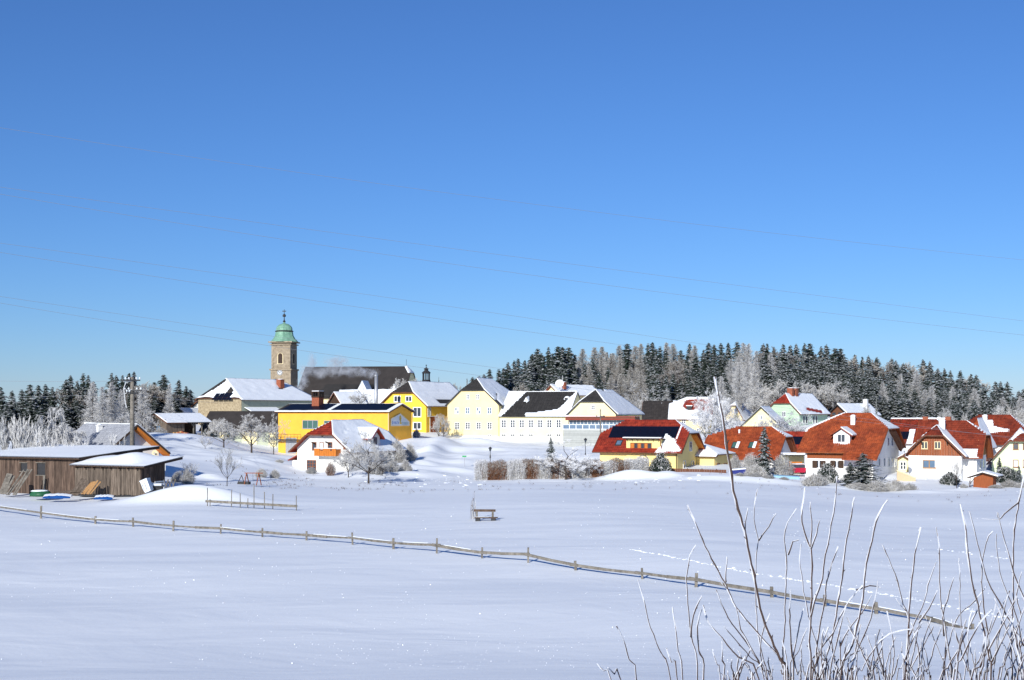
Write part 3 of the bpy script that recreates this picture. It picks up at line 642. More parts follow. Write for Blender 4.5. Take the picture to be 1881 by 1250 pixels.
# white snowy house between nave and hall, metal flue
o_, W_, L_ = setup(612, 716, None, 770, 290, R(72), 'a'); W_ = 9
H = House('snowy_house', 'low house with a broad bright snow roof in front of the nave', 'house', o_, R(72), W_, L_, hgt(747,290,770), hgt(719,290,770,294), wall='greyw', roof='darktile', sink=4)
H.snow('L', None, th=.3); H.snow('R', None, th=.2)
y, q = H.roofpx('L', 664, 738); mb = MB(); mb.box(.1, y-3, H.he-2, .2, y, H.he+.0); 
o_, W_, L_ = setup(598, 634, None, 770, 284, R(-40), 'c', 7)
H = House('dark_gabled_house', 'small dark-boarded gable house just right of the hall chimney', 'house', o_, R(-40), W_, L_, hgt(752,284,770), hgt(722,284,770), wall='darkwood', roof='darktile', sink=4)
H.snow('L', lambda X,Y,u,q: .55, th=.12); H.snow('R', None, th=.18)
fl = thing('metal_flue', 'tall shiny metal flue pipe left of the lemon yellow house', 'flue', P(691, 752, 258))
mb = MB(); h_ = hgt(691,258,752); mb.tube([(0,0,-3),(0,0,h_)], .34, 10); part('pipe', mb, M_['metal'], fl, smooth=True)
mb = MB(); mb.lathe([(.42,h_),(.4,h_+.1),(.1,h_+.5),(.03,h_+.8)], 10); part('cap', mb, M_['metal'], fl)
# snow covered little gables standing before the nave
for px, yt, yb, hw, lab, dk in ((665, 699, 727, 13.5, 'snow-covered pointed dormer with a dark opening, left of the metal flue', True), (724, 706, 724, 8, 'small snow-covered pointed dormer right of the metal flue', False)):
    d = 372; p = P(px, yb, d); dm = thing('roof_dormer', lab, 'dormer', p, R(-10), 'snowy dormers on the nave roof'); h_ = (yb-yt)*d/F; w_ = hw*d/F
    mb = MB(); mb.add([(-w_,0,0),(w_,0,0),(0,0,h_),(-w_,6,0),(w_,6,0),(0,6,h_)], [(0,1,2),(3,5,4),(0,2,5,3),(1,4,5,2)]); part('roof', mb, M_['roofsnow'], dm)
    if dk:
        mb = MB(); mb.prism([(-.1,-.05,.1),(.9,-.05,.1),(.35,-.05,h_*.55)], (0,.03,0)); part('opening', mb, M_['dark'], dm)
# stone house on the left of the church
o_, W_, L_ = setup(364, 443, None, 785, 286, R(-33), 'c', 25)
H = House('stone_house', 'big rubble stone house with hipped snowy roof below the church tower', 'house', o_, R(-33), W_, L_, hgt(733,286,785), hgt(697,286,785,290), hip=(hgt(732,286,785),hgt(738,286,785)), hipd=(1.9,6), wall='stone', roof='darktile', sink=5, gov=.5)
mb = MB(); mb.box(W_+.004,.15,-4,W_+.03,L_,H.he-.02); H.mb('side_plaster', mb, 'greygreen')
sp = inpoly([(427,697),(395,719),(366,735),(384,736),(392,724),(410,724),(420,712)]); sp2 = inpoly([(435,715),(424,735),(427,736),(441,722)])
H.hipsnow('F', .2, f=lambda X,Y: max(sp(X,Y), sp2(X,Y)))
mb = MB(); z0 = H.hip[0]; pts = []
for (px,py) in ((388,735),(424,735),(430,722),(398,722)):
    o = H.Mi @ Vector((0,0,CAMZ)); dr = H.Mi.to_3x3() @ Vector(((px-CX)/F,1,(HY-py)/F))
    a = Vector((H.xr, H.yF(H.hr), H.hr+.24)); b1 = Vector((H.xof('L',z0), H.yF(z0), z0+.24)); c1 = Vector((H.xof('R',z0), H.yF(z0), z0+.24)); nn = (b1-a).cross(c1-a); k = (a-o).dot(nn)/dr.dot(nn); pts.append(o+dr*k)
for i in range(4):
    for j in range(2):
        g = lambda u,v: (pts[0]*(1-u)+pts[1]*u)*(1-v)+(pts[3]*(1-u)+pts[2]*u)*v
        m2 = MB(); m2.prism([g(i/4+.01,j/2+.02),g((i+1)/4-.01,j/2+.02),g((i+1)/4-.01,(j+1)/2-.02),g(i/4+.01,(j+1)/2-.02)], (0,0,-.06)); H.mb('solar_panel', m2, 'solar')
H.snow('R', lambda X,Y,u,q: 1 if not (508 < X < 524 and Y < 716) else .2, th=.2)
y, q = H.roofpx('R', 515, 711); p = H.rp('R', y, q); H.chimney(p[0], p[1], 1.3, p[2]-1, p[2]+1.6, m='brick', capm='brick')
mb = MB(); 
# lean-to roof below the stone house
lt = H; mb.prism([(W_+.02,1,1.9+2.3),(W_+3.2,1,2.9),(W_+3.2,11,2.9),(W_+.02,11,4.2)], (0,0,-.15)); lr = lt.mb('lean_to_roof', mb, 'darktile')
mb = MB(); mb.prism([(W_+.02,1,1.9+2.5),(W_+3.3,1,3.05),(W_+3.3,11,3.05),(W_+.02,11,4.4)], (0,0,-.14)); part('snow', mb, M_['roofsnow'], lr)
# low barn with cream pillars
o_, W_, L_ = setup(372, 512, None, 812, 258, R(75), 'a'); W_ = 8
H = House('low_barn', 'low barn with dark brown roof and cream wall pillars behind frosted trees', 'barn', o_, R(75), W_, L_, hgt(789,258,812), hgt(757,258,812,262), wall='greygreen', roof='darktile', sink=4, hip=(None,None))
for px, wp in ((375,9),(412.5,17),(459,27),(501,13)):
    t = H.yl(px); w2 = abs(H.yl(px+wp)-t); mb = MB(); mb.box(-.18, t-w2/2, -2, .05, t+w2/2, H.he-.3); H.mb('pillar', mb, 'cream2')
# white house half hidden left of the stone house
o_, W_, L_ = setup(337, 376, None, 790, 300, R(-18), 'c', 9)
H = House('white_house', 'white gabled house tucked behind the left end of the stone house', 'house', o_, R(-18), W_*1.1, L_, hgt(762,300,790), hgt(735,300,790), rx=.72, wall='greyw', roof='darktile', sink=5, ov=1.0, gov=.6)
H.winpx('F', 358, 759, 766, 6, cols=1); H.snow('R', None)
mb = MB(); t, z = H.at('F', 348, 772); mb.box(-.2,-1.2,z-.1,W_,0,z); mb.tube([(-.2,-1.2,z+.9),(W_,-1.2,z+.9)],.04,4); H.mb('balcony', mb, 'metal')
# snowy roof house behind shed, and two tiny ones
o_, W_, L_ = setup(268, 312, None, 775, 296, R(75), 'a'); W_ = 8
H = House('white_roofed_house', 'low house with thick white snow roof behind the old shed', 'house', o_, R(75), W_, L_, hgt(765,296,775), hgt(748,296,775,300), hip=(hgt(766,296,775),None), hipd=(3,0), wall='greyw', roof='darktile', sink=4); H.snow('L', None, th=.3); H.hipsnow('F', .3); H.chimney(H.xr, 2.0, .7, H.hr-1, H.hr+1.3, m='white')
o_, W_, L_ = setup(322, 342, None, 782, 292, R(-30), 'c', 7)
H = House('tiny_hut', 'tiny dark hut with snowy roof between the old shed and the white house', 'hut', o_, R(-30), W_, L_, hgt(765,292,782), hgt(752,292,782), wall='darkwood', roof='darktile', sink=4); H.snow('L', lambda X,Y,u,q: .7); H.snow('R', None)
# old shed
o_, W_, L_ = setup(268, 306, None, 797, 250, R(-38), 'c', 10)
H = House('old_shed', 'old open-sided timber shed with snowy roof and lattice gable', 'shed', o_, R(-38), W_, 4.2, hgt(776,250,797), hgt(762,250,797), wall='wood2', roof='darktile', sink=3, gov=.3)
Lw = 10.5
mb = MB()
for s_, x_ in (('L',-.5),('R',W_+.5)): pass
rb = MB(); zl = H.zl('L',1)
rb.prism([(W_/2,4.6,H.hr+.17),(-.5,4.6,zl+.17),(-.5,Lw,zl+.17),(W_/2,Lw,H.hr+.17)], (0,0,-.15)); rb.prism([(W_/2,4.6,H.hr+.17),(W_/2,Lw,H.hr+.17),(W_+.5,Lw,zl+.17),(W_+.5,4.6,zl+.17)], (0,0,-.15)); H.mb('open_roof', rb, 'darktile')
H.snow('R', None, th=.14)
mb = MB(); mb.prism([(W_/2,4.6,H.hr+.30),(W_/2,Lw,H.hr+.30),(W_+.52,Lw,zl+.30),(W_+.52,4.6,zl+.30)], (0,0,-.12)); H.mb('snow_cover', mb, 'roofsnow')
for y in (6.4, 8.4, 10.2):
    mb = MB(); mb.box(W_-.1,y-.1,-2,W_+.1,y+.1,H.he); mb.beam((W_,y,H.he-.9),(W_,y-.7,H.he-.1),.12,.12); mb.beam((W_,y,H.he-.9),(W_,y+.7,H.he-.1),.12,.12); H.mb('post', mb, 'fencewood')
mb = MB()
for i in range(7):
    x = .5+i*(W_-1)/6; zt = H.he+(H.hr-H.he)*(1-abs(x-W_/2)/(W_/2))-.15; mb.box(x-.06,-.07,H.he-.1,x+.06,-.01,zt)
for z in (H.he, H.he+.5): mb.box(.3,-.09,z-.05,W_-.3,-.02,z+.05)
H.mb('lattice', mb, 'fencewood')
H.winpx('F', 279, 783, 790, 5, fr='fencewood', gl='glassb', cols=2); H.winpx('F', 291, 782, 791, 7, fr='fencewood', gl='glassb', cols=2)
mb = MB(); mb.box(W_*.1,6,-2,W_*.4,10,H.he-.2); H.mb('back_wall', mb, 'darkwood')

# cream manor, long wing, cross house
PHI = R(-20)
o_, W_, L_ = setup(822, 916, None, 806, 257, PHI, 'c', 14)
H = House('manor_house', 'tall cream house with charcoal half-hip gable and eleven small windows', 'house', o_, PHI, W_, L_, hgt(743,257,806), hgt(697,257,806,262), hip=(hgt(718,257,806),hgt(722,260,806)), hipd=(2,4), wall='cream', roof='blacktile', sink=5, ov=.35, gov=.25, barge='dark')
H.hiptiles('blacktile'); H.snow('R', lambda X,Y,u,q: 0 if (q > .8 and u < .12) or (abs(X-912)<2.5 and q>.55 and q < .8) else 1, th=.18)
for px in (859.5, 877.5): H.winpx('F', px, 726, 733, 4.6, fr='frame', cols=2, rows=2)
for px in (839.5, 859.2, 879.2, 899.3): H.winpx('F', px, 750, 760, 6.2, cols=2, rows=2, gl='glassb', curt='dish' if px in (839.5,879.2) else None); H.winpx('F', px+.3, 776.5, 788, 6.6, cols=2, rows=3)
for px in (838.5, 899.5): H.winpx('F', px, 800, 804.5, 6.5, cols=2, fr='greyw')
mb = MB(); zc = hgt(770,257,806); mb.box(-.04,-.05,zc-.05,W_+.04,-.005,zc+.05); mb.box(W_-.25,-.06,-1,W_-.12,-.01,H.he); H.mb('string_course', mb, 'creamframe')
mb = MB(); mb.box(-.03,-.035,-4,W_,-.004,.5); H.mb('plinth', mb, 'white')
Bm = H.wp((W_,0,0))
e = Vector((math.cos(PHI), math.sin(PHI), 0))
Lw = lenpx(Bm, e, 1045); o2 = Bm + e*Lw + Vector((-e.y, e.x, 0))*.12
H = House('long_wing', 'long cream wing with charcoal roof and row of seven tall windows', 'house', o2, PHI+R(90), 11, Lw-.1, hgt(763,254,806), hgt(721,254,806,259), wall='cream2', roof='blacktile', sink=5, ov=.35, gov=.02, barge='dark')
def wm(X,Y,u,q):
    if u > 1-(.21*(1-q)+.045): return 1
    if u < .02+.22*q+.30*sm(.70,.9,q): return 1
    if 965 < X < 1000 and q > .86: return .75
    if (X-968)**2+(Y-735)**2*.4 < 8: return .9
    return 0
H.snow('L', wm, th=.16, ny=60, nq=24, rough=.25); H.snow('R', None)
H.tiles('L', 'blacktile', dq=.5, dy=.5)
for i, px in enumerate((925.6, 942, 958.7, 975.5, 992.3, 1009.2, 1026.2)): H.winpx('L', px, 772, 785.5, 7.4, cols=2, rows=3, sur=False)
for px in (925.6, 942, 958.7, 975.3, 1009, 1026): H.winpx('L', px, 798.5, 805, 6.5, cols=2, rows=2, sur=True, fr='greyw')
y, q = H.roofpx('L', 1042, 735); p = H.rp('L', y, q); mb = MB(); mb.lathe([(.7,0),(.68,.3),(.4,.65),(.05,.75)], 10, c=p); ep = H.mb('eyebrow_dormer', mb, 'roofsnow')
mb = MB(); mb.box(p[0]-.78,p[1]-.3,p[2]+.05,p[0]-.5,p[1]+.3,p[2]+.4); part('opening', mb, M_['dark'], ep)
y, q = H.roofpx('L', 968, 737); p = H.rp('L', y, q); mb = MB(); mb.prism([(p[0]-.6,p[1]-.5,p[2]-.1),(p[0]-.6,p[1]+.5,p[2]-.1),(p[0]-.5,p[1],p[2]+.7)], (1.5,0,.35)); H.mb('roof_vent', mb, 'roofsnow')
mb = MB(); mb.box(-.035,.1,-4,-.004,Lw-.2,.5); H.mb('plinth', mb, 'white')
o3 = Bm + e*(Lw+.05); Wc = lenpx(o3, e, 1131)
H = House('cross_house', 'cream house with grey half-hip and big snow roof beside glass pavilion', 'house', o3, PHI, Wc, 20, hgt(758,251,806), hgt(717,251,806,256), hip=(hgt(738,251,806),hgt(760,251,806)), hipd=(2.2,6), wall='cream2', roof='blacktile', sink=5, ov=.45, gov=.3, barge='dark')
H.hiptiles('blacktile'); H.snow('R', lambda X,Y,u,q: 0 if q < .06 and .3 < u < .5 else 1, th=.2); H.snow('L', None, th=.15); H.hipsnow('B', .2)
H.winpx('F', 1089.5, 745, 752, 5.2, cols=2, rows=2)
for k in range(7): H.win('R', 7.5+k*1.7, H.he-2.3, .9, 1.6, cols=1, rows=2)
mb = MB(); mb.tube([(W_*0-.1,-.15,H.he-.05),(-.1,-.1,0)], .06, 6); H.mb('downpipe', mb, 'metal')

# glass pavilion on a grey boarded retaining wall
B = P(1034, 817, 243); ph = R(-13); dv = Vector((math.cos(ph), math.sin(ph), 0)); Lp = lenpx(B, dv, 1168)
pv = thing('glass_pavilion', 'flat-roofed glass pavilion with blue panes on grey boarded wall', 'pavilion', B, ph); kk = 243/F
mb = MB(); zt = (817-789)*kk
nb = 7
for i in range(nb): mb.box(0,-.0-.012*(i%2),-1.5 if i == 0 else zt*i/nb+.02, Lp, 7.5, zt*(i+1)/nb-.02)
mb.box(.03,.06,-1.5,Lp-.03,7.4,zt-.1); part('wall', mb, M_['concrete'], pv)
mb = MB(); mb.box(-.05,-.08,zt,Lp+.05,7.5,zt+.1); part('coping', mb, M_['frame'], pv)
zr = (817-780.5)*kk; n = 11
for i in range(n):
    mb = MB(); x0 = Lp*i/n; mb.box(x0+.07,-.02,zt+.12,x0+Lp/n-.07,.02,zr-.04); part('railing_pane', mb, M_['glassb'], pv)
mb = MB()
for i in range(n+1): mb.box(Lp*i/n-.05,-.04,zt+.1,Lp*i/n+.05,.04,zr)
mb.box(0,-.05,zr-.03,Lp,.05,zr+.06); part('railing', mb, M_['frame'], pv)
zw0, zw1 = (817-781)*kk, (817-772.5)*kk; n = 17; x0_, x1_ = .9, Lp-1.0
mb = MB(); mb.box(x0_,1.8,zt,x1_,7,zw0+.1); part('back_wall', mb, M_['white'], pv)
for i in range(n):
    mb = MB(); a = x0_+(x1_-x0_)*i/n; mb.box(a+.05,1.82,zw0+.1,a+(x1_-x0_)/n-.05,1.9,zw1); part('window_pane', mb, M_['glassb'], pv)
mb = MB()
for i in range(n+1): a = x0_+(x1_-x0_)*i/n; mb.box(a-.05,1.76,zw0,a+.05,1.95,zw1)
mb.box(x0_,2.3,zw0,x1_,7,zw1); part('window_frame', mb, M_['frame'], pv)
mb = MB(); zq = (817-766.5)*kk; mb.box(.3,.9,zw1,Lp-.3,7.4,zq); part('roof', mb, M_['fascia'], pv)
mb = MB(); mb.box(.28,.86,zq+.001,Lp-.28,7.4,zq+.10); mb.box(.26,.84,zw1+.15,Lp-.26,.88,zw1+.3); part('red_trim', mb, M_['red2'], pv)
mb = MB(); mb.box(.5,1.2,zq+.1,Lp*.5,7.2,zq+.2); part('snow', mb, M_['roofsnow'], pv)
# ---------------------------------------------------------------- houses in front and on the right
# white house with the balcony
o_, W_, L_ = setup(546, 641, None, 867, 190, R(-28), 'c', 13)
H = House('balcony_house', 'white house with orange balcony, red half-hip and snow-covered roof', 'house', o_, R(-28), W_, L_, hgt(824,190,867), hgt(776,190,867,193), hip=(hgt(801,190,867),hgt(800,190,867)), hipd=(2.2,2.5), wall='greyw', roof='redtile', sink=3, ov=.9, gov=.9, barge='fascia')
H.hiptiles('redtile'); H.tiles('L', 'redtile'); H.snow('R', lambda X,Y,u,q: 0 if (X-632)**2+(Y-796)**2 < 5 or (X-637)**2+(Y-791)**2 < 3 else 1, th=.2)
H.snow('L', lambda X,Y,u,q: .55-.5*q if u < .25 else .4, th=.1, rough=1.2)
H.winpx('F', 577.5, 814, 826, 6, fr='brownframe', gl='glass', cols=1); H.winpx('F', 591, 813, 826, 5.5, fr='brownframe', gl='frame', cols=1); H.winpx('F', 606.5, 813, 830, 6, fr='brownframe', cols=1, rows=3)
H.winpx('F', 572.5, 846, 863, 15, fr='brownframe', cols=3, rows=3); H.winpx('F', 634, 815, 824, 4, fr='brownframe', cols=1)
(t0, zb) = H.at('F', 587, 836); (t1, _) = H.at('F', 626, 836); zt = H.at('F', 606, 825)[1]
mb = MB(); mb.box(t0,-1.25,zb-.12,t1,0,zb); bl = H.mb('balcony', mb, 'white')
n = 12
for i in range(n):
    m2 = MB(); xa = t0+(t1-t0)*i/n; m2.box(xa+.015,-1.3,zb-.1,xa+(t1-t0)/n-.015,-1.26,zt-(.22 if i in (3,4,9) else 0)); part('balcony_board', m2, M_['orange'], bl)
m2 = MB(); m2.box(t0-.05,-1.34,zt,t1+.05,-1.2,zt+.08); m2.box(t0-.03,-1.3,zb-.1,t0+.02,0,zt); m2.box(t1-.02,-1.3,zb-.1,t1+.03,0,zt); part('handrail', m2, M_['orange'], bl)
m2 = MB(); m2.box(t0,-1.33,zt+.08,t1,-1.22,zt+.16); part('snow', m2, M_['roofsnow'], bl)
# left lean-to with red roof
mb = MB(); zl = hgt(845,190,867); mb.box(-1.2,.4,-3,-.02,5,zl-.25); lt = H.mb('side_porch', mb, 'greyw')
mb = MB(); mb.prism([(0,-.1,zl+.55),(-1.7,-.1,zl-.2),(-1.7,5.3,zl-.2),(0,5.3,zl+.55)][::-1], (0,0,-.14)); part('porch_roof', mb, M_['redtile'], lt)
mb = MB(); mb.box(-.95,.34,.2,-.3,.42,zl-.7); part('door', mb, M_['dish'], lt)
# dormer on the snowy side
y, q = H.roofpx('R', 676, 806); p = H.rp('R', y, q); x0 = p[0]; zb = p[2]
mb = MB(); mb.prism([(x0+1.3,y-1.2,zb-1.4),(x0+1.3,y+1.2,zb-1.4),(x0+1.3,y+1.2,zb+.25),(x0+1.3,y,zb+1.3),(x0+1.3,y-1.2,zb+.25)], (-4,0,0)); dm = H.mb('dormer', mb, 'greyw')
mb = MB(); mb.prism([(x0+1.9,y,zb+1.55),(x0+1.9,y-1.75,zb+.0),(x0-3,y-1.75,zb+.0),(x0-3,y,zb+1.55)], (0,0,-.16)); mb.prism([(x0+1.9,y,zb+1.55),(x0-3,y,zb+1.55),(x0-3,y+1.75,zb),(x0+1.9,y+1.75,zb)], (0,0,-.16)); part('dormer_roof', mb, M_['redtile'], dm)
mb = MB(); mb.prism([(x0+1.85,y,zb+1.75),(x0+1.85,y-1.7,zb+.2),(x0-3,y-1.7,zb+.2),(x0-3,y,zb+1.75)], (0,0,-.16)); mb.prism([(x0+1.85,y,zb+1.75),(x0-3,y,zb+1.75),(x0-3,y+1.7,zb+.2),(x0+1.85,y+1.7,zb+.2)], (0,0,-.16)); part('snow', mb, M_['roofsnow'], dm)
mb = MB(); mb.box(x0+1.28,y-.45,zb-1.0,x0+1.36,y+.45,zb+.2); part('window', mb, M_['glass'], dm)
mb = MB()
for s_ in (-1.3, 0, 1.2, 2.4): mb.beam((0,-.9,H.he+1.0+s_*.6) if False else (W_*.5+s_, -.95, H.he+2.0-abs(s_)*.9),(W_*.5+s_, .05, H.he+1.7-abs(s_)*.9),.14,.16)
H.mb('rafter_end', mb, 'darkwood')

# yellow house with solar roof
o_, W_, L_ = setup(1102, 1244, 1283, 863, 189, R(65), 'a')
H = House('solar_house', 'soft yellow house with red roof, broad black solar array and snowy hip', 'house', o_, R(65), W_, L_, hgt(826,189,863), hgt(774,189,863,194), hip=(hgt(798,189,863,191),hgt(803,196,863)), hipd=(2.0,2.4), wall='yellow3', roof='redtile', ov=.8, gov=.9, sink=3, barge='fascia')
H.tiles('L', 'redtile'); H.hipsnow('F', .16)
ps = inpoly([(1221,798),(1232,801),(1239,808),(1243,817),(1252,831),(1205,831)])
H.snow('L', lambda X,Y,u,q: ps(X,Y), th=.18, rough=.5, ny=60)
ya, qa = H.roofpx('L', 1250, 782); yb, qb = H.roofpx('L', 1126, 783); _, qc = H.roofpx('L', 1190, 801.5)
H.panels('L', ya, yb-.1, .22, .58, 9, 2)
mb = MB(); mb.prism([H.rp('L',ya-.12,.2,.06),H.rp('L',ya-.34,.2,.06),H.rp('L',ya-.34,.6,.06),H.rp('L',ya-.12,.6,.06)], (0,0,.12)); H.mb('snow_strip', mb, 'roofsnow')
t0 = H.yl(1213); t1 = H.yl(1151); z1 = hgt(805.5,188,863)
zr = H.zl('L', .585); xr_ = H.rp('L', 0, .585)[0]
mb = MB(); mb.prism([(-.12,t0,-2.5),(-.12,t0,z1),(xr_+.6,t0,zr),(xr_+.6,t0,-2)], (0,t1-t0,0)); dm = H.mb('shed_dormer', mb, 'yellow3')
mb = MB(); mb.prism([(-.75,t0-.35,z1+.02),(-.75,t1+.35,z1+.02),(xr_,t1+.35,zr+.18),(xr_,t0-.35,zr+.18)][::-1], (0,0,-.14)); part('dormer_roof', mb, M_['darkwood'], dm)
mb = MB(); mb.prism([(-.8,t0-.35,z1+.12),(-.8,t1+.35,z1+.12),(-.2,t1+.35,z1+.18),(-.2,t0-.35,z1+.18)][::-1], (0,0,-.09)); part('snow', mb, M_['roofsnow'], dm)
for i in range(7):
    mb = MB(); y = t0+.2+(t1-t0-.4)*i/6; mb.box(-.7,y-.06,z1-.26,-.1,y+.06,z1-.12); part('rafter_end', mb, M_['darkwood'], dm)
o = H.winpx('L', 1178, 814.5, 829, 37, fr='brownframe', gl='glass', cols=6, rows=1, curt='orange', out=.13)
mb = MB(); zg = H.he-.2; mb.tube([(-.9,t0-.2,z1),(-.5,t0-.25,z1-.9),(-.35,t0-.3,z1-1.4),(-.14,t0-.35,-1)], .06, 6); H.mb('downpipe', mb, 'brown')
mb = MB(); mb.tube([(-.12,.1,H.he-.2),(-.12,.1,-1)], .06, 6); H.mb('downpipe', mb, 'darkwood')
y, q = H.roofpx('L', 1137, 815); p = Vector(H.rp('L', y, q, .08)); mb = MB(); a = Vector(H.rp('L',y-.5,q-.08,.12)); b1 = Vector(H.rp('L',y+.5,q-.08,.12)); c1 = Vector(H.rp('L',y+.5,q+.08,.12)); d1 = Vector(H.rp('L',y-.5,q+.08,.12)); mb.prism([a,b1,c1,d1], (0,0,-.15)); sk = H.mb('skylight', mb, 'dark')
mb = MB(); mb.prism([a*.85+c1*.15+Vector((0,0,.02)),b1*.85+d1*.15+Vector((0,0,.02)),c1*.85+a*.15+Vector((0,0,.02)),d1*.85+b1*.15+Vector((0,0,.02))], (0,0,-.02)); part('pane', mb, M_['glassb'], sk)
H.winpx('F', 1268.5, 812.5, 827.5, 4, cols=1, fr='frame'); 
for px in (1257, 1272.5): H.winpx('F', px, 848, 861, 3.6, cols=1, fr='frame')
mb = MB(); x0 = W_; mb.prism([(W_+.05,-.85,H.he+.1),(W_/2+1.6,-.85,H.hip[0]-.1),(W_/2+1.6,.0,H.hip[0]-.1),(W_+.05,.0,H.he+.1)], (0,0,-.2)); H.mb('eave_lining', mb, 'orange')
# patio arch and red chairs lie behind the hedge
ga = thing('garden_arch', 'dark iron garden arch behind the beech hedge near the yellow wall', 'arch', P(1181, 866, 186), R(-10)); mb = MB()
for y in (0, .5): mb.tube([(math.cos(math.pi*i/10)*.75, y, 1.5+math.sin(math.pi*i/10)*.75) for i in range(11)], .05, 5); mb.tube([(.75,y,0),(.75,y,1.5)],.05,5); mb.tube([(-.75,y,0),(-.75,y,1.5)],.05,5)
part('hoop', mb, M_['dark'], ga)
# annex of that house
o_, W_, L_ = setup(1289, 1312, 1346, 862, 196, R(58), 'a')
H = House('yellow_annex', 'low yellow garage annex with flat snowy roof right of the solar house', 'garage', o_, R(58), W_, L_+1.5, hgt(838,196,862), hgt(819,196,862,199), hip=(hgt(837,196,862),None), hipd=(3.4,0), wall='yellow3', roof='darktile', ov=.5, gov=.5, sink=3)
H.snow('L', None, th=.14); H.hipsnow('F', .15)
for px in (1319, 1332): H.winpx('F', px, 853, 862, 5, fr='brownframe', cols=1)

# red-roofed white house
o_, W_, L_ = setup(1296, 1421, 1456, 862, 204, R(63), 'a')
H = House('red_roofed_house', 'white house with long orange-red roof, two skylights and brown eaves', 'house', o_, R(63), W_, L_, hgt(838,204,862), hgt(786,204,862,209), hip=(hgt(805,204,862,206),hgt(808,212,862)), hipd=(2.0,4.0), wall='white', roof='oratile', ov=.9, gov=.9, sink=3, barge='brown')
H.tiles('L', 'oratile'); H.hipsnow('F', .16)
for px in (1350, 1381):
    y, q = H.roofpx('L', px, 819); a = Vector(H.rp('L',y-.7,q-.09,.14)); b1 = Vector(H.rp('L',y+.5,q-.09,.14)); c1 = Vector(H.rp('L',y+.5,q+.09,.14)); d1 = Vector(H.rp('L',y-.7,q+.09,.14))
    mb = MB(); mb.prism([a,b1,c1,d1], (0,0,-.15)); sk = H.mb('skylight', mb, 'dark'); up = Vector((0,0,.02))
    mb = MB(); mb.prism([a*.9+c1*.1+up,b1*.9+d1*.1+up,c1*.9+a*.1+up,d1*.9+b1*.1+up], (0,0,-.02)); part('pane', mb, M_['glassg'], sk)
    mb = MB(); mb.prism([a+up*3,a*.6+b1*.4+up*3,d1*.6+c1*.4+up*3,d1+up*3], (0,0,-.12)); part('snow', mb, M_['roofsnow'], sk)
H.winpx('F', 1431, 821, 830, 6, fr='brownframe', cols=2, sur=True)
mb = MB(); mb.prism([(W_+.7,-.85,H.zl('R',1)+.1),(W_/2+1.5,-.85,H.hip[0]-.1),(W_/2+1.5,.0,H.hip[0]-.1),(W_+.7,.0,H.zl('R',1)+.1)], (0,0,-.25)); H.mb('eave_lining', mb, 'brown')
y, q = H.roofpx('L', 1358, 796); p = H.rp('L', y, q); mb = MB(); mb.lathe([(.14,-.3),(.14,.4),(.2,.42),(.1,.6)],8,c=p); H.mb('vent_pipe', mb, 'roofsnow')
mb = MB(); t, z = H.at('F', 1432, 838); mb.box(t-1.6,-1.1,z-.1,t+1.8,0,z+.05); H.mb('canopy', mb, 'brown'); mb = MB(); mb.box(t-1.65,-1.15,z+.051,t+1.85,0,z+.25); H.mb('canopy_snow', mb, 'roofsnow')

# red roof with solar strip between
o_, W_, L_ = setup(1420, 1500, None, 848, 228, R(65), 'a'); W_ = 9
H = House('hidden_red_house', 'red roof with dark solar strip glimpsed between two red-roofed houses', 'house', o_, R(65), W_, L_, hgt(837,228,848), hgt(795,228,848,232), wall='white', roof='redtile', ov=.6, sink=3)
H.tiles('L','redtile'); H.panels('L', L_*.05, L_*.85, .22, .52, 6, 1)

# big red house
o_, W_, L_ = setup(1479, 1604, 1651, 886, 182, R(62), 'a')
H = House('big_red_roofed_house', 'big white house with steep orange-red tiled roof, dormer and white chimney', 'house', o_, R(62), W_, L_, hgt(828,182,886), hgt(761,182,886,188), hip=(hgt(790,182,886,184),hgt(796,190,886)), hipd=(2.3,3.6), wall='white', roof='oratile', ov=.75, gov=1.0, sink=3, barge='brown')
H.tiles('L', 'oratile'); H.hipsnow('F', .16)
t1 = H.yl(1553)
mb = MB(); q2 = 1.16; x2 = H.rp('L',0,q2)[0]
mb.prism([H.rp('L',-1.0,1.0,.0),H.rp('L',t1,1.0,0),H.rp('L',t1,q2,0),H.rp('L',-1.0,q2,0)][::-1], (0,0,-.16)); H.mb('lower_roof', mb, 'oratile')
sv = H.ov; H.tiles('L','oratile',q1=1.17, yr=(-1.0,t1)) if False else None
mb = MB()
for i in range(4):
    for j in range(int((t1+1)/.3)):
        y0 = -1+j*.3; qa = 1+.16*i/4; qb = 1+.16*(i+1.1)/4; mb.add([H.rp('L',y0,qa,.02),H.rp('L',y0+.28,qa,.02),H.rp('L',y0+.28,qb,.07),H.rp('L',y0,qb,.07),H.rp('L',y0+.28,qb,.0),H.rp('L',y0,qb,.0)], [(0,1,2,3),(3,2,4,5)])
H.mb('roof_tile', mb, 'oratile', kind='stuff')
mb = MB(); mb.box(-.10,t1,H.he-1.2,0,L_-.3,H.he-.55); H.mb('beam', mb, 'brown')
mb = MB(); mb.box(-.7,t1+.2,H.he-.5,-.05,L_-.3,H.he-.35); H.mb('eave_lining', mb, 'darkwood')
for px in (1504.5, 1537.5):
    o = H.winpx('L', px, 847, 859.5, 9.5, cols=2, rows=1, gl='glass'); t, z = H.at('L', px, 859.5)
    for sx in (-7.6, 7.6):
        ts = -H.yl(px+sx); mb = MB()
        for k in range(2): mb.box(-.08, -ts-.35+k*.36, z-.05, -.01, -ts+.0+k*.36, z+1.0)
        H.mb('shutter', mb, 'darkwood')
y, q = H.roofpx('L', 1546, 815); p = H.rp('L', y, q); xb, zb = p[0], p[2]
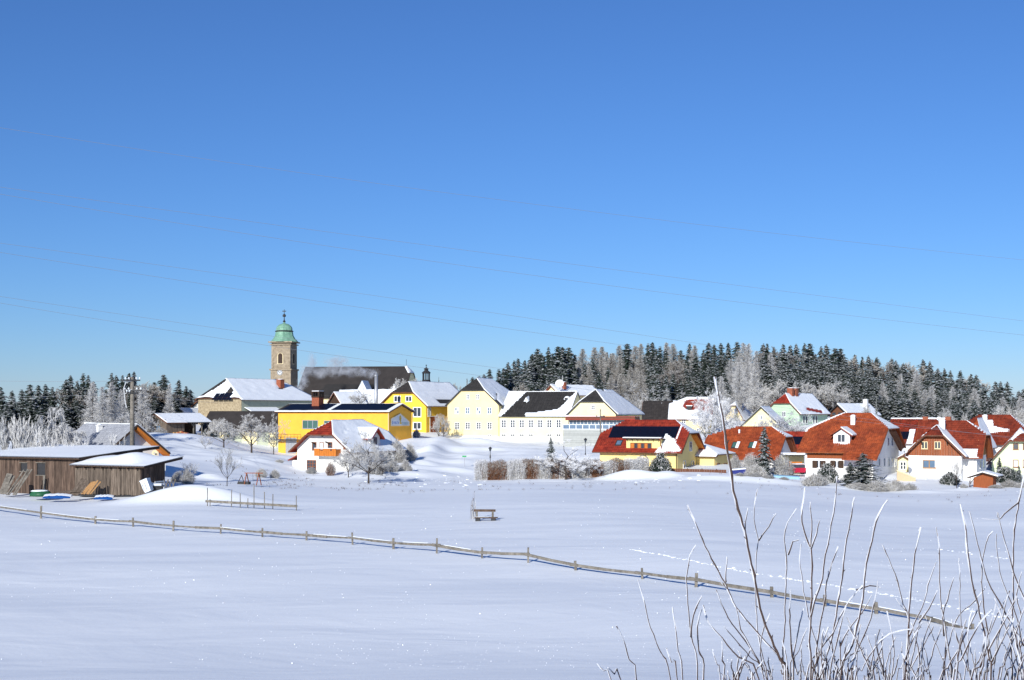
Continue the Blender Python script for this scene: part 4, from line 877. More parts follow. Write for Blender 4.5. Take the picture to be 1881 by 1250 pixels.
w2 = 1.15; mb = MB(); mb.prism([(xb-.1,y-w2,zb-.1),(xb-.1,y+w2,zb-.1),(xb-.1,y+w2,zb+1.25),(xb-.1,y,zb+2.0),(xb-.1,y-w2,zb+1.25)], (3.2,0,0)); dm = H.mb('dormer', mb, 'white')
mb = MB(); mb.prism([(xb-.6,y,zb+2.25),(xb-.6,y+w2+.5,zb+1.15),(xb+3,y+w2+.5,zb+1.15),(xb+3,y,zb+2.25)], (0,0,-.14)); mb.prism([(xb-.6,y,zb+2.25),(xb+3,y,zb+2.25),(xb+3,y-w2-.5,zb+1.15),(xb-.6,y-w2-.5,zb+1.15)], (0,0,-.14)); part('dormer_roof', mb, M_['oratile'], dm)
mb = MB(); mb.prism([(xb-.5,y,zb+2.4),(xb+3,y,zb+2.4),(xb+3,y-w2-.5,zb+1.3),(xb-.5,y-w2-.5,zb+1.3)], (0,0,-.14)); part('snow', mb, M_['roofsnow'], dm)
mb = MB(); mb.box(xb-.16,y-.5,zb+.25,xb-.08,y+.5,zb+1.25); wd = part('window', mb, M_['glass'], dm)
mb = MB(); mb.box(xb-.2,y-.04,zb+.25,xb-.1,y+.04,zb+1.25); mb.box(xb-.2,y-.56,zb+.2,xb-.1,y-.48,zb+1.3); mb.box(xb-.2,y+.48,zb+.2,xb-.1,y+.56,zb+1.3); part('dormer_frame', mb, M_['frame'], dm)
pd = inpoly([(1556,798),(1561,800),(1561,810),(1555,816),(1540,817),(1551,814)])
H.snow('L', lambda X,Y,u,q: max(pd(X,Y), .62 if (u > .985 and q < .5) else 0), th=.16, rough=.35, ny=70, nq=40)
y, q = H.roofpx('L', 1566.5, 781); p = H.rp('L', y, q); H.chimney(p[0]+.25, p[1], .62, p[2]-.8, p[2]+1.25, m='white')
for px in (1631.5, 1638.5): H.winpx('F', px, 806, 818, 2.6, cols=1, fr='frame', gl='glassb')
for px in (1615, 1624.5, 1632.5, 1639, 1644.5): H.winpx('F', px, 843, 856, 2.4, cols=1, fr='frame', gl='glassb')
mb = MB(); zc = hgt(874,182,886); mb.box(.05,-.04,zc-.03,W_-.05,-.005,zc+.03); H.mb('plinth_line', mb, 'dish')
for px in (1626, 1635, 1645): H.winpx('F', px, 879, 883, 3.5, cols=1, fr='dark')
mb = MB(); mb.prism([(W_+.7,-.95,H.zl('R',1)+.1),(W_/2+1.7,-.95,H.hip[0]-.1),(W_/2+1.7,.0,H.hip[0]-.1),(W_+.7,.0,H.zl('R',1)+.1)], (0,0,-.25)); H.mb('eave_lining', mb, 'fascia')

# chalet: front wing and main body
o_, W_, L_ = setup(1669, 1766, None, 877, 187, R(-28), 'c', 9)
H = House('brown_white_chalet', 'chalet with brown boarded gable over white walls and snow-striped roof', 'house', o_, R(-28), W_, L_, hgt(832,187,877), hgt(784,187,877,190), hip=(hgt(802,187,877),None), hipd=(1.8,0), wall='white', roof='browntile', ov=.7, gov=.9, sink=3, barge='fascia')
CH = H
zb = hgt(838,187,877)
n = 16
mb = MB()
for i in range(n*2):
    xa = W_*i/(n*2); xc = xa+W_/(n*4); zt = min(H.hip[0], H.he+(H.hr-H.he)*(1-abs(xc-W_/2)/(W_/2)))-.05; mb.box(xa+.01,-.07-.01*(i%2),zb,xa+W_/(n*2)-.01,-.005,zt)
H.mb('gable_board', mb, 'brown', kind='stuff')
H.hiptiles('browntile'); H.hipsnow('F', .14, f=lambda X,Y: 1.0 if (X-1690)+(Y-802)*1.15 < 6.0 else 0)
H.tiles('R','browntile'); H.tiles('L','browntile'); H.snow('R', lambda X,Y,u,q: 1 if True else 0, th=.18); H.snow('L', lambda X,Y,u,q: .65, th=.15, rough=.8)
for px in (1698.5, 1722.5): H.winpx('F', px, 812, 824, 9, fr='creamframe', cols=2, rows=1, out=.07)
H.winpx('F', 1707, 846, 859.5, 22, fr='newwood', gl='glassb', cols=2, rows=1); 
mb = MB(); t, z = H.at('F', 1724, 859); mb.box(t-.5,-.06,z,t+.5,-.01,z+1.1); H.mb('shutter', mb, 'frame')
H.winpx('F', 1727, 878, 882, 7, fr='frame', cols=1)
mb = MB(); mb.box(-.03,-.05,-3,W_+.03,-.005,hgt(872,187,877)); H.mb('plinth', mb, 'dish')
for x in (W_*.26, W_*.74): 
    mb = MB(); zt = H.hip[0]-.25; mb.beam((x,0,zt-1.1),(x,-.9,zt-.1),.14,.14); mb.beam((x,0,zt-.1),(x,-.95,zt-.1),.14,.14); H.mb('bracket', mb, 'darkwood')
H.chimney(W_*.56, 3.5, .8, H.hr-1.5, H.hr+.85, m='white')
o_, W_, L_ = setup(1690, 1794, 1811.5, 872, 188, R(60), 'a')
H2 = House('chalet_main', '', '', o_, R(60), W_, L_, hgt(832,188,872), hgt(775,188,872,192), hip=(hgt(801,188,872,190),None), hipd=(2.2,0), wall='white', roof='browntile', ov=.7, gov=.9, sink=3, barge='brown', root=CH)
H2.tiles('L','browntile'); H2.hipsnow('F', .16)
H2.snow('L', lambda X,Y,u,q: 1 if (X < 1795 and Y > 815 + .0) and q > .80 and u < .35 else 0, th=.15, rough=.4)
zb2 = hgt(838,188,872); mb = MB(); n = 12
for i in range(n):
    xa = W_*i/n; xc = xa+W_/n/2; zt = min(H2.hip[0], H2.he+(H2.hr-H2.he)*(1-abs(xc-W_/2)/(W_/2)))-.05; mb.box(xa+.01,-.07,zb2,xa+W_/n-.01,-.005,zt)
H2.mb('gable_board', mb, 'newwood', kind='stuff')
for px in (1801, 1806.5): H2.winpx('F', px, 846, 859, 2.4, cols=1, fr='frame', gl='glassb')
mb = MB(); mb.prism([(W_+.7,-.85,H2.zl('R',1)+.1),(W_/2+.8,-.85,H2.hip[0]-.1),(W_/2+.8,.0,H2.hip[0]-.1),(W_+.7,.0,H2.zl('R',1)+.1)], (0,0,-.25)); H2.mb('eave_lining', mb, 'brown')
# link building between big red house and chalet
o_, W_, L_ = setup(1646, 1672, None, 876, 196, R(-25), 'c', 5)
H = House('link_house', 'small cream building with a doorway between big red house and chalet', 'house', o_, R(-25), W_, L_, hgt(846,196,876), hgt(838,196,876), wall='cream2', roof='darktile', sink=3, ov=.2); H.snow('R', None); H.snow('L', None)
H.winpx('F', 1659, 850, 862, 9, cols=2, rows=2)
# far red roofs on the right
o_, W_, L_ = setup(1632, 1752, None, 842, 226, R(62), 'a'); W_ = 9
H = House('far_red_house', 'red-brown tiled house behind the chalet chimney with small solar strip', 'house', o_, R(62), W_, L_, hgt(812,226,842), hgt(771,226,842,231), wall='white', roof='browntile', ov=.6, sink=3, hip=(hgt(785,226,842),None))
H.tiles('L','redtile', q1=.5); H.tiles('L','browntile'); H.panels('L', L_*.70, L_*.86, .55, .85, 3, 1)
H.snow('L', lambda X,Y,u,q: 1 if (.60 < u < .68 and q > .45) or q < .03 else 0, th=.14, rough=.4)
for f in (.15, .5): H.chimney(H.xr, L_*f, .9, H.hr-1, H.hr+.5, m='brick', cap=False)
o_, W_, L_ = setup(1760, 1874, 1897, 850, 222, R(62), 'a')
H = House('right_red_house', 'dark red hipped roof with snow valley at the far right edge', 'house', o_, R(62), 9.5, L_, hgt(812,222,850), hgt(764,222,850,227), wall='white', roof='browntile', ov=.7, sink=3, hip=(hgt(790,222,850,224),hgt(790,228,850)), hipd=(2.2,3))
H.tiles('L','browntile'); H.hipsnow('F', .16)
ps2 = inpoly([(1812,772),(1822,772),(1824,780),(1824,784),(1862,792),(1815,795)])
H.snow('L', lambda X,Y,u,q: ps2(X,Y), th=.16, rough=.3, ny=60)
y, q = H.roofpx('L', 1809.5, 777); p = H.rp('L', y, q); H.chimney(p[0], p[1], .75, p[2]-1, p[2]+1.2, m='white')
# front-left wing of it
o_, W_, L_ = setup(1772, 1812, None, 850, 214, R(-28), 'c', 7)
H = House('red_wing', 'small orange-red half-hipped wing peeping over the chalet roof', 'house', o_, R(-28), W_, L_, hgt(812,214,850), hgt(772,214,850), wall='brown', roof='oratile', ov=.6, gov=.6, sink=3, hip=(hgt(790,214,850),None), hipd=(2.,0)); H.hiptiles('oratile'); H.tiles('L','oratile'); H.snow('R', None, th=.2)
# lime house at the right edge
o_, W_, L_ = setup(1822, 1925, None, 873, 198, R(-22), 'c', 12)
H = House('lime_house', 'pale lime-green house with brown half-hip roof at right picture edge', 'house', o_, R(-22), W_, L_, hgt(846,198,873), hgt(790,198,873,202), hip=(hgt(812,198,873),None), hipd=(2.4,0), wall='lime', roof='browntile', ov=.7, gov=.8, sink=3)
H.hiptiles('browntile'); H.tiles('L','browntile'); H.hipsnow('F', .14, f=lambda X,Y: 1.0 if (X-1850)*.75+(Y-812) < 6 else 0); H.snow('L', lambda X,Y,u,q: .5, th=.1, rough=1.0); H.snow('R', None)
for px in (1866, 1884): H.winpx('F', px, 816, 825, 8, fr='brownframe', cols=1)
for px in (1866, 1884): H.winpx('F', px, 846, 858, 8, fr='brownframe', gl='dish', cols=1)

# far houses below the wood
o_, W_, L_ = setup(1232, 1306, None, 792, 252, R(80), 'a'); W_ = 10
H = House('red_domed_house', 'cream house whose snowy roof shows a bare rounded red patch', 'house', o_, R(80), W_, L_, hgt(768,252,792), hgt(733,252,792,257), hip=(None,hgt(745,252,792)), hipd=(2,3), wall='cream', roof='redtile', ov=.5, sink=4)
pr = inpoly([(1253,748),(1258,738),(1270,733),(1310,733),(1310,766),(1292,757),(1278,754),(1266,756)])
H.tiles('L','redtile'); H.snow('L', lambda X,Y,u,q: 1-pr(X,Y), th=.2, rough=.35, ny=60); H.hipsnow('B', .2)
for px, yt, yb in ((1276.5,771,779),(1256,770,778),(1283.5,788,795)): H.winpx('L', px, yt, yb, 6, cols=2, rows=2)
y, q = H.roofpx('L', 1266, 751); p = H.rp('L', y, q); mb = MB(); mb.prism([(p[0]-.4,p[1]-.5,p[2]-.3),(p[0]-.4,p[1]+.5,p[2]-.3),(p[0]-.4,p[1]+.5,p[2]+.5),(p[0]-.4,p[1]-.5,p[2]+.5)], (1.2,0,0)); dk = H.mb('roof_hatch', mb, 'dark')
mb = MB(); mb.box(p[0]-.5,p[1]-.6,p[2]+.5,p[0]+1,p[1]+.6,p[2]+.65); part('snow', mb, M_['roofsnow'], dk)
o_, W_, L_ = setup(1182, 1236, None, 785, 275, R(80), 'a'); W_ = 9
H = House('brown_roofed_house', 'house with bare dark brown roof behind the snowy cross house', 'house', o_, R(80), W_, L_, hgt(770,275,785), hgt(738,275,785,279), wall='greyw', roof='darktile', sink=4); H.tiles('L','darktile', dq=.5, dy=.5); H.snow('L', lambda X,Y,u,q: 1 if u < .08 else .1, th=.12)
o_, W_, L_ = setup(1333, 1363, None, 790, 288, R(-25), 'c', 8)
H = House('small_yellow_house', 'small pale yellow gable house beside the tall frosted tree', 'house', o_, R(-25), W_, L_, hgt(765,288,790), hgt(739,288,790), hip=(hgt(746,288,790),None), wall='cream', roof='darktile', sink=4, ov=.6); H.hipsnow('F',.2); H.snow('R', None); H.snow('L', None); H.winpx('F', 1352, 752, 758, 5, cols=2, sur=True); H.winpx('F', 1345, 768, 775, 5, cols=2)
o_, W_, L_ = setup(1357, 1440, None, 795, 262, R(-20), 'c', 10)
H = House('white_gable_barn', 'blank cream gable wall with dark roof edge left of green house', 'barn', o_, R(-20), W_, L_, hgt(788,262,795), hgt(749,262,795), wall='cream2', roof='darktile', sink=4, ov=.5, gov=.4, barge='dark'); H.snow('R', None); H.snow('L', None, th=.1); H.winpx('F', 1397, 765, 771, 6, cols=1, gl='dish')
o_, W_, L_ = setup(1407, 1468, None, 790, 278, R(-35), 'c', 16)
H = House('green_house', 'pale green house with red half-hip, snowy roof and two brick chimneys', 'house', o_, R(-35), W_, L_, hgt(758,278,790), hgt(725,278,790,282), hip=(hgt(742,278,790),None), hipd=(1.6,0), wall='green', roof='redtile', sink=4, ov=.5)
H.hiptiles('redtile'); H.snow('R', lambda X,Y,u,q: 0 if (1480 < X < 1512 and abs(Y-(751+(X-1480)*.22)) < 3.5) else 1, th=.2, rough=.3)
for t in (4.0, 6.2): H.chimney(H.xr+.2, t, 1.2, H.hr-1, H.hr+1.3, m='brick', capm='brick')
for t in (2.5, 4.0, 8.0, 9.5): H.win('R', t, H.he-2.3, .9, 1.5, cols=1)
H.winpx('F', 1440, 757, 765, 6, cols=2)
o_, W_, L_ = setup(1525, 1556, None, 775, 298, R(-38), 'c', 17)
H = House('brown_chalet', 'small brown boarded chalet with snow roof at the wood edge', 'chalet', o_, R(-38), W_, L_, hgt(759,298,775), hgt(744,298,775), wall='fascia', roof='darktile', sink=4, ov=.8, gov=.8, barge='dark'); H.snow('R', None, th=.25)
for px in (1532, 1543): H.winpx('F', px, 758, 763, 6, fr='fascia', cols=1)
H.chimney(H.xr+1.0, 13, .9, H.hr-1, H.hr+1.2, m='white')
o_, W_, L_ = setup(1000, 1028, None, 740, 300, R(-40), 'c', 15)
H = House('roof_behind_wing', 'snowy roof and red-edged gable rising behind the long cream wing', 'house', o_, R(-40), W_*1.0, L_, hgt(724,300,740), hgt(709,300,740), wall='cream2', roof='redtile', sink=6, ov=.5, gov=.6, barge='fascia'); H.snow('R', None, th=.25); H.snow('L', lambda X,Y,u,q: .6)
H.chimney(H.xr+1.2, 3, .8, H.hr-1, H.hr+.8, m='brick')
def dish(name, label, p, r, yaw, tilt, pole, m='dish'):
    t = thing(name, label, 'satellite dish', p, yaw); mb = MB(); n = 14
    for i in range(5): pass
    mb.lathe([(r*.06,.0),(r*.5,r*.06),(r*.85,r*.2),(r,r*.3),(r*.97,r*.34),(r*.5,r*.12),(r*.05,r*.05)], n)
    T = Matrix.Translation((0,0,pole)) @ Matrix.Rotation(R(90-tilt), 4, 'X'); part('reflector', mb, M_[m], t, T, smooth=True)
    mb = MB(); mb.tube([(0,.1,-.3),(0,.1,pole)], .05, 6); mb.tube([(0,0,pole-r*.6),(0,-r*.9,pole)], .03, 5); mb.box(-.08,-r*.9-.12,pole-.08,.08,-r*.9+.05,pole+.08); part('arm', mb, M_['metal'], t)
dish('satellite_dish', 'round white satellite dish on the roof behind the long cream wing', P(1028, 713, 298), 1.0, R(-10), 25, .9, 'frame')
dish('satellite_dish', 'grey satellite dish on wall between big red house and chalet', P(1662.5, 836, 184), .42, R(-35), 20, .55)
dish('satellite_dish', 'small white satellite dish above the chalet chimney', P(1724.5, 774, 194), .3, R(-20), 25, .35, 'frame')
# left house below the pole
o_, W_, L_ = setup(135, 196, 292, 866, 150, R(42), 'a')
H = House('orange_soffit_house', 'house behind plank barn with rimed tile roof and wide orange eaves', 'house', o_, R(42), W_, L_+3.2, hgt(826,150,866), hgt(783,150,866,152), wall='greyw', roof='darktile', ov=.8, gov=1.1, sink=3, barge='darkwood')
H.tiles('L', 'rime', dq=.34, dy=.30)
mb = MB(); x0 = H.xof('R', H.zl('R',1)); zl = H.zl('R',1)
mb.prism([(H.xr,-1.15,H.hr-.02),(x0,-1.15,zl-.02),(x0,.0,zl-.02),(H.xr,.0,H.hr-.02)], (0,0,-.45)); H.mb('eave_lining', mb, 'orange')
y, q = H.roofpx('L', 180, 794); p = H.rp('L', y, q); H.chimney(p[0]+.2, p[1], .55, p[2]-.8, p[2]+.75, m='white')
H.snow('R', None, th=.15)
mb = MB(); mb.box(W_-1.6,-1.3,H.he-2.6,W_+.2,-.01,H.he-.9); H.mb('bay', mb, 'white')
dish('satellite_dish', 'cream satellite dish below the orange eaves of the left house', P(285, 836, 146.5), .34, R(5), 20, .2, 'creamframe')
# ---------------------------------------------------------------- barns on the left
def plankwall(root, T, p0, p1, z0, z1a, z1b, m, w=.2, seed=1, holes=()):
    """upright boards from p0 to p1, boards differ in width, depth and length"""
    rg = random.Random(seed); a = Vector((*p0,0)); b_ = Vector((*p1,0)); d = (b_-a); L = d.length; d.normalize(); n = Vector((d.y,-d.x,0)); mb = MB(); x = 0
    while x < L-.02:
        ww = min(w*rg.uniform(.75,1.3), L-x); zt = z1a+(z1b-z1a)*(x+ww/2)/L-rg.uniform(0,.05); zb = z0+rg.uniform(-.02,.1); o = rg.uniform(.0,.03); cx_ = x+ww/2
        segs = [(zb, zt)]
        for hx0,hx1,hz0,hz1 in holes:
            if hx0 < cx_ < hx1: segs = [(zb, hz0), (hz1, zt)]
        for s0, s1 in segs:
            q = [a+d*(x+.006)+n*o, a+d*(x+ww-.006)+n*o]
            vs = [Vector((q[0].x,q[0].y,s0)),Vector((q[1].x,q[1].y,s0)),Vector((q[1].x,q[1].y,s1)),Vector((q[0].x,q[0].y,s1))]
            mb.prism(vs, n*-.05)
        x += ww
    return part('plank', mb, M_[m], root, T, kind='stuff')
def corrugated(root, p0, p1, p2, p3, m, mS, amp=.045, per=.19, snow=.05, name='roof'):
    """eave p0->p1, ridge p3->p2; waves run down the slope"""
    p0,p1,p2,p3 = map(Vector,(p0,p1,p2,p3)); L = (p1-p0).length; n = int(L/per)*4; mb = MB(); sb = MB()
    for j in range(n+1):
        u = j/n; a = p0.lerp(p1,u); b_ = p3.lerp(p2,u); w_ = amp*math.sin(j*math.pi/2+.78)
        mb.v += [(a.x,a.y,a.z+w_),(b_.x,b_.y,b_.z+w_),(b_.x,b_.y,b_.z+w_-.02),(a.x,a.y,a.z+w_-.02)]
    for j in range(n):
        i = 4*j
        for k in range(4): mb.f.append([i+k,i+(k+1)%4,i+4+(k+1)%4,i+4+k]); mb.m.append(0)
    r = part(name, mb, M_[m], root)
    K = 12; J = 40; idx = []
    for k in range(K+1):
        for j in range(J+1):
            u = j/J; v = .012+.975*k/K; p = p0.lerp(p1,u).lerp(p3.lerp(p2,u), v); e = k in (0,K) or j in (0,J)
            h = amp*.5+(.0 if e else snow*(1+.8*float(vnoise(p.x*.6,p.y*.6))))
            sb.v.append((p.x,p.y,p.z+h+.012))
    for k in range(K):
        for j in range(J): i = k*(J+1)+j; sb.f.append([i,i+1,i+J+2,i+J+1]); sb.m.append(0)
    part('snow_cover', sb, M_[mS], r, smooth=True); return r
ph = R(65); e = Vector((math.cos(ph), math.sin(ph), 0)); nl_ = Vector((-math.sin(ph), math.cos(ph), 0))
B = P(139, 906, 127); Lb = lenpx(B, nl_, -60); Wb = lenpx(B, e, 262)
bn = thing('plank_barn', 'long weathered plank barn with corrugated snowy roof and square dark openings', 'barn', B, ph)
he, hb = hgt(845,127,906), hgt(822,127,906,135)-.35
def loc(px, py, o=0):   # point on the front wall of the barn in its own frame (x=0 plane)
    t = lenpx(B, nl_, px); q = B+nl_*t; return t, CAMZ-(py-HY)/F*q.y-B.z
h1 = [(loc(37,860)[0], loc(50,860)[0]), (loc(69,860)[0], loc(84,860)[0])]
holes = []
tz = [loc(44,851)[1], loc(44,866)[1], loc(76,851)[1], loc(76,873)[1]]
hw = [(Lb-max(loc(37,860)[0],loc(51,860)[0]), Lb-min(loc(37,860)[0],loc(51,860)[0]), tz[1], tz[0]), (Lb-loc(67,860)[0], Lb-loc(84,860)[0], tz[3], tz[2])]
plankwall(bn, None, (0,Lb), (0,0), -.3, he, he, 'wood', .21, 3, hw)
plankwall(bn, None, (.05,0), (Wb,0), -.5, he, hb, 'wood', .24, 5)
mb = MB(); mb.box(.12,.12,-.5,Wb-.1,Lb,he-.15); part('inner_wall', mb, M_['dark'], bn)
for (a0,a1,z0,z1) in hw:
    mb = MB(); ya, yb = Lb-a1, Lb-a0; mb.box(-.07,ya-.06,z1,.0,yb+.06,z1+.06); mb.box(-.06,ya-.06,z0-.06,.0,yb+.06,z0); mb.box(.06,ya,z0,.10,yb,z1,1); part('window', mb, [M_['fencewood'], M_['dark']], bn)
mb = MB(); t, z = loc(82, 885); mb.box(-.08,t-.13,-.2,-.035,t+.13,tz[3]-.05); part('pale_board', mb, M_['fencewood'], bn)
mb = MB(); mb.box(-.5,-.8,he+.02,-.42,Lb,he+.2); mb.beam((-.5,-.85,he+.1),(Wb+1.6,-.85,hb+.27),.06,.26); part('bargeboard', mb, M_['darkwood'], bn)
for i in range(int(Lb/1.2)):
    mb = MB(); y = i*1.2+.4; mb.box(-.45,y-.06,he-.02,.3,y+.06,he+.14); part('rafter_end', mb, M_['darkwood'], bn)
corrugated(bn, (-.6,Lb,he+.23), (-.6,-.9,he+.23), (Wb+1.7,-.9,hb+.42), (Wb+1.7,Lb,hb+.42), 'metal', 'roofsnow')
# front shed
B2 = P(258, 906, 122.5); L2 = lenpx(B2, nl_, 138); W2 = lenpx(B2, e, 303)
sd = thing('plank_shed', 'smaller grey-brown plank shed with a thick snow hump on its roof', 'shed', B2, ph)
he2, hb2 = hgt(860,122.5,906), hgt(848,122.5,906,127)
plankwall(sd, None, (0,L2), (0,0), -.3, he2, he2, 'wood2', .24, 8); plankwall(sd, None, (.05,0), (W2,0), -.5, he2, hb2, 'wood', .24, 9)
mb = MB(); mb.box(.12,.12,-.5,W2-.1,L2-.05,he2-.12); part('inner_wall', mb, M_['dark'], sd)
mb = MB(); mb.box(-.42,-.7,he2+.02,-.36,L2+.2,he2+.15); mb.beam((-.45,-.8,he2+.08),(W2+1.6,-.8,hb2+.32),.06,.22); part('bargeboard', mb, M_['darkwood'], sd)
for i in range(int(L2/1.05)+1):
    mb = MB(); y = i*1.05+.3; mb.box(-.38,y-.07,he2-.14,.1,y+.07,he2+.02); part('rafter_end', mb, M_['darkwood'], sd)
rf = corrugated(sd, (-.5,L2+.3,he2+.18), (-.5,-.85,he2+.18), (W2+1.7,-.85,hb2+.48), (W2+1.7,L2+.3,hb2+.48), 'metal', 'roofsnow')
sb = MB(); K, J = 18, 30
for k in range(K+1):
    for j in range(J+1):
        u, v = j/J, k/K; x = .2+(W2+1.0)*v; y = L2*.06+(L2*.98)*u
        f = max(0,math.sin(math.pi*u))**.6*max(0,math.sin(math.pi*v))**.7*(.75+.35*math.sin(u*5+1)*1)*(.4+.6*sm(0,.35,u))
        z = he2+.25+(hb2-he2+.3)*(x+.5)/(W2+2.2); sb.v.append((x,y,z+.85*f-.02))
for k in range(K):
    for j in range(J): i = k*(J+1)+j; sb.f.append([i,i+1,i+J+2,i+J+1]); sb.m.append(0)
part('snow_hump', sb, M_['roofsnow'], rf, smooth=True)
mb = MB(); mb.box(W2*.55,-.14,.9,W2*.95,-.05,1.0); mb.box(W2*.55,-.14,.1,W2*.6,-.05,1.0); mb.box(W2*.9,-.14,.1,W2*.95,-.05,1.0); mb.box(W2*.62,-.06,.1,W2*.9,-.04,.9,1); part('small_window', mb, [M_['frame'], M_['dark']], sd)
# things lying against the barns
def lean(name, label, px0, px1, pyb, pyt, d, w, m, n, seed, group='boards leaning on the barns', cat='boards', spread=1.0):
    rg = random.Random(seed); t = thing(name, label, cat, P((px0+px1)/2, pyb, d), 0, group); k = d/F; h = (pyb-pyt)*k
    for i in range(n):
        xb = ((px0+(px1-px0)*(i+.5)/n)-(px0+px1)/2)*k; lean_ = rg.uniform(.25,.6)*spread
        mb = MB(); mb.beam((xb-lean_*.5,rg.uniform(-.15,.1),-.1),(xb+lean_*.5,1.1+rg.uniform(0,.3),h*rg.uniform(.75,1)),w*rg.uniform(.7,1.2),.04,up=Vector((0,-1,.3))); part('board', mb, M_[m], t)
lean('leaning_boards', 'wide grey slab boards leaning at left end of barn wall', 3, 14, 906, 868, 125.6, .55, 'fencewood', 2, 3)
lean('leaning_boards', 'bundle of long grey poles and boards leaning left of the barn windows', 20, 40, 908, 862, 125, .13, 'fencewood', 7, 4, spread=2.6)
lean('leaning_boards', 'dark planks leaning where barn and front shed meet', 134, 150, 908, 880, 121.5, .22, 'wood2', 4, 5, spread=1.6)
lean('leaning_boards', 'fresh orange-brown boards leaning on the grey front shed', 153, 173, 906, 883, 121.6, .17, 'newwood', 5, 6, spread=1.0)
lean('leaning_boards', 'narrow boards leaning at right corner of the front shed', 254, 266, 907, 880, 121, .2, 'wood2', 3, 7, spread=-1.4)
# upturned green boat-like tub
t = thing('green_sled', 'upturned dark green plastic tub with snow beside the barn', 'tub', P(75, 910, 122.5), R(5)); mb = MB()
mb.lathe([(1.0,-.1),(.98,.12),(.8,.36),(.3,.42),(.02,.43)], 14, shape=lambda a: 1.0 if abs(math.sin(a)) < .6 else .75); part('body', mb, M_['greenp'], t, smooth=True)
mb = MB(); mb.lathe([(.84,.37),(.7,.46),(.3,.5),(.02,.5)], 12, c=(-.1,.05,0), shape=lambda a: 1.0 if abs(math.sin(a)) < .6 else .75); part('snow', mb, M_['roofsnow'], t, smooth=True)
for px, py, w_, lab in ((104, 912, 1.25, 'blue tarp edge showing under snow next to the green tub'), (190, 914, .85, 'blue tarp strip lying alone in snow before the front shed')):
    t = thing('blue_tarp', lab, 'tarp', P(px, py+.8, 120), R(3), 'blue tarps in the snow'); rg = random.Random(px); mb = MB(); n = 14; top = []; bot = []
    for i in range(n+1):
        x = -w_+2*w_*i/n; z = .12*math.sin(math.pi*i/n)**.5*(1+.3*rg.uniform(-1,1)); top.append((x,.1,z)); bot.append((x,-.22+.05*rg.random(),-.15))
    mb.v += top+bot+[(x,.9,z*.5) for x,y,z in top]
    for i in range(n): mb.f += [[i,i+1,n+2+i,n+1+i],[i,2*n+2+i,2*n+3+i,i+1]]; mb.m += [0,0]
    part('sheet', mb, M_['blue'], t, smooth=True)
    mb = MB(); mb.v += [(x,.05,z-.02) for x,y,z in top]+[(x,.5,z+.16) for x,y,z in top]+[(x,1.0,z*.6) for x,y,z in top]
    for i in range(n): mb.f += [[i,n+1+i,n+2+i,i+1],[n+1+i,2*n+2+i,2*n+3+i,n+2+i]]; mb.m += [0,0]
    part('snow', mb, M_['roofsnow'], t, smooth=True)
t = thing('tipped_bin', 'battered white enamel bin tipped over at the shed corner', 'bin', P(270, 903, 120.5), R(-10)); mb = MB()
T = Matrix.Translation((0,0,.55)) @ Matrix.Rotation(R(-22),4,'Y'); mb.lathe([(.42,-.6),(.5,-.2),(.5,.5),(.54,.52),(.54,.6),(.46,.6),(.44,-.1)], 4); part('body', mb, M_['white2'], t, T)
mb = MB(); mb.box(-.05,-.45,-.4,.05,-.38,.3); mb.box(-.3,-.45,-.3,-.22,-.38,.3); part('rib', mb, M_['dish'], t, T)
t = thing('water_trough', 'snow-topped grey trough lying behind the tipped white bin', 'trough', P(285, 902, 121.5), R(10)); mb = MB()
mb.prism([(-.8,-.5,.5),(.8,-.5,.5),(.8,.5,.5),(-.8,.5,.5)], (.0,0,-.12)); mb.prism([(-.7,-.42,.38),(.6,-.42,.38),(.6,.42,.38),(-.7,.42,.38)], (0,0,-.6)); part('basin', mb, M_['dark'], t)
mb = MB(); mb.prism([(-.75,-.48,.72),(.6,-.48,.68),(.7,.48,.70),(-.75,.48,.76)], (0,0,-.21)); part('snow', mb, M_['white2'], t)
t = thing('wooden_crates', 'pale broken crate frames leaning near shed right corner', 'crate', P(303, 896, 121), R(20)); 
for k in range(3):
    mb = MB(); x = k*.32; mb.beam((x,0,-.1),(x+.35,.2,.75),.09,.05); mb.beam((x+.3,0,-.1),(x-.1,.25,.7),.07,.05); part('slat', mb, M_['fencewood'], t)
t = thing('snow_debris', 'scattered boards half buried in snow before the barn', 'boards', P(125, 906, 121.5), R(0))
for k in range(5):
    mb = MB(); mb.beam((-1+k*.3,-.3+.15*k,.05+.05*k),(1.2-k*.1,.1+.1*k,.12+.05*k),.14,.05); part('board', mb, M_['wood2'], t)

# ---------------------------------------------------------------- poles, lamps, wires
def tp(px0, py0, px1, py1, d): return P(px0,py0,d), P(px1,py1,d)
p0 = P(243, 845, 141); kk = 141/F
up = thing('utility_pole', 'tall grey timber utility pole with crossarms left of the old shed', 'utility pole', p0); h_ = (845-693)*kk
mb = MB(); mb.tube([(0,0,-1),(0,0,h_*.5),(0,0,h_)], [.26,.24,.20], 10); part('pole', mb, M_['fencewood'], up, smooth=True)
for py, w_, rz in ((699,.9,20),(718,1.1,-8),(722,.7,15)):
    z = (845-py)*kk; mb = MB(); v = Vector((math.cos(R(rz)),math.sin(R(rz)),0))*w_; mb.beam(Vector((0,-.25,z))-v*.75,Vector((0,-.25,z))+v,.12,.14); ca = part('crossarm', mb, M_['dark'], up)
    for s_ in (-.7,-.3,.55,.95):
        q = Vector((0,-.25,z))+v*s_; mb = MB(); mb.lathe([(.03,.07),(.04,.15),(.09,.17),(.10,.26),(.05,.32)],8,c=q); part('insulator', mb, M_['white2'], ca)
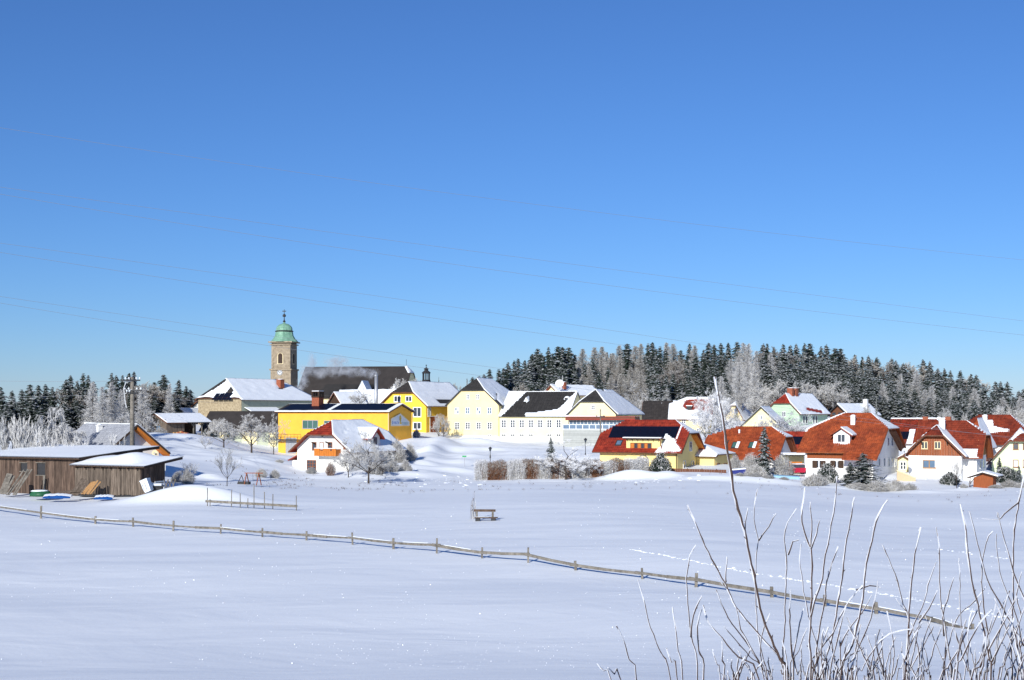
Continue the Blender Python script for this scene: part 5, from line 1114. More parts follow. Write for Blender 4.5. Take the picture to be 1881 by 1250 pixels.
mb = MB(); z = (845-700)*kk; mb.tube([(0,-.2,z),(-.6,-.25,z-.15),(-.85,-.25,z-.8),(-.7,-.25,z-2.2),(-.55,-.25,z-2.9)], .05, 5); mb.tube([(-.7,-.25,z-1.4),(-.3,-.25,z-1.1),(0,-.2,z-.9)], .04, 5); part('stay_bracket', mb, M_['dish'], up)
p0 = P(1103, 815, 226); kk = 226/F
up2 = thing('utility_pole', 'thin dark pole with short crossarm before the glass pavilion', 'utility pole', p0); h_ = (815-752)*kk
mb = MB(); mb.tube([(0,0,-2),(0,0,h_)], [.13,.09], 8); part('pole', mb, M_['fencewood'], up2)
z = h_-1.35; mb = MB(); mb.box(-.75,-.12,z-.05,.75,-.02,z+.05); ca = part('crossarm', mb, M_['dark'], up2)
for x in (-.65,.6):
    mb = MB(); mb.lathe([(.05,.05),(.08,.15),(.07,.3)],8,c=(x,-.07,z)); part('insulator', mb, M_['dark'], ca)
sp_ = thing('slim_mast', 'slim pole standing on the roof ridge behind the long wing', 'mast', P(1033, 722, 300)); mb = MB(); mb.tube([(0,0,-2),(0,0,4.0)], [.08,.05], 6); part('pole', mb, M_['dish'], sp_)
for px, pyt, pyb, d, lab in ((900.5, 821, 842, 205, 'black street lamp behind the left end of the hedge'), (1075.5, 805, 838, 215, 'black street lamp beside the grey retaining wall')):
    k = d/F; p = P(px, pyb, d); t = thing('street_lamp', lab, 'street lamp', p, 0, 'street lamps below the cream wing'); h_ = (pyb-pyt)*k
    mb = MB(); mb.tube([(0,0,-2),(0,0,h_-.75)], [.07,.05], 8); mb.lathe([(.12,0),(.1,.4),(.06,.5)],8); part('post', mb, M_['dark'], t)
    mb = MB(); mb.lathe([(.13,h_-.72),(.26,h_-.28),(.27,h_-.26)],6); lf = part('lantern', mb, M_['glass'], t)
    mb = MB(); mb.lathe([(.36,h_-.27),(.30,h_-.18),(.1,h_-.06),(.03,h_)],6); part('lantern_roof', mb, M_['dark'], lf)
t = thing('street_sign', 'small green street name sign on a post left of the hedge', 'sign', P(853, 852, 200)); mb = MB(); mb.tube([(0,0,-.5),(0,0,1.1)], .04, 6); part('post', mb, M_['metal'], t)
mb = MB(); mb.box(-.32,-.05,.98,.32,-.01,1.22); part('sign_board', mb, M_['bgreen'], t)
def wire(pts, d0, d1, label, r=.0075, group='overhead power lines crossing the sky', x0=-260, x1=2150, m='wire'):
    (xa,ya),(xb,yb),(xc,yc) = pts; A = np.array([[x*x,x,1] for x in (xa,xb,xc)]); q = np.linalg.solve(A, [ya,yb,yc]); P_ = []
    for i in range(61):
        px = x0+(x1-x0)*i/60; d = 1/((1/d0)*(1-i/60)+(1/d1)*(i/60)); P_.append(P(px, q[0]*px*px+q[1]*px+q[2], d))
    mb = MB(); mb.tube(P_, r, 4); o = put('power_line', mb.mesh('power_line', M_[m]), None, label=label, cat='power line', group=group)
wire([(0,235),(1000,378),(1881,478)], 62, 105, 'topmost thin power line crossing the whole blue sky')
wire([(0,344),(900,466),(1881,590)], 62, 105, 'thin power line second from the top, upper of its close pair')
wire([(0,357),(1000,509),(1881,616)], 60, 102, 'thin power line third from the top, lower of the wide-apart pair')
wire([(0,447),(650,538),(1300,634)], 66, 112, 'power line fourth from the top, sinking into the hill forest', x1=1960)
wire([(0,464),(600,556),(1200,642)], 64, 110, 'power line fifth from the top, sinking into the hill forest', x1=1960)
wire([(0,545),(480,615),(1240,722)], 72, 125, 'power line just above the tower cap, passing before the cream houses', x1=2000)
wire([(0,557),(600,651),(1500,766)], 70, 120, 'lowest long power line passing in front of the red roofs', x1=2000)
wire([(-100,698),(60,701),(243,700)], 160, 142, 'short cable running left from top of the timber pole', r=.014, x0=-200, x1=241, group='cables on the timber pole')
wire([(-100,727),(60,729),(243,722)], 160, 142, 'short cable running left from the lower crossarm of timber pole', r=.014, x0=-200, x1=240, group='cables on the timber pole')
wire([(243,723),(330,735),(420,741)], 142, 280, 'cable from timber pole towards the stone house', r=.02, x0=246, x1=420, group='cables on the timber pole')

# ---------------------------------------------------------------- field furniture
# rail fence across the field
FP = [(-60,932),(75,953),(175,963),(245,968),(318,976),(405,981),(482,987),(563,993),(648,1001),(723,1009),(802,1017),(885,1026),(970,1034),(1058,1048),(1180,1064),(1278,1079),(1418,1098),(1515,1114),(1610,1128),(1712,1143),(1785,1156)]
tops = [26,21,13,15,17,16,15,15,20,18,25,18,25,15,18,23,14,14,13,9,4]
def onfield(px, py):
    d = F*8.0/(py-HY)
    for _ in range(40):
        p = P(px, py, d); g = gz(p.x, p.y); d += (p.z-g)/((py-HY)/F)*.7
        d = min(max(d, 20), 240)
    p = P(px, py, d); return Vector((p.x, p.y, gz(p.x, p.y))), d
fe = None; pts = []
for (px, py) in FP: pts.append(onfield(px, py)[0])
fe = thing('rail_fence', 'long low wooden rail fence with short posts running across the snowy field', 'fence', pts[10]); o0 = pts[10]; rg = random.Random(5)
for i, p in enumerate(pts):
    h = tops[i]*p.y/F; mb = MB(); q = p-o0; tl = rg.uniform(-.04,.04); w_ = rg.uniform(.075,.11)
    mb.beam(q+Vector((0,0,-.3)), q+Vector((tl,0,max(h,.42)*1.12 if i < 19 else .2)), w_, w_*1.2); part('post', mb, M_['fencewood'], fe)
for i in range(len(pts)-1):
    a, b_ = pts[i]-o0, pts[i+1]-o0
    ha, hb_ = [max(.24 if k < 19 else (.16 if k == 19 else -.02), min(tops[k]*pts[k].y/F*.62, .48) if k < 19 else -.02)+rg.uniform(-.02,.03) for k in (i,i+1)]
    dr = (b_-a).normalized(); n = Vector((dr.y,-dr.x,0)).normalized()
    if n.y > 0: n = -n
    off = n*.08
    mb = MB(); A = a+off+Vector((0,0,ha))-dr*rg.uniform(.1,.5); Bp = b_+off+Vector((0,0,hb_))+dr*rg.uniform(.0,.4); mid = A.lerp(Bp,.5)+Vector((0,0,-.03))
    for s0, s1 in ((A,mid),(mid,Bp)): mb.beam(s0, s1, .05, .13+rg.uniform(-.03,.03))
    part('rail', mb, M_['fencewood'], fe)
    mb = MB(); sp0 = A.lerp(Bp,rg.uniform(.05,.4))+Vector((0,0,.085)); sp1 = A.lerp(Bp,rg.uniform(.6,.95))+Vector((0,0,.075)); mb.beam(sp0, sp1, .045, .022); part('snow', mb, M_['roofsnow'], fe) if rg.random() < .5 else None
# frame of stakes
p0, d0 = onfield(461, 934); k = d0/F
rk = thing('stake_frame', 'low beam with eight thin upright stakes left of field centre', 'frame', p0)
def rkz(px): a, _ = onfield(px, 930+(px-380)*.05); return a-p0
for px, yt, yb in ((381,894,928),(386,914,927),(425,898,930),(441.5,905,932),(455,916,934),(466.5,889,931),(486,904,935),(501,908,936),(544.5,910,937)):
    x = (px-461)*k; y = (930+(px-380)*.05-934)*-.0; mb = MB(); a = rkz(px); mb.beam((a.x,a.y,a.z-.3),(a.x+random.uniform(-.02,.05),a.y,a.z+(yb-yt)*k),.06,.06); part('stake', mb, M_['fencewood'], rk)
mb = MB(); a, b_ = rkz(378), rkz(546); mb.beam((a.x,a.y-.06,a.z+.42),(b_.x,b_.y-.06,b_.z+.36),.08,.20); part('beam', mb, M_['fencewood'], rk)
# bench
p0, d0 = onfield(891, 957); k = d0/F
be = thing('wooden_bench', 'weathered wooden bench sunk in snow beside a bare sapling', 'bench', p0, R(-4)); w_ = 22*k
for z, y, h in ((.62,.28,.17),(.40,.25,.0)):
    if h: mb = MB(); mb.box(-w_,y-.03,z,w_*.85,y+.03,z+h); part('backrest', mb, M_['wood'], be)
for x in (-w_*.72, w_*.62): mb = MB(); mb.box(x-.07,.2,-.2,x+.07,.3,.66); part('support', mb, M_['fencewood'], be)
for i in range(2): mb = MB(); mb.box(-w_*.85,-.3+i*.24,.20,w_*1.05,-.08+i*.24,.26); part('seat_board', mb, M_['wood'], be)
for x in (-w_*.6, w_*.7): mb = MB(); mb.box(x-.16,-.26,-.3,x+.16,.2,.2); part('leg', mb, M_['dark'], be)
mb = MB(); mb.box(-w_*.8,-.05,.262,w_*.3,.14,.28); part('snow', mb, M_['roofsnow'], be)
# swing
p0, d0 = onfield(460, 882); d0 = min(max(d0,120),175); p0 = P(460,880,150); p0.z = gz(p0.x,p0.y); k = 150/F
sw = thing('garden_swing', 'brown A-frame garden swing in snowy garden below the frosted trees', 'swing', p0, R(-8)); h_ = 20*k*1.05
for x in (-.45, 1.0): 
    mb = MB(); mb.beam((x-.1,-.7,-.3),(x,0,h_),.08,.08); mb.beam((x+.1,.7,-.3),(x,0,h_),.08,.08); part('leg', mb, M_['brown'], sw)
mb = MB(); mb.beam((-.7,0,h_),(1.5,0,h_),.09,.09); part('crossbar', mb, M_['brown'], sw)
for x in (-1.35,): mb = MB(); mb.beam((x-.25,-.4,-.3),(x+.3,0,h_*.8),.06,.06); mb.beam((x+.6,.4,-.3),(x+.3,0,h_*.8),.06,.06); part('brace', mb, M_['darkwood'], sw)
mb = MB(); mb.box(-1.4,-.4,.0,-.1,.4,.32); part('seat', mb, M_['dark'], sw)
mb = MB(); mb.tube([(.3,0,h_),(.3,0,.5)],.02,4); mb.tube([(.7,0,h_),(.7,0,.5)],.02,4); part('rope', mb, M_['dark'], sw)
# little things in the gardens
t = thing('green_container', 'bright green plastic container in snow below the old shed', 'container', P(345, 809, 236), R(5)); mb = MB(); mb.prism([(-.75,-.4,.75),(.75,-.4,.75),(.75,.4,.75),(-.75,.4,.75)], (0,0,-1)); part('box', mb, M_['bgreen'], t); mb = MB(); mb.box(.12,-.43,.1,.72,-.38,.65); part('opening', mb, M_['greenp'], t); mb = MB(); mb.box(-.78,-.43,.76,.78,.43,.9); part('snow', mb, M_['roofsnow'], t)
t = thing('pale_container', 'pale green box standing right of the bright green container', 'container', P(362, 809, 236), R(0)); mb = MB(); mb.box(-.6,-.3,-.3,.6,.3,.55); part('box', mb, M_['green'], t); mb = MB(); mb.box(-.62,-.32,.551,.62,.32,.7); part('snow', mb, M_['roofsnow'], t)
t = thing('stone_bank_wall', 'low brown-grey garden wall topped with snow below the old shed', 'wall', P(300, 812, 238), R(4)); mb = MB(); rg = random.Random(8)
for i in range(14):
    mb = MB(); x = -4.5+i*.66; mb.box(x,-.2-rg.random()*.08,-1.5,x+.62,.3,.55-abs(i-5)*.045+rg.uniform(-.06,.06)); part('stone', mb, M_['stone'], t)
t = thing('firewood_heap', 'rust-coloured heap of logs before the open shed', 'firewood', P(332, 797, 243), 0); rg = random.Random(3)
for i in range(12):
    mb = MB(); x = rg.uniform(-1.2,1.2); z = rg.uniform(-.2,.5)*(1-abs(x)/1.6); mb.tube([(x,-.6,z),(x+.1,.4,z)], .2, 6); part('log', mb, M_['brick' if i % 3 else 'newwood'], t)
# brown fence, navy sheets and red car on the right
a = P(1183, 872, 184.5); b_ = P(1338, 876, 184); t = thing('board_fence', 'low dark red-brown board fence in front of the solar house', 'fence', a); d_ = b_-a; L_ = d_.length; d_.normalize(); n = int(L_/.34)
bm = MB(); bm.box(0,-.02,0,.32,.02,.95); bme = bm.mesh('board', M_['fascia'])
for i in range(n): put('board', bme, t, FR(d_*(i*.34), math.atan2(d_.y,d_.x)))
for i in range(0, n+1, 6): mb = MB(); q = d_*(i*.34); mb.box(q.x-.05,q.y+.03,q.z-1,q.x+.05,q.y+.12,q.z+1.05); part('post', mb, M_['darkwood'], t)
t = thing('navy_tarp', 'navy blue tarpaulin draped over a low stack behind rounded bushes', 'tarp', P(1358, 877, 184), R(-5)); mb = MB()
mb.prism([(-1.0,-.5,.95),(.9,-.5,1.15),(.9,.6,1.2),(-1.0,.6,1.0)], (0,0,-.55)); mb.prism([(-.9,-.55,.5),(.75,-.55,.62),(.75,.6,.6),(-.9,.6,.5)], (0,0,-1.0)); part('sheet', mb, M_['navy'], t)
mb = MB(); mb.prism([(-1.0,-.3,1.12),(.9,-.3,1.3),(.9,.6,1.35),(-1.0,.6,1.15)], (0,0,-.14)); part('snow', mb, M_['roofsnow'], t)
t = thing('pool_cover', 'pale blue plastic sheet edging the snow beside the red car', 'sheet', P(1443, 874, 182), R(-4)); mb = MB(); mb.prism([(-1.6,-.3,.0),(1.9,-.4,-.15),(2.0,.6,-.1),(-1.6,.6,.12)], (0,0,-.6)); part('sheet', mb, mat('pale_blue_sheet', (.26,.45,.62), .5), t)
ca = thing('parked_car', 'small red car parked at left wall of big red-roofed house', 'car', P(1464, 872.5, 187), R(14))
mb = MB(); prof = [(-1.9,.35),(-1.95,.75),(-1.75,.95),(-.95,1.02),(1.2,1.02),(1.85,.95),(1.95,.6),(1.9,.35)]
mb.prism([(x,-.82,z) for x,z in prof], (0,1.64,0)); part('body', mb, M_['red'], ca)
mb = MB(); prof = [(-1.0,1.02),(-.45,1.46),(.75,1.48),(1.35,1.02)]; mb.prism([(x,-.72,z) for x,z in prof], (0,1.44,0)); part('cabin', mb, M_['glass'], ca)
mb = MB(); mb.prism([(-.5,-.73,1.47),(.8,-.73,1.49),(.8,.73,1.49),(-.5,.73,1.47)], (0,0,.04)); part('car_roof', mb, M_['red'], ca)
mb = MB(); mb.prism([(-.5,-.7,1.60),(.75,-.7,1.62),(.75,.7,1.62),(-.5,.7,1.60)], (0,0,-.11)); part('snow', mb, M_['roofsnow'], ca)
for x in (-1.2, 1.2):
    for y in (-.84, .66):
        mb = MB(); mb.tube([(x,y,.33),(x,y+.18,.33)], .33, 12); wh = part('wheel', mb, M_['dark'], ca); mb = MB(); mb.tube([(x,y-.02,.33),(x,y+.2,.33)], .18, 10); part('rim', mb, M_['metal'], wh)
for y in (-.6,.6): mb = MB(); mb.box(-1.98,y-.16,.68,-1.9,y+.16,.84); part('headlight', mb, M_['white2'], ca)
t = thing('carport', 'white open carport with orange planter left of big red house', 'carport', P(1462, 866, 193), R(-5)); mb = MB(); mb.box(-1.8,-.2,2.3,1.6,3,2.45); part('roof', mb, M_['dark'], t); mb = MB(); mb.box(-1.8,2.9,-1,1.6,3,2.3); part('back_wall', mb, M_['cream2'], t); mb = MB(); mb.box(-1.85,-.25,2.452,1.65,3,2.7); part('snow', mb, M_['roofsnow'], t)
mb = MB(); mb.box(1.5,-.1,-1,1.6,0,2.3); part('post', mb, M_['dark'], t); mb = MB(); mb.box(-1.3,-.1,.6,.9,0,1.4); part('planter', mb, M_['orange'], t)
# small garden hut on the right
p0 = P(1806, 899, 173); k = 173/F
t = thing('garden_hut', 'small brown garden hut with snowy roof before the chalet', 'hut', p0, R(-32)); w_ = 1.25
mb = MB(); mb.prism([(-w_,0,-1),(w_,0,-1),(w_,0,1.75),(0,0,2.05),(-w_,0,1.5)], (0,2.0,0)); part('wall', mb, M_['brown'], t)
mb = MB(); mb.prism([(0,-.5,2.25),(w_+.7,-.5,1.75),(w_+.7,2.6,1.75),(0,2.6,2.25)], (0,0,-.14)); mb.prism([(0,-.5,2.25),(0,2.6,2.25),(-w_-.7,2.6,1.55),(-w_-.7,-.5,1.55)], (0,0,-.14)); rf = part('roof', mb, M_['darkwood'], t)
mb = MB(); mb.prism([(0,-.5,2.42),(w_+.72,-.5,1.9),(w_+.72,2.6,1.9),(0,2.6,2.42)], (0,0,-.15)); mb.prism([(0,-.5,2.42),(0,2.6,2.42),(-w_-.72,2.6,1.7),(-w_-.72,-.5,1.7)], (0,0,-.15)); part('snow', mb, M_['roofsnow'], rf)
for x in (-w_-.45,): mb = MB(); mb.beam((x,-.3,-1),(x+.1,-.3,1.55),.1,.1); mb.beam((x+.1,-.3,.7),(x+.6,-.3,1.4),.08,.08); part('post', mb, M_['darkwood'], t)
t = thing('ramp_wall', 'sloping tan stair wall right of the big red house gable', 'wall', P(1660, 884, 181), R(-10)); mb = MB(); mb.prism([(-.9,0,-1),(1.6,0,-1),(1.6,0,.4),(-.9,0,1.4)], (0,.3,0)); part('wall', mb, mat('tan_plaster', (.55,.42,.26), .85), t)
mb = MB(); mb.prism([(-.95,-.05,1.4),(1.65,-.05,.4),(1.65,-.05,.55),(-.95,-.05,1.56)], (0,.4,0)); part('handrail', mb, M_['creamframe'], t)
for px, d in ((905, 181), (1092, 181.5)): pass
# ---------------------------------------------------------------- trees
def rv(rg): 
    while True:
        v = Vector((rg.uniform(-1,1),rg.uniform(-1,1),rg.uniform(-1,1)))
        if .05 < v.length < 1: return v.normalized()
def spruce_meshes(seed, H=16.0, Rr=2.9, snow=.35, base=.06, droop=.35, dens=1.0):
    rg = random.Random(seed); t = MB(); t.tube([(0,0,-1),(0,0,H*.5),(0,0,H*.97)], [.24,.15,.02], 7)
    c = MB(); z = H*base
    lean_ = [rg.uniform(.62,1.25) for _ in range(8)]; bend = [rg.uniform(.7,1.25) for _ in range(9)]
    while z < H*.985:
        f = z/H; r = Rr*(1-f)**.68*rg.uniform(.78,1.15)+.10; nb = int((8 if f < .75 else 6)*dens)
        a0 = rg.uniform(0,6.28)
        for k in range(nb):
            a = a0+6.283*k/nb+rg.uniform(-.3,.3); L = r*rg.uniform(.55,1.25)*bend[int(f*8.9)]*lean_[int((a%6.283)/6.283*8)%8]; dx, dy = math.cos(a), math.sin(a); n = max(2, int(L/.42))
            pz = z+rg.uniform(-.5,.5)*H/16
            for i in range(n):
                u0, u1 = i/n, (i+1.25)/n
                za = pz+.12*L*u0-droop*L*u0*u0; zb = pz+.12*L*u1-droop*L*u1*u1
                w_ = .26+.50*(1-abs(u0-.45))*min(1, L/1.6); sx, sy = -dy, dx
                dr = .16*w_+.05
                A = (dx*L*u0, dy*L*u0, za); B_ = (dx*L*u1, dy*L*u1, zb-rg.uniform(0,.08))
                lft = (dx*L*(u0+.4/n)+sx*w_, dy*L*(u0+.4/n)+sy*w_, (za+zb)/2-dr-rg.uniform(0,.12)); rgt = (dx*L*(u0+.4/n)-sx*w_, dy*L*(u0+.4/n)-sy*w_, (za+zb)/2-dr-rg.uniform(0,.12))
                m = 1 if rg.random() < snow*.6 else 0
                c.add([A,lft,B_,rgt], [(0,1,2),(0,2,3)], m)
                # hanging twigs
                q = rg.uniform(-1,1)*w_*.7; b0 = (dx*L*u1+sx*q, dy*L*u1+sy*q, zb-.03); c.add([b0,(b0[0]+sx*.16,b0[1]+sy*.16,b0[2]-.05),(b0[0]+dx*.08,b0[1]+dy*.08,b0[2]-rg.uniform(.25,.5))],[(0,1,2)],m)
                if rg.random() < snow:
                    h = .05; s_ = .55; c.add([(A[0],A[1],A[2]+h),(lft[0]*s_+A[0]*(1-s_),lft[1]*s_+A[1]*(1-s_),lft[2]*s_+A[2]*(1-s_)+h),(B_[0],B_[1],B_[2]+h),(rgt[0]*s_+A[0]*(1-s_),rgt[1]*s_+A[1]*(1-s_),rgt[2]*s_+A[2]*(1-s_)+h)], [(0,1,2),(0,2,3)], 2)
        z += (.42 if f < .7 else .30)*rg.uniform(.8,1.2)*H/16
    return t.mesh('trunk', M_['bark']), c.mesh('crown', [M_['needle'], M_['needleb'], M_['rimedim' if snow < .68 else 'frost2']])
def twig(c, p, d, L, r, m, rg, sag=0):
    q = p+d*L*.55+Vector((0,0,-sag*.3*L)); e = p+d*L+Vector((0,0,-sag*L))+rv(rg)*L*.12
    if L > .7: c.tube([p,q,e], [r,r*.8,r*.35], 3, m, cap=False)
    else: q = p.lerp(e,.55); c.tube([p,e], [r,r*.45], 3, m, cap=False)
    return q, e
def broad_meshes(seed, H=6.0, spread=.5, levels=4, trunk=.25, tw=.022, frost=('bark','frost2','frost'), up=.35, nch=(3,4), sag=0.0, trunk_r=.14, mult=1, keep=.62, mfrost=1, roundness=0):
    rg = random.Random(seed); t = MB(); c = MB()
    th = H*trunk; pts = [Vector((0,0,-.6)), Vector((rg.uniform(-.05,.05)*H*.1,0,th*.5)), Vector((rg.uniform(-.08,.08)*H*.15,rg.uniform(-.05,.05)*H*.1,th))]
    t.tube(pts, [trunk_r*1.2,trunk_r,trunk_r*.8], 7)
    def grow(p, d, L, r, lv):
        m = 0 if lv <= mfrost else (1 if lv < levels else 2)
        if lv < levels:
            b1 = p+d*L*.5+rv(rg)*L*.07; e = p+d*L+rv(rg)*L*.10
            (t if lv == 0 and False else c).tube([p,b1,e], [r,r*.8,r*.6], 4 if lv < 2 else 3, m, cap=False)
            n = rg.randint(*nch)+ (1 if lv == 0 else 0)
            for i in range(n*mult if lv >= levels-1 else n):
                u = rg.uniform(.3,1.0); q = p.lerp(b1, u/.5) if u < .5 else b1.lerp(e, (u-.5)/.5)
                nd = (d*.75+rv(rg)*spread*1.5+Vector((0,0,up-sag*lv*.3))).normalized(); grow(q, nd, L*keep*rg.uniform(.75,1.15), max(tw, r*.45), lv+1)
        else: twig(c, p, d, L, tw, m, rg, sag)
    n0 = rg.randint(4,6)
    for i in range(n0):
        a = 6.283*i/n0+rg.uniform(-.4,.4); sp = spread*rg.uniform(.7,1.3); d = Vector((math.cos(a)*sp*1.5, math.sin(a)*sp*1.5, rg.uniform(.55,1.1))).normalized()
        grow(pts[2]-Vector((0,0,rg.uniform(0,th*.3))), d, (H-th)*.46*rg.uniform(.85,1.1), trunk_r*.55, 0)
    grow(pts[2], Vector((0,0,1)), (H-th)*.5, trunk_r*.6, 0)
    return t.mesh('trunk', M_['bark']), c.mesh('crown', [M_[x] for x in frost])
def larch_meshes(seed, H=15.0, Rr=2.0, frost=('bark','larchbark','frostb'), base=.25, dens=1.0, fr=.6):
    rg = random.Random(seed); t = MB(); t.tube([(0,0,-1),(0,0,H*.5),(0,0,H*.98)], [.2,.13,.03], 6); c = MB(); z = H*base
    while z < H*.98:
        f = z/H; r = Rr*(1-f)**.8*(.75 if f < .25 else 1)*rg.uniform(.8,1.1)+.15
        for k in range(int(7*dens)):
            a = rg.uniform(0,6.283); L = r*rg.choice([.3,.5,.7,.85,1,1.2])*rg.uniform(.8,1.2); d = Vector((math.cos(a),math.sin(a),rg.uniform(.1,.5))).normalized(); p = Vector((0,0,z)); m = 2 if rg.random() < fr*(.4+f) else 1
            q, e_ = twig(c, p, d, L, .028, m, rg, .05)
            for i in range(8):
                u = rg.uniform(.2,1); s = p.lerp(q,u/.55) if u < .55 else q.lerp(e_,(u-.55)/.45); twig(c, s, (d+rv(rg)*.9).normalized(), L*.3+.18, .026, m if rg.random() < .7 else 2, rg, .1)
        z += .26*H/15
    return t.mesh('trunk', M_['bark']), c.mesh('crown', [M_[x] for x in frost])
def bush_meshes(seed, Rx=1.0, H=1.6, n=260, frost='frost', core='redtwig', tw=.016, ratio=.5, box=False, dense=1):
    """many stems rising and forking from the base; no trunk"""
    rg = random.Random(seed); c = MB(); s = MB()
    if box:
        for i in range(n*5):
            x = rg.uniform(-Rx,Rx); y = rg.uniform(-.55,.55); zz = H*rg.random()**.75*(1-.10*abs(x/Rx)**2-.12*abs(y/.55)**2); hi = zz/H
            twig(c, Vector((x,y,zz)), (rv(rg)+Vector((0,0,.25))).normalized(), rg.uniform(.15,.42), tw*.95, 0 if rg.random() < ratio*(1.35-hi) else 1, rg)
        n = int(n*.3)
    for i in range(n):
        a = rg.uniform(0,6.283); q = rg.random()**.6
        if box: b0 = Vector((rg.uniform(-Rx,Rx), rg.uniform(-.5,.5), 0)); top = b0+Vector((rg.uniform(-.35,.35), rg.uniform(-.35,.35), H*rg.uniform(.55,1.02)))
        else:
            b0 = Vector((math.cos(a)*q*Rx*.55, math.sin(a)*q*Rx*.5, 0)); top = Vector((math.cos(a)*q*Rx*rg.uniform(.9,1.1), math.sin(a)*q*Rx*rg.uniform(.9,1.1), H*(1-.65*q**2)*rg.uniform(.8,1.05)))
        mid = b0.lerp(top,.5)+rv(rg)*.08; m = 0 if rg.random() < ratio else 1
        (s if i % 3 == 0 else c).tube([b0-Vector((0,0,.2)),mid,top],[tw,tw*.9,tw*.5],3,m if i % 3 else 0,cap=False)
        for k in range(int(4*dense)):
            u = rg.uniform(.35,1); p = b0.lerp(mid,u*2) if u < .5 else mid.lerp(top,u*2-1); hi = p.z/H
            twig(c, p, (rv(rg)+Vector((0,0,.5))).normalized(), rg.uniform(.15,.34), tw*.9, 0 if rg.random() < ratio*(1.5-hi) else 1, rg)
    return s.mesh('stem', M_[core] if core != 'needleb' else M_['bark']), c.mesh('foliage', [M_[core], M_[frost]])
def plant(name, meshes, p, label, cat, group=None, s=1.0, rz=None, sz=None, parts=('trunk','crown')):
    o = thing(name, label, cat, p, random.uniform(0,6.28) if rz is None else rz, group); o.scale = (s, s, sz or s)
    for n, me in zip(parts, meshes):
        if me is not None and len(me.polygons): put(n, me, o)
    return o
SPR = [spruce_meshes(i, snow=.42, Rr=3.1+.35*(i%3)) for i in range(5)]
SPF = [spruce_meshes(20+i, snow=.66, Rr=3.1+.3*i) for i in range(4)]
SPW = [spruce_meshes(40+i, snow=.7, Rr=2.2) for i in range(2)]
LAR = [larch_meshes(60+i, dens=1.9, Rr=3.3, fr=.75, base=.2) for i in range(3)]
LAW = [larch_meshes(70+i, frost=('bark','frostb','frost2'), fr=.8, dens=1.6, Rr=3.3, base=.1) for i in range(3)]
BRD = [broad_meshes(80+i, H=8, levels=5, nch=(3,4), tw=.024, mult=1, spread=.6, frost=('bark','frostb','frost2')) for i in range(3)]
BRB = [broad_meshes(90+i, H=8, levels=5, nch=(3,4), tw=.022, mult=1, frost=('bark','larchbark','frostb')) for i in range(2)]
NT = [0]
def gpt(px, d): X = (px-CX)/F*d; return Vector((X, d, gz(X, d)-.1))
def tall(px, top, d): p = gpt(px, d); return p, max(4.0, CAMZ+(HY-top)/F*d-p.z)
L_SPR = 'dark green spruce lightly dusted with snow in the hill wood'
L_SPF = 'snow-streaked grey-green spruce in the hill wood'
L_LAR = 'brownish bare larch with frosted beige top in the hill wood above the cream wing'
L_FRO = 'pale frosted broadleaf tree at the foot of the hill wood'
G_H = 'trees of the wood on the hill'
rg = random.Random(21); REG = []
def sil(x): 
    xs = [860,880,900,915,935,952,975,1000,1040,1060,1100,1180,1240,1300,1345,1400,1450,1500,1560,1600,1650,1700,1740,1790,1840,1881,1960]; ys = [688,684,680,680,662,662,646,640,638,645,640,630,632,632,630,634,634,632,644,656,662,664,678,690,700,716,735]
    return float(np.interp(x, xs, ys))
def kind_at(x):
    if 1062 <= x <= 1180: return 'lar'
    if 1215 <= x <= 1290: return 'mix'
    if 1340 <= x <= 1400: return 'frost'
    if x > 1400: return 'spf'
    return 'spr'
# back row carries the skyline
x = 868.0
while x < 1960:
    top = sil(x)+rg.choice([0,1,3,6,10,16,26])*rg.random()*1.2-3; d = rg.uniform(395, 430) if x < 1800 else rg.uniform(350,380)
    if x < 930: d = rg.uniform(345,370); top = sil(x)+rg.uniform(-2,8)
    p, H = tall(x, top, d); k = kind_at(x); r = rg.random()
    if k == 'lar': me, nm, lb, ct_, h0 = (rg.choice(LAR), 'larch_tree', L_LAR, 'larch', 15) if r < .85 else (rg.choice(SPR), 'spruce_tree', L_SPR, 'spruce', 16)
    elif k == 'frost' and r < .5: me, nm, lb, ct_, h0 = rg.choice(LAW), 'frosted_larch', 'whitish frosted larch in the middle of the hill wood', 'larch', 15
    elif k == 'spf' and r > .84: me, nm, lb, ct_, h0 = rg.choice(BRB), 'bare_tree', 'bare brown broadleaf tree at the edge of the hill wood', 'tree', 8; top += 6
    elif k == 'mix' and r < .4: me, nm, lb, ct_, h0 = rg.choice(LAR), 'larch_tree', L_LAR, 'larch', 15
    elif k == 'spf' and r < .75: me, nm, lb, ct_, h0 = rg.choice(SPF), 'spruce_tree', L_SPF, 'spruce', 16
    else: me, nm, lb, ct_, h0 = rg.choice(SPR), 'spruce_tree', L_SPR, 'spruce', 16
    sz = H/h0; s = max(.95, sz*rg.uniform(1.05,1.5)); REG.append((plant(nm, me, p, lb, ct_, G_H, s=s, sz=sz), x, 'on skyline'))
    x += rg.uniform(7,17)
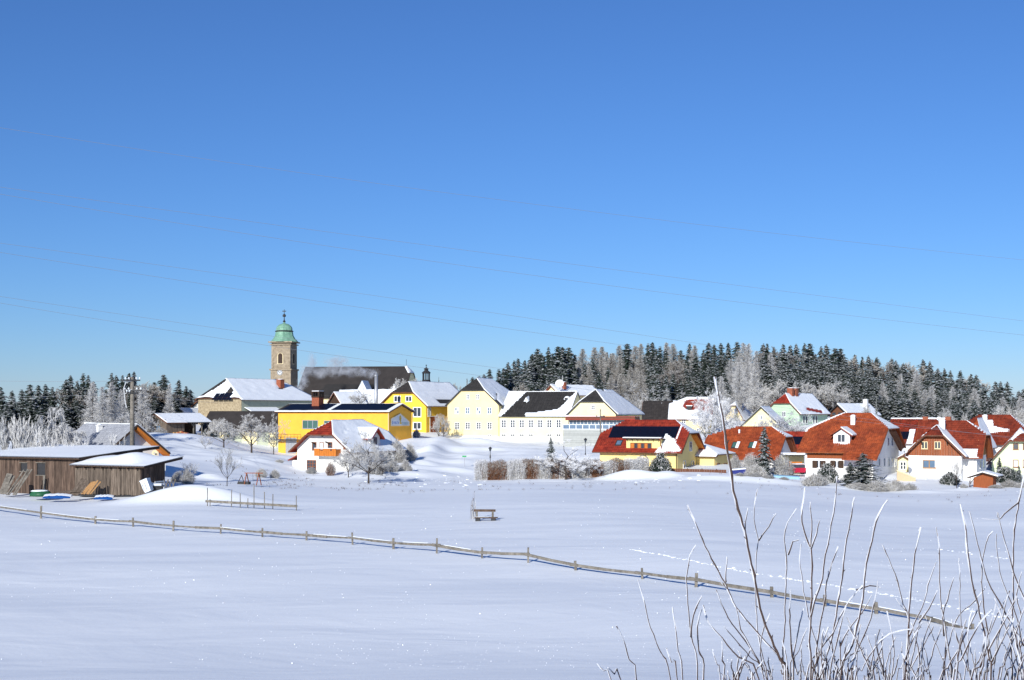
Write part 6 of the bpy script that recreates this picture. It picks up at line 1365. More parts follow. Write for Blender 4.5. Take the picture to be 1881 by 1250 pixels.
# rows further down the slope
for row, (d0, d1, lo, hi, step) in enumerate(((365,385,10,30,15),(335,352,30,56,15.5),(318,330,50,75,17))):
    x = 938.0+row*20
    while x < 1930:
        top = sil(x)+rg.uniform(lo,hi); d = rg.uniform(d0,d1)
        if x > 1750: d -= 20
        p, H = tall(x, top, d); k = kind_at(x); r = rg.random()
        if H < 5: x += step; continue
        if k == 'lar': me, nm, lb, ct_, h0 = (rg.choice(LAR), 'larch_tree', L_LAR, 'larch', 15) if r < .7 else (rg.choice(SPR), 'spruce_tree', L_SPR, 'spruce', 16)
        elif k in ('mix',): me, nm, lb, ct_, h0 = (rg.choice(BRB), 'bare_tree', 'bare brown broadleaf tree at the edge of the hill wood', 'tree', 8) if r < .5 and row < 2 else (rg.choice(SPR), 'spruce_tree', L_SPR, 'spruce', 16)
        elif k == 'frost': me, nm, lb, ct_, h0 = (rg.choice(LAW), 'frosted_larch', 'whitish frosted larch in the middle of the hill wood', 'larch', 15) if r < .8 else (rg.choice(SPF), 'spruce_tree', L_SPF, 'spruce', 16)
        elif k == 'spf' and r > .87 and row < 2: me, nm, lb, ct_, h0 = (rg.choice(LAW), 'frosted_larch', 'whitish frosted larch', 'larch', 15)
        elif k == 'spf': me, nm, lb, ct_, h0 = (rg.choice(SPF), 'spruce_tree', L_SPF, 'spruce', 16)
        else: me, nm, lb, ct_, h0 = (rg.choice(SPR), 'spruce_tree', L_SPR, 'spruce', 16) if r < .75 else (rg.choice(SPF), 'spruce_tree', L_SPF, 'spruce', 16)
        sz = H/h0; s = max(.8, sz*rg.uniform(1.0,1.35)); s = min(s, 1.4 if ct_ != 'tree' else 1.6); REG.append((plant(nm, me, p, lb, ct_, G_H, s=s, sz=sz), x, ('below skyline','mid-slope','at lower edge')[row])); x += step*rg.uniform(.7,1.3)
ORD = 'first second third fourth fifth sixth seventh eighth ninth tenth eleventh twelfth thirteenth fourteenth fifteenth sixteenth seventeenth eighteenth nineteenth twentieth twenty-first twenty-second twenty-third twenty-fourth twenty-fifth twenty-sixth twenty-seventh twenty-eighth twenty-ninth thirtieth thirty-first thirty-second thirty-third thirty-fourth thirty-fifth thirty-sixth thirty-seventh thirty-eighth thirty-ninth fortieth'.split()
LM = ((0,960,'left end of hill wood'),(960,1060,'wood above the long cream wing'),(1060,1200,'wood above the snowy cross house'),(1200,1340,'wood above the red-domed house'),(1340,1420,'wood above the cream gable'),(1420,1540,'wood above the green house'),(1540,1660,'wood above the big red roof'),(1660,1770,'wood above the brown-white chalet'),(1770,2100,'right end of hill wood'))
AD = {'spruce_tree':'spruce','larch_tree':'bare brownish larch','frosted_larch':'whitish frosted larch','bare_tree':'bare rounded tree'}
def relabel(items, kind=None):
    B_ = {}
    for o, px, row in items:
        k = (AD.get(o.name.split('.')[0], 'tree') if not kind else kind(o)); k = ('snow-streaked '+k if 'streaked' in o['label'] else 'dark '+k) if k == 'spruce' else k
        rgn = next(t for a, b_, t in LM if a <= px < b_) if not kind else row; B_.setdefault((k, row, rgn), []).append((px, o))
    for (k, row, rgn), L_ in B_.items():
        L_.sort(key=lambda t: t[0])
        for i, (px, o) in enumerate(L_):
            q = '' if len(L_) == 1 else ', %s from left' % ORD[min(i, 39)]
            o['label'] = (k+' '+row+', '+rgn.replace(' the ',' ')+q) if not kind else (k+q)
relabel(REG)
# bright frosted trees at the foot of the wood, behind the houses
FT = []
for px, top, d, me, w_ in ((1012,712,325,'L',.8),(955,700,330,'B',.9),(985,708,328,'B',.8),(1165,704,292,'R',1.1),(1195,712,290,'R',1.0),(1225,716,290,'R',1.0),(1255,720,292,'R',.9),(1180,724,288,'R',.8),(1325,690,275,'W',1.0),(1358,664,302,'W',1.1),(1386,672,302,'W',.95),(1420,680,305,'R',1.3),(1362,710,290,'R',1.2),(1385,714,285,'R',1.2),
    (1488,686,312,'R',1.5),(1520,696,312,'R',1.5),(1540,700,310,'R',1.2),(1460,700,315,'W',.8),(1408,716,290,'R',1.0),(1455,718,308,'S',.8),(1430,700,305,'S',.8),(1610,730,290,'S',.7),(1590,738,292,'R',.7),(1742,742,262,'R',.8),(1728,750,258,'R',.6),(1852,738,262,'R',1.3),(1832,748,258,'R',.8),(1875,745,262,'R',1.0),(1770,752,256,'R',.5),(752,682,352,'R',1.6),(740,690,350,'R',1.2),(838,700,335,'B',.8),(825,706,330,'S',.5),(858,694,340,'S',.6),(806,693,345,'P',.35)):
    src, h0, nm, ct_ = {'L':(LAW,15,'frosted_larch','larch'),'W':(LAW,15,'frosted_larch','larch'),'B':(BRB,8,'bare_tree','tree'),'R':(BRD,8,'frosted_tree','tree'),'S':(SPW,16,'frosted_spruce','spruce'),'P':(SPR,16,'spruce_tree','spruce')}[me]
    lb = {'L':'thin frosted larch behind the roof of the long cream wing','W':'tall whitish frosted larch behind the small yellow house and green house','B':'bare greyish frosted tree above the black-roofed cream houses','R':L_FRO,'S':'small young spruce white with frost at the foot of the wood','P':'lone slender spruce tip behind the black cupola'}[me]
    if px in (752,740): lb = 'round frosted treetop behind the right end of the church roof'+(', taller one' if px == 752 else ', lower left one')
    p, H = tall(px, top, d); sz = H/h0; s = sz*w_*(.9 if h0 == 15 else .75); FT.append((plant(nm, rg.choice(src), p, lb, ct_, 'frosted trees at the foot of the wood', s=s, sz=sz), px, ''))
relabel([t for t in FT if t[1] not in (752,740)], kind=lambda o: o['label'])
# big frosted trees between the right hand houses
for px, top, bot, d, hw, lab in ((1312,703,800,246,29,'big bright frosted tree left of the foreground shoot, beside the red-domed house'),(1296,740,830,236,15,'frosted tree in front of the cream wall of red-domed house'),(1430,742,812,240,40,'wide frosted tree before the green house'),(1392,780,812,238,18,'small frosted tree before the blank cream gable'),(1470,757,815,238,24,'frosted tree between green house and big red roof'),(1340,735,815,244,22,'frosted tree behind the tall foreground shoot')):
    p = gpt(px, d); H = CAMZ+(HY-top)/F*d-p.z; R_ = hw*d/F; me = broad_meshes(px, H=8, levels=5, nch=(3,4), tw=.014, mult=2, trunk_r=.11, spread=.65, trunk=.14); plant('frosted_tree', me, p, lab, 'tree', 'frosted trees among the houses', s=R_/2.7, sz=H/8.2)
# left wood
G_L = 'trees of the wood on the left'
LT = []
for px, top, d, k in ((-25,712,235,'s'),(2,712,228,'s'),(22,718,240,'f'),(40,716,236,'s'),(55,706,246,'s'),(70,708,240,'s'),(84,706,250,'s'),(96,712,246,'s'),(112,700,262,'b'),(122,696,262,'s'),(130,690,266,'s'),(142,700,262,'s'),(153,686,272,'s'),(162,690,270,'s'),(172,700,265,'s'),(205,686,290,'s'),(214,690,288,'s'),(225,690,292,'s'),(237,684,296,'s'),(246,683,298,'s'),(258,695,290,'b'),(270,700,290,'b'),(284,702,300,'s'),(301,688,302,'s'),(296,706,296,'s'),(312,714,300,'b'),(328,698,306,'s'),(342,710,306,'s'),(350,716,310,'s'),(362,724,315,'b'),(12,742,222,'f'),(58,738,226,'s'),(95,745,228,'s'),(140,736,240,'s'),(75,745,225,'s'),(30,748,224,'s'),(285,728,285,'s'),(320,730,290,'s'),(240,715,280,'s'),(195,715,270,'s'),(340,735,300,'f'),(-50,715,235,'s'),(118,740,238,'f'),(270,735,280,'s'),(375,728,335,'s'),(388,733,340,'f')):
    if k == 'b': src, h0, nm, lb, ct_ = BRB, 8, 'bare_tree', 'bare brown-grey broadleaf tree in the left wood', 'tree'
    elif k == 'f': src, h0, nm, lb, ct_ = SPF, 16, 'spruce_tree', 'snow-streaked spruce in the left wood behind the barn', 'spruce'
    else: src, h0, nm, lb, ct_ = SPR, 16, 'spruce_tree', 'dark spruce in the left wood behind the barn', 'spruce'
    p, H = tall(px, top, d); sz = H/h0; o = plant(nm, rg.choice(src), p, lb, ct_, G_L, s=min(1.25, max(.8, sz*rg.uniform(.95,1.25)))*(1.3 if k == 'b' else 1), sz=sz); LT.append((o, px, ''))
relabel(LT, kind=lambda o: o['label'])
for px, top, d, w_, lab in ((170,702,215,1.15,'tall frosted larch left of the timber pole, leftmost of three'),(188,710,212,1.1,'tall frosted larch left of the timber pole, middle of three'),(205,702,216,1.2,'tall frosted larch left of the timber pole, rightmost of three'),(312,704,262,.75,'slender white frosted larch above the old shed'),(262,705,250,1.2,'beige frosted tree just right of the timber pole'),(222,715,230,1.0,'frosted larch directly behind the timber pole')):
    p, H = tall(px, top, d); me = larch_meshes(px, frost=('bark','frostb','frost2'), fr=.8, dens=1.6, Rr=3.2, base=.06); plant('frosted_larch', me, p, lab, 'larch', 'frosted larches of the left wood', s=H/15*w_, sz=H/15)
for px, top, d, hw, lab in ((222,740,195,24,'frosted bushy tree left of the timber pole, low'),(262,738,215,22,'low frosted tree right of the timber pole'),(240,760,180,20,'frosted shrub behind the rimed tile roof'),(150,770,185,30,'rounded frosted tree behind the rimed roof ridge')):
    p = gpt(px, d); H = CAMZ+(HY-top)/F*d-p.z; plant('frosted_tree', rg.choice(BRD), p, lab, 'tree', 'frosted trees behind the left house', s=hw*d/F/2.7, sz=H/8.2)
# weeping frosted tree and thicket behind the barn
p = gpt(104, 150); H = CAMZ+(HY-735)/F*150-p.z
plant('weeping_tree', broad_meshes(7, H=8, levels=4, nch=(3,5), tw=.03, mult=2, sag=.8, up=-.05, spread=.45, frost=('frostb','frost2','frost2'), mfrost=0, keep=.66), p, 'white weeping frosted tree with drooping branches behind the barn roof', 'tree', s=37*150/F/2.6, sz=H/7.6)
for px, top, lab in ((20,752,'spiky frosted shrub rising behind the barn roof, leftmost'),(-8,758,'spiky frosted shrub at the left picture edge'),(48,766,'frosted shrub behind barn roof between spiky shrub and weeping tree'),(80,785,'low frosted shrub left of the weeping tree'),(215,800,'low frosted shrub before the rimed tile roof'),(140,792,'low frosted shrub right of the weeping tree')):
    p = gpt(px, 140); H = CAMZ+(HY-top)/F*140-p.z
    plant('frosted_shrub', broad_meshes(px+300, H=8, levels=4, nch=(3,4), tw=.032, mult=2, trunk=.06, spread=.32, up=.6, frost=('frostb','frost2','frost2'), mfrost=0), p, lab, 'shrub', 'frosted shrubs behind the barn', s=.55, sz=H/8.2)
# garden trees on the slope
for px, top, bot, d, hw, lab, thin in ((462,752,836,218,33,'dark-trunked round frosted tree before the yellow hall, biggest of the row'),) if False else ((462,750,836,218,34,'round frosted tree on dark trunk, biggest of the row left of yellow hall',0),(411,758,836,220,27,'round frosted tree left of the biggest one in the row',0),(503,762,834,224,17,'narrow frosted tree against the left end of yellow hall',0),(377,800,840,214,14,'small bare young tree at the left of the garden row',1),(417,812,889,141,23,'bare frosted young tree standing alone in the lower garden',1),(346,846,880,150,18,'short frosted bushy tree right of the front shed',1),(677,786,887,166,34,'frosted apple tree with dark trunk before the balcony house',0),(640,815,870,178,20,'frosted tree hiding the right corner of balcony house',0),(702,834,872,180,13,'low frosted tree right of the apple tree',0),(806,752,808,256,10,'frosted slender tree between yellow house and tall cream house',0),(815,748,808,254,9,'second slender frosted tree hugging the tall cream house corner',0),(660,712,752,284,15,'frosted treetop before the low bright snow roof',0)):
    p = P(px, bot, d); p.z = gz(p.x, d)-.05 if bot > 830 else p.z-.3; H = CAMZ+(HY-top)/F*d-p.z; R_ = hw*d/F
    me = broad_meshes(px*3, H=8, levels=3 if thin else 5, nch=(3,4) if not thin else (3,5), tw=.014 if thin else .0135, mult=2, trunk=.22, spread=.62 if not thin else .42, trunk_r=.12 if not thin else .08, frost=('bark','frostb','frost2') if not thin else ('bark','frostb','frost2'), mfrost=1)
    plant('frosted_tree', me, p, lab, 'tree', 'frosted garden trees', s=R_/2.5, sz=H/8.2)
p, d = onfield(866, 954); me = bush_meshes(5, Rx=.35, H=2.55, n=7, core='larchbark', frost='frost2', tw=.02, ratio=.5, dense=.5); plant('bare_sapling', me, p, 'thin bare multi-stemmed sapling left of the bench', 'sapling', s=1, parts=('stem','foliage'))
# hedge: one thing per bush
HB = [bush_meshes(100+i, Rx=.85, H=2.9, n=420, core='redtwig', frost='frostb', ratio=.80, box=True, tw=.015, dense=2.2) for i in range(2)]; HF = [bush_meshes(110+i, Rx=.85, H=2.9, n=420, core='frostb', frost='frost', ratio=.38, box=True, tw=.015, dense=2.2) for i in range(3)]
kinds = 'fbbbfffbbffbfbfffbbffbbfff'
xs = np.linspace(884, 1180, 26); HL = []
for i, px in enumerate(xs):
    d = 181+ (px-884)/296*3.5; p = gpt(px, d); b_ = kinds[i] == 'b'
    o = plant('hedge_bush', rg.choice(HB if b_ else HF), p, 'rusty-brown beech bush in the clipped hedge before the solar house' if b_ else 'frost-grey bush in the clipped hedge before the solar house', 'hedge bush', 'bushes of the long clipped hedge', s=1.0, sz=rg.uniform(.86,1.04)*(1.0 if px < 1060 else .92), rz=rg.choice([0,3.14])+rg.uniform(-.1,.1), parts=('stem','foliage')); HL.append((o, px, ''))
relabel(HL, kind=lambda o: o['label'])
p = gpt(1040, 180.5); plant('frosted_tree', broad_meshes(404, H=8, levels=4, nch=(3,4), tw=.02, mult=2, trunk=.2, spread=.62), p, 'frosted spreading tree growing out of the hedge', 'tree', s=1.35, sz=(CAMZ+(HY-812)/F*180-p.z)/8.0)
p = gpt(1075, 183); plant('frosted_tree', broad_meshes(405, H=8, levels=4, nch=(3,4), tw=.02, mult=2, trunk=.1, spread=.6), p, 'low frosted tree right of the one growing out of the hedge', 'tree', s=.8, sz=(CAMZ+(HY-826)/F*183-p.z)/8.0)
p = gpt(1012, 183); plant('small_spruce', SPF[1], p, 'small leaning dark conifer behind the hedge', 'spruce', s=.35, sz=(CAMZ+(HY-803)/F*183-p.z)/16)
# bushes and conifers of the right hand gardens
SHR = [bush_meshes(130+i, Rx=1.0, H=1.3, n=330, core='frostb', frost='frost2', ratio=.5, tw=.014, dense=1.2) for i in range(3)]
FRD = [bush_meshes(150+i, Rx=1.0, H=2.6, n=260, core='frostb', frost='frost2', ratio=.35, tw=.016, dense=1.6) for i in range(2)]; RUS = [bush_meshes(155, Rx=1.0, H=2.0, n=220, core='redtwig', frost='frost2', ratio=.55, tw=.014, dense=1.3)]
DRK = [bush_meshes(140+i, Rx=1.0, H=1.6, n=300, core='needle', frost='frost2', ratio=.6, tw=.03, dense=1.3) for i in range(2)]
for px, bot, d, hw, top, k, lab in ((1499,893,171,29,870,'s','round clipped grey bush in snow before the big red house'),(1388,877,178,23,854,'s','domed dark-sided bush right of the navy tarp'),(1380,862,190,22,832,'f','frosted round shrub left of the small spruce'),(1437,868,186,25,835,'f','frosted shrub right of the small spruce before the white gable'),(1360,892,176,14,876,'f','tiny frosted shrub left in the row by the field edge'),(1385,892,176,14,878,'f','tiny frosted shrub second in the row by the field edge'),(1412,892,175,14,880,'f','tiny frosted shrub third in the row by the field edge'),(1440,890,175,12,880,'f','tiny frosted shrub last in the row by the field edge'),
    (1575,905,168,26,887,'s','low grey hedge bush below the big conifer, left'),(1610,906,167,28,884,'s','low grey hedge bush below the big conifer, middle'),(1645,906,167,26,882,'s','low grey hedge bush below the white gable wall, right'),(1672,905,168,16,888,'s','small grey bush at right end of the low hedge'),
    (1214,864,183,22,834,'d','dark frosted evergreen bush before the solar house'),(1520,872,178,22,852,'d','spreading frosted evergreen between window and big conifer'),(1745,882,178,20,868,'d','dark flat bush below the chalet wall'),(1850,878,186,28,858,'d','clipped dark hedge before the lime house'),(1855,898,174,22,882,'f','frosted shrub right of the garden hut'),(1830,905,172,18,890,'f','low frosted shrub before the garden hut'),(1878,905,172,16,886,'f','frosted shrub at the right picture edge'),
    (1770,905,170,10,888,'f','tiny frosted shrub left of the garden hut'),(728,836,200,20,808,'s','dark frosted bushy slope behind the snowy roof eave'),(752,832,205,16,815,'s','frosted bush on slope right of the snowy roof'),(690,862,182,20,848,'s','frosted low hedge right of apple tree'),(720,858,184,18,846,'s','frosted low hedge further right of apple tree'),(745,855,186,14,845,'s','right end of the frosted low hedge by the white bank'),(608,868,183,12,848,'r','rusty frosted shrub before the balcony house wall'),(572,872,186,12,858,'f','tiny frosted shrub before the balcony house door'),
    (513,866,196,10,852,'s','small dark round bush left of the balcony house'),(480,872,170,14,860,'f','faint frosted shrub right of the swing'),(505,872,172,12,862,'f','faint frosted shrub between swing and balcony house'),(345,880,148,16,862,'f','frosted bush in front of the short bushy tree'),(325,880,150,12,866,'f','frosted bush hugging the shed right side'),(295,800,236,14,786,'s','dark frosted bush before the old shed'),(765,803,252,8,788,'s','small dark bush at the foot of yellow house'),(1350,850,192,14,835,'f','frosted bush behind the tall foreground shoot'),(395,790,256,14,770,'f','frosted shrub below the stone house'),(365,808,238,10,795,'f','frosted shrub beside the cream pillars')):
    p = P(px, bot, d); p.z = gz(p.x, d)-.1 if bot > 830 else p.z-.2
    H = max(.5, CAMZ+(HY-top)/F*d-p.z); src = {'s':SHR,'f':FRD,'d':DRK,'r':RUS}[k]; h0 = {'s':1.3,'f':2.6,'d':1.6,'r':2.0}[k]
    plant('garden_bush', rg.choice(src), p, lab, 'bush', 'garden bushes', s=hw*d/F/(1.05 if k in 'sd' else 1.1), sz=H/h0, parts=('stem','foliage'))
for px, bot, top, d, hw, lab, me in ((1404,866,783,184,15,'slim frosted blue-grey spruce before the red-roofed house',SPF[0]),(1585,888,833,172,26,'broad dark evergreen with rime beside the white gable wall',SPF[2]),(1562,884,850,174,18,'lower dark evergreen left of the broad one',SPR[1]),(1862,895,862,176,6,'small round-topped dark conifer before the lime house',SPR[2]),(1872,890,856,182,7,'small frosted conifer at right edge before the lime house',SPF[1]),(1836,858,840,196,8,'round dark bush by the lime house wall',SPR[3])):
    p = gpt(px, d); H = CAMZ+(HY-top)/F*d-p.z; plant('garden_conifer', me, p, lab, 'conifer', 'conifers in the gardens', s=hw*d/F/2.5, sz=H/16)
p = gpt(1757, 172); plant('bare_tree', broad_meshes(606, H=6, levels=3, nch=(3,5), tw=.014, mult=2, trunk=.35, spread=.4, trunk_r=.08, frost=('bark','frostb','frost2')), p, 'thin bare tree before the chalet wall', 'tree', s=.52, sz=(CAMZ+(HY-838)/F*172-p.z)/6.2)
# ---------------------------------------------------------------- foreground shrubs
Z3 = 2.3483
SH = [[(547,-441),(562,-360),(580,-265),(598,-150),(614,-50),(628,50),(648,130),(668,200),(690,290),(705,370),(722,440),(735,520),(755,600),(790,690),(830,780),(855,869)],
[(430,115),(470,210),(520,320),(590,450),(640,555),(720,650),(790,730),(840,790),(870,869)],[(730,45),(716,130),(722,210),(735,265),(725,350),(722,440),(725,560),(735,680),(755,780),(775,869)],[(812,150),(780,205),(735,265)],[(690,125),(680,190),(682,250),(695,310)],
[(900,128),(860,190),(848,260),(855,330),(855,420),(850,520),(850,640),(840,760),(845,869)],[(935,40),(925,130),(922,190),(945,270),(962,305),(968,380),(965,480),(960,600),(955,700),(958,869)],[(958,100),(965,180),(962,300)],[(1000,180),(985,240),(962,300)],
[(1075,-10),(1065,100),(1050,200),(1025,330),(1010,430),(985,510),(970,560)],[(1150,80),(1130,190),(1110,290),(1095,430),(1075,560),(1050,690),(1020,790),(1000,869)],[(1295,92),(1255,150),(1225,270),(1200,370),(1190,480),(1170,600),(1140,720),(1090,869)],
[(1270,285),(1300,350),(1335,440),(1360,540),(1385,600),(1380,700)],[(1437,210),(1415,290),(1400,400),(1388,540),(1380,680),(1372,800),(1368,869)],[(1503,210),(1515,290),(1515,400),(1522,520),(1540,640),(1560,760),(1570,869)],[(1500,360),(1475,430),(1455,520),(1420,600),(1385,680)],
[(1605,110),(1625,200),(1640,320),(1655,440),(1680,540),(1710,660),(1730,780),(1735,869)],[(1645,140),(1665,220),(1690,310),(1710,400),(1740,470),(1790,560),(1840,650),(1881,720)],[(1770,150),(1790,240),(1820,350),(1850,440),(1890,530)],[(1765,145),(1775,175),(1795,150)],
[(1881,-30),(1860,100),(1840,220),(1835,350),(1835,480),(1830,600),(1825,760),(1830,869)],[(1745,225),(1715,280),(1700,380),(1700,480),(1710,580),(1725,680),(1740,780)],[(1762,235),(1765,330),(1785,430),(1820,520),(1850,600),(1870,700)],
[(465,285),(440,330),(425,430),(430,540),(445,680),(470,869)],[(215,435),(240,520),(270,640),(310,740),(355,869)],[(120,635),(150,690),(180,780),(210,869)],[(365,555),(375,640),(390,740),(410,869)],[(40,798),(70,830),(100,869)],[(85,815),(115,845),(140,869)],
[(495,545),(520,620),(580,690),(650,770),(740,869)],[(555,480),(590,570),(640,650),(700,730),(760,830),(790,869)],[(490,505),(465,560),(450,620)],[(490,565),(472,640),(480,740),(500,869)],[(600,335),(597,400),(595,445)],[(1080,290),(1050,370),(1030,450),(1020,540),(1000,640),(985,760),(990,869)],
[(1185,460),(1130,520),(1095,580),(1060,660),(1000,740),(940,869)],[(1250,440),(1240,520),(1220,600),(1190,680),(1150,770),(1120,869)],[(1580,425),(1550,520),(1530,600),(1535,680)],[(1600,340),(1605,430),(1605,560),(1620,700),(1650,869)],[(1720,465),(1650,545),(1600,590),(1560,700),(1530,869)],
[(540,745),(555,800),(570,869)],[(580,700),(578,780),(585,869)],[(920,280),(915,350),(925,450),(945,560),(970,660),(1010,780),(1050,869)],[(910,265),(885,272),(865,330)],[(1290,570),(1310,650),(1320,760),(1310,869)],[(1400,648),(1300,670),(1230,740),(1180,830),(1150,869)],
[(340,730),(360,790),(385,850)],[(585,640),(640,700),(700,770),(760,869)],[(640,560),(660,650),(700,720),(740,790)],[(785,580),(760,640),(745,720),(750,800),(770,869)],[(875,480),(870,560),(872,650),(880,760),(885,869)],[(930,560),(905,660),(885,760),(870,869)],[(945,640),(910,740),(880,840)],
[(1040,640),(1010,720),(980,800),(965,869)],[(1110,545),(1090,640),(1060,760),(1040,869)],[(1225,500),(1180,580),(1130,640),(1090,720)],[(1190,730),(1110,780),(1060,840)],[(1155,770),(1130,830),(1115,869)],[(1260,470),(1215,460),(1160,480)],[(1440,620),(1400,700),(1370,780),(1360,869)],
[(1480,600),(1450,700),(1440,800),(1450,869)],[(1510,480),(1470,560),(1430,620)],[(1745,560),(1690,620),(1650,700),(1610,780),(1590,869)],[(1800,520),(1760,600),(1720,690),(1690,780),(1670,869)],[(1840,600),(1790,690),(1740,790),(1720,869)],[(1881,560),(1850,640),(1810,740),(1780,869)],[(1870,400),(1850,500),(1860,560)],[(1660,560),(1640,650),(1640,760),(1625,869)],[(1620,640),(1600,740),(1590,869)]]
rg = random.Random(12)
while len(SH) < 175:                 # the tangle low down on the right
    q = rg.random(); bx = 560+1380*rg.random()**.75; h = rg.uniform(70,330)*(.5+.7*sm(600,1700,bx)); ln = rg.uniform(-.55,.55); y0 = 869+rg.uniform(0,30); n = 6; x = bx; pl = []
    for i in range(n): u = i/(n-1); pl.append((bx+ln*h*u+math.sin(u*3+bx)*10*u, y0-h*u))
    SH.append(pl[::-1])
cl = [(1225,'frosted shoots of the leftmost foreground shrub, sparse and thin'),(1440,'big foreground shrub whose tallest frosted shoot rises over the red roofs'),(1640,'foreground shrub right of the tallest, with upright frosted shoots'),(1830,'dense frosted foreground shrub at the right picture edge')]
roots = []
for px, lab in cl:
    p = P(px, 1400, 6.4); p.z = gz(p.x, p.y)-.05; roots.append((px, p, thing('frosted_shrub', lab, 'shrub', p, 0, 'frosted shrubs in the foreground')))
rg = random.Random(5)
def near(q, pl):
    return min((math.hypot(q[0]-a[0]-t*(b_[0]-a[0]), q[1]-a[1]-t*(b_[1]-a[1])) for a, b_ in zip(pl[:-1], pl[1:]) for t in (0,.25,.5,.75,1)))
FULL = [i for i, sh in enumerate(SH) if 880+sh[-1][1]/Z3 > 1235]; DEP = {i: 6.35+rg.uniform(-.75,.75) for i in range(len(SH))}; TLT = {i: rg.uniform(-.25,.35) for i in range(len(SH))}; PAR = {}
for i in range(len(SH)):
    if i not in FULL:
        j = min(FULL, key=lambda k: near(SH[i][-1], SH[k])); PAR[i] = j; q = SH[i][-1]
        k = min(range(len(SH[j])), key=lambda k: math.hypot(SH[j][k][0]-q[0], SH[j][k][1]-q[1])); n_ = SH[j][k]
        if near(q, SH[j]) > 12: SH[i] = SH[i]+[n_]
        DEP[i] = DEP[j]+TLT[j]*(1-k/len(SH[j])); TLT[i] = rg.uniform(-.05,.1)
for si, sh in enumerate(SH):
    pp = [(1080+x/Z3, 880+y/Z3) for x, y in sh]; bx = pp[-1][0]; full = pp[-1][1] > 1235
    ri = min(range(4), key=lambda i: abs(roots[i][0]-(bx if full else 1080+SH[PAR[si]][-1][0]/Z3))); root = roots[ri]; d0 = DEP[si]; tl = TLT[si]
    N = len(pp); pts = []
    for i, (x, y) in enumerate(pp): pts.append(P(x, y, d0+tl*(1-i/N)))
    pts = pts[::-1]
    if full:
        b0 = pts[0]; foot = root[1]+Vector((rg.uniform(-.12,.12), rg.uniform(-.2,.2), 0)); m1 = b0.lerp(foot, .45); m1.x = b0.x*.75+foot.x*.25; pts = [foot, m1]+pts
    # resample as a smooth curve
    Q = []
    for i in range(len(pts)-1):
        a, b_ = pts[i], pts[i+1]; p_, n_ = pts[max(0,i-1)], pts[min(len(pts)-1,i+2)]; k = max(2, int((b_-a).length/.035))
        for j in range(k):
            t = j/k; Q.append(.5*((2*a)+(b_-p_)*t+(2*p_-5*a+4*b_-n_)*t*t+(3*a-p_-3*b_+n_)*t**3))
    Q.append(pts[-1]); o = root[1]
    Q = [q-o+rv(rg)*.0025 for q in Q]; M = len(Q)
    if len(Q) < 3: continue
    r0 = .0068 if si in (0,) else (.0070 if si in (1,6,10,11,13,16,20) else rg.uniform(.0042,.0064)); r0 = r0 if full else r0*.75; r1 = r0*(.85 if si == 0 else .45)
    rad = [(r0+(r1-r0)*(i/(M-1)))*(1+(.35 if i % 4 == 0 else 0)*rg.random()) for i in range(M)]
    mb = MB(); mb.tube(Q, rad, 6); stw = []
    for i in range(4, M-1, rg.randint(4,7)):
        dr_ = (Q[min(i+1,M-1)]-Q[i-1]).normalized(); sd_ = dr_.cross(rv(rg)).normalized(); e_ = Q[i]+(dr_*.8+sd_*.7)*rad[i]*3.2; mb.tube([Q[i],e_],[rad[i]*.7,rad[i]*.25],4)
        if rg.random() < .10 and i < M*.8:
            l_ = rg.uniform(.05,.16); w1_ = Q[i]+(dr_*.75+sd_*.65)*l_*.5; w2_ = Q[i]+(dr_*1.0+sd_*.65)*l_; mb.tube([Q[i],w1_,w2_],[rad[i]*.5,rad[i]*.42,rad[i]*.3],5); stw.append((Q[i],w1_,w2_,rad[i]))
    so_ = part('shoot', mb, M_['twig'], root[2], smooth=True)
    # rime sits on the sunward and upper side, in uneven clumps
    fr = MB(); seg = []; i = 0 if not full else int(M*.12); amt = rg.uniform(.65,1.15)
    Fq = []; Fr = []
    for i in range(i, M):
        q = Q[i]; u = i/(M-1); off = Vector((-.88,-.10,.35))*rad[i]*1.0
        g = float(vnoise(i*.35+si*7.3, si)) + .8*float(vnoise(i*1.3, si*3.1)); rr_ = rad[i]*(.40+.85*g)*amt+.0005; rr_ *= (1.9 if si == 0 and u > .93 else 1)
        if u > .96: off *= .2; rr_ = rad[i]*1.05+.0006
        Fq.append(q+off); Fr.append(max(.0012, rr_))
    if len(Fq) > 2:
        fr.tube(Fq, Fr, 6, jit=.5)
        for q0_,q1_,q2_,r_ in stw: o_ = Vector((-.88,-.1,.35))*r_*.5; fr.tube([q0_+o_,q1_+o_,q2_+o_*.3],[r_*.35,r_*.5,r_*.42],5,jit=.4)
        part('frost', fr, M_['shootfrost'], so_)
# white cards turned to the sun, added as glints on the crust
mb = MB(); rg = random.Random(77)
cnt = 0
while cnt < 1000:
    py = 925+325*rg.random()**.8; px = rg.uniform(-60,1940); d = F*8.1/(py-HY)
    p = P(px, py, d); cl_ = float(vnoise(p.x/6, p.y/9))+.5
    if rg.random() > cl_*1.1: continue
    z = gz(p.x, p.y) if False else None
    mb.v.append((p.x,p.y,0)); cnt += 1
C_ = np.array(mb.v); zz = ground(C_[:,0], C_[:,1]); mb = MB(); sn = sdir.normalized()
for (x,y,_), z in zip(C_, zz):
    s = rg.uniform(.006,.016)*(y/60) if rg.random() < .85 else rg.uniform(.016,.024)*(y/60); n = (sn+rv(rg)*.35).normalized(); a = n.cross(Vector((0,0,1))).normalized()*s; b_ = n.cross(a).normalized()*s; c = Vector((x,y,z+s*.5+.012))
    mb.add([c-a, c-b_, c+a, c+b_], [(0,1,2,3)])
o = put('snow_glint_cards', mb.mesh('snow_glint_cards', mat('glint_white', (.95,.96,.98), .35, .01, 3, spec=.8)), kind='stuff', label='white cards tilted sunward as added glints on the snow crust', cat='crystals')
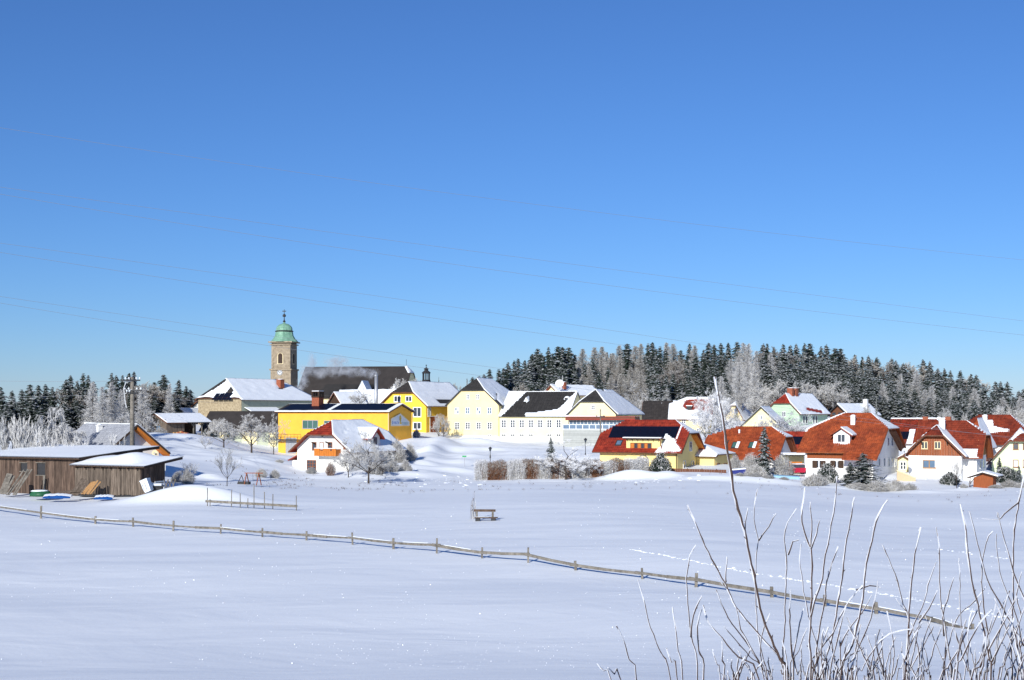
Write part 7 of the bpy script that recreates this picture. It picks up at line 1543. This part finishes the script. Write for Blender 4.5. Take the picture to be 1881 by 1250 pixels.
# the trail of footprints: kicked-up clods beside shallow prints
mb = MB(); rg = random.Random(9); tr = [(1163,1010),(1230,1022),(1300,1037),(1400,1056),(1480,1068),(1560,1081),(1650,1097),(1760,1117),(1860,1136)]
tr2 = [(1725,1010),(1790,1018),(1860,1028)]
for TR, st in ((tr,.30),(tr2,.6)):
    W_ = [onfield(*q)[0] for q in TR]
    for a, b_ in zip(W_[:-1], W_[1:]):
        L = (b_-a).length; n = int(L/st)
        for i in range(n):
            p = a.lerp(b_, i/n); p = p+Vector((rg.uniform(-.12,.12),rg.uniform(-.15,.15),0)); z = gz(p.x,p.y)
            for k in range(2):
                r = rg.uniform(.04,.11); hq = r*rg.uniform(.2,.6); mb.lathe([(r,-.03),(r*.95,hq*.3),(r*.5,hq*.8),(.01,hq)], 6, c=(p.x+rg.uniform(-.15,.15),p.y+rg.uniform(-.15,.15),z))
put('footprint_trail', mb.mesh('footprint_trail', M_['roofsnow']), kind='stuff', label='line of kicked-up snow along a footprint trail across the field', cat='trail')
# clods of ploughed snow along the village edge
mb = MB(); X = []
for _ in range(130):
    px = rg.choice([rg.uniform(560,900), rg.uniform(1090,1300), rg.uniform(1340,1881), rg.uniform(760,900)]); d = rg.uniform(160,190) if px < 1090 or px > 1300 else rg.uniform(168,178)
    X.append(((px-CX)/F*d, d))
A_ = np.array(X); Zs = ground(A_[:,0], A_[:,1])
for (x,y), z in zip(X, Zs):
    r = rg.choice([.08,.1,.12,.16,.28]); mb.lathe([(r,-.1),(r*1.0,.02*r/.1*.4),(r*.6,r*.28),(.01,r*.34)], 6, c=(x,y,z))
put('snow_clods', mb.mesh('snow_clods', M_['roofsnow']), kind='stuff', label='clods of ploughed snow along the village edge', cat='snow clods')
# dry grass tips poking through the crust at the edge of the field
mb = MB(); rg = random.Random(31); X = []
while len(X) < 420:
    px = rg.choice([rg.uniform(500,760), rg.uniform(880,1180), rg.uniform(1180,1881), rg.uniform(330,560), rg.uniform(560,1000)]); d = rg.uniform(140,186)
    if float(vnoise(px/40, d/6)) > -.05: X.append(((px-CX)/F*d, d))
A_ = np.array(X); Zs = ground(A_[:,0], A_[:,1])
for (x,y), z in zip(X, Zs):
    for k in range(rg.randint(2,6)):
        dx = rg.uniform(-.18,.18); h = rg.uniform(.06,.26); mb.tube([(x+dx,y,z-.05),(x+dx+rg.uniform(-.1,.1),y+rg.uniform(-.05,.05),z+h)], [.016,.006], 3, 0)
put('grass_stubble', mb.mesh('grass_stubble', M_['larchbark']), kind='stuff', label='dry grass tips poking through the snow at the field edge', cat='grass')
# chimney smoke drifting over the church roof
sm_ = bpy.data.materials.new('chimney_smoke'); sm_.use_nodes = True; nt = sm_.node_tree; N = nt.nodes; L = nt.links; N.clear()
out = N.new('ShaderNodeOutputMaterial'); pv_ = N.new('ShaderNodeVolumePrincipled'); pv_.inputs['Color'].default_value = (.95,.95,.96,1); pv_.inputs['Anisotropy'].default_value = .2
tc = N.new('ShaderNodeTexCoord'); D = 366; kk = D/F; ox, oz = 610, 690
acc = None
wn_ = N.new('ShaderNodeTexNoise'); wn_.inputs['Scale'].default_value = .35; wn_.inputs['Detail'].default_value = 3; L.new(tc.outputs['Object'], wn_.inputs['Vector'])
w0 = N.new('ShaderNodeVectorMath'); w0.operation = 'SUBTRACT'; w0.inputs[1].default_value = (.5,.5,.5); L.new(wn_.outputs['Color'], w0.inputs[0])
w1 = N.new('ShaderNodeVectorMath'); w1.operation = 'SCALE'; w1.inputs['Scale'].default_value = 3.4; L.new(w0.outputs[0], w1.inputs[0])
w2 = N.new('ShaderNodeVectorMath'); w2.operation = 'ADD'; L.new(tc.outputs['Object'], w2.inputs[0]); L.new(w1.outputs[0], w2.inputs[1])
for px, py, rx, rz, w_ in ((549,714,9,9,.7),(556,700,11,14,.6),(562,684,14,14,.5),(574,668,9,20,.45),(592,684,24,10,.5),(618,680,22,13,.6),(622,666,17,14,.7),(645,681,26,10,.6),(672,685,24,9,.55),(606,664,12,10,.35)):
    vm = N.new('ShaderNodeVectorMath'); vm.operation = 'SUBTRACT'; vm.inputs[1].default_value = ((px-ox)*kk, 0, (oz-py)*kk); L.new(w2.outputs[0], vm.inputs[0])
    dv_ = N.new('ShaderNodeVectorMath'); dv_.operation = 'DIVIDE'; dv_.inputs[1].default_value = (rx*kk*1.25, 2.4, rz*kk*1.25); L.new(vm.outputs[0], dv_.inputs[0])
    ln = N.new('ShaderNodeVectorMath'); ln.operation = 'LENGTH'; L.new(dv_.outputs[0], ln.inputs[0])
    mr = N.new('ShaderNodeMapRange'); mr.interpolation_type = 'SMOOTHSTEP'; mr.inputs['From Min'].default_value = 1.0; mr.inputs['From Max'].default_value = .0; mr.inputs['To Max'].default_value = w_; L.new(ln.outputs['Value'], mr.inputs['Value'])
    if acc is None: acc = mr
    else:
        mx = N.new('ShaderNodeMath'); mx.operation = 'ADD'; L.new(acc.outputs[0], mx.inputs[0]); L.new(mr.outputs[0], mx.inputs[1]); acc = mx
nz = N.new('ShaderNodeTexNoise'); nz.inputs['Scale'].default_value = .75; nz.inputs['Detail'].default_value = 4; nz.inputs['Distortion'].default_value = .8; L.new(tc.outputs['Object'], nz.inputs['Vector'])
m2 = N.new('ShaderNodeMapRange'); m2.inputs['From Min'].default_value = .34; m2.inputs['From Max'].default_value = .70; L.new(nz.outputs['Fac'], m2.inputs['Value'])
mu = N.new('ShaderNodeMath'); mu.operation = 'MULTIPLY'; L.new(acc.outputs[0], mu.inputs[0]); L.new(m2.outputs[0], mu.inputs[1])
mu2 = N.new('ShaderNodeMath'); mu2.operation = 'MULTIPLY'; mu2.inputs[1].default_value = 2.1; L.new(mu.outputs[0], mu2.inputs[0]); L.new(mu2.outputs[0], pv_.inputs['Density']); L.new(pv_.outputs[0], out.inputs['Volume'])
mb = MB(); mb.box((530-ox)*kk,-2.6,(oz-726)*kk,(700-ox)*kk,2.6,(oz-645)*kk)
o = put('chimney_smoke', mb.mesh('chimney_smoke', sm_), kind='stuff', label='thin pale smoke drifting along the dark church roof', cat='smoke'); o.location = P(ox, oz, D)
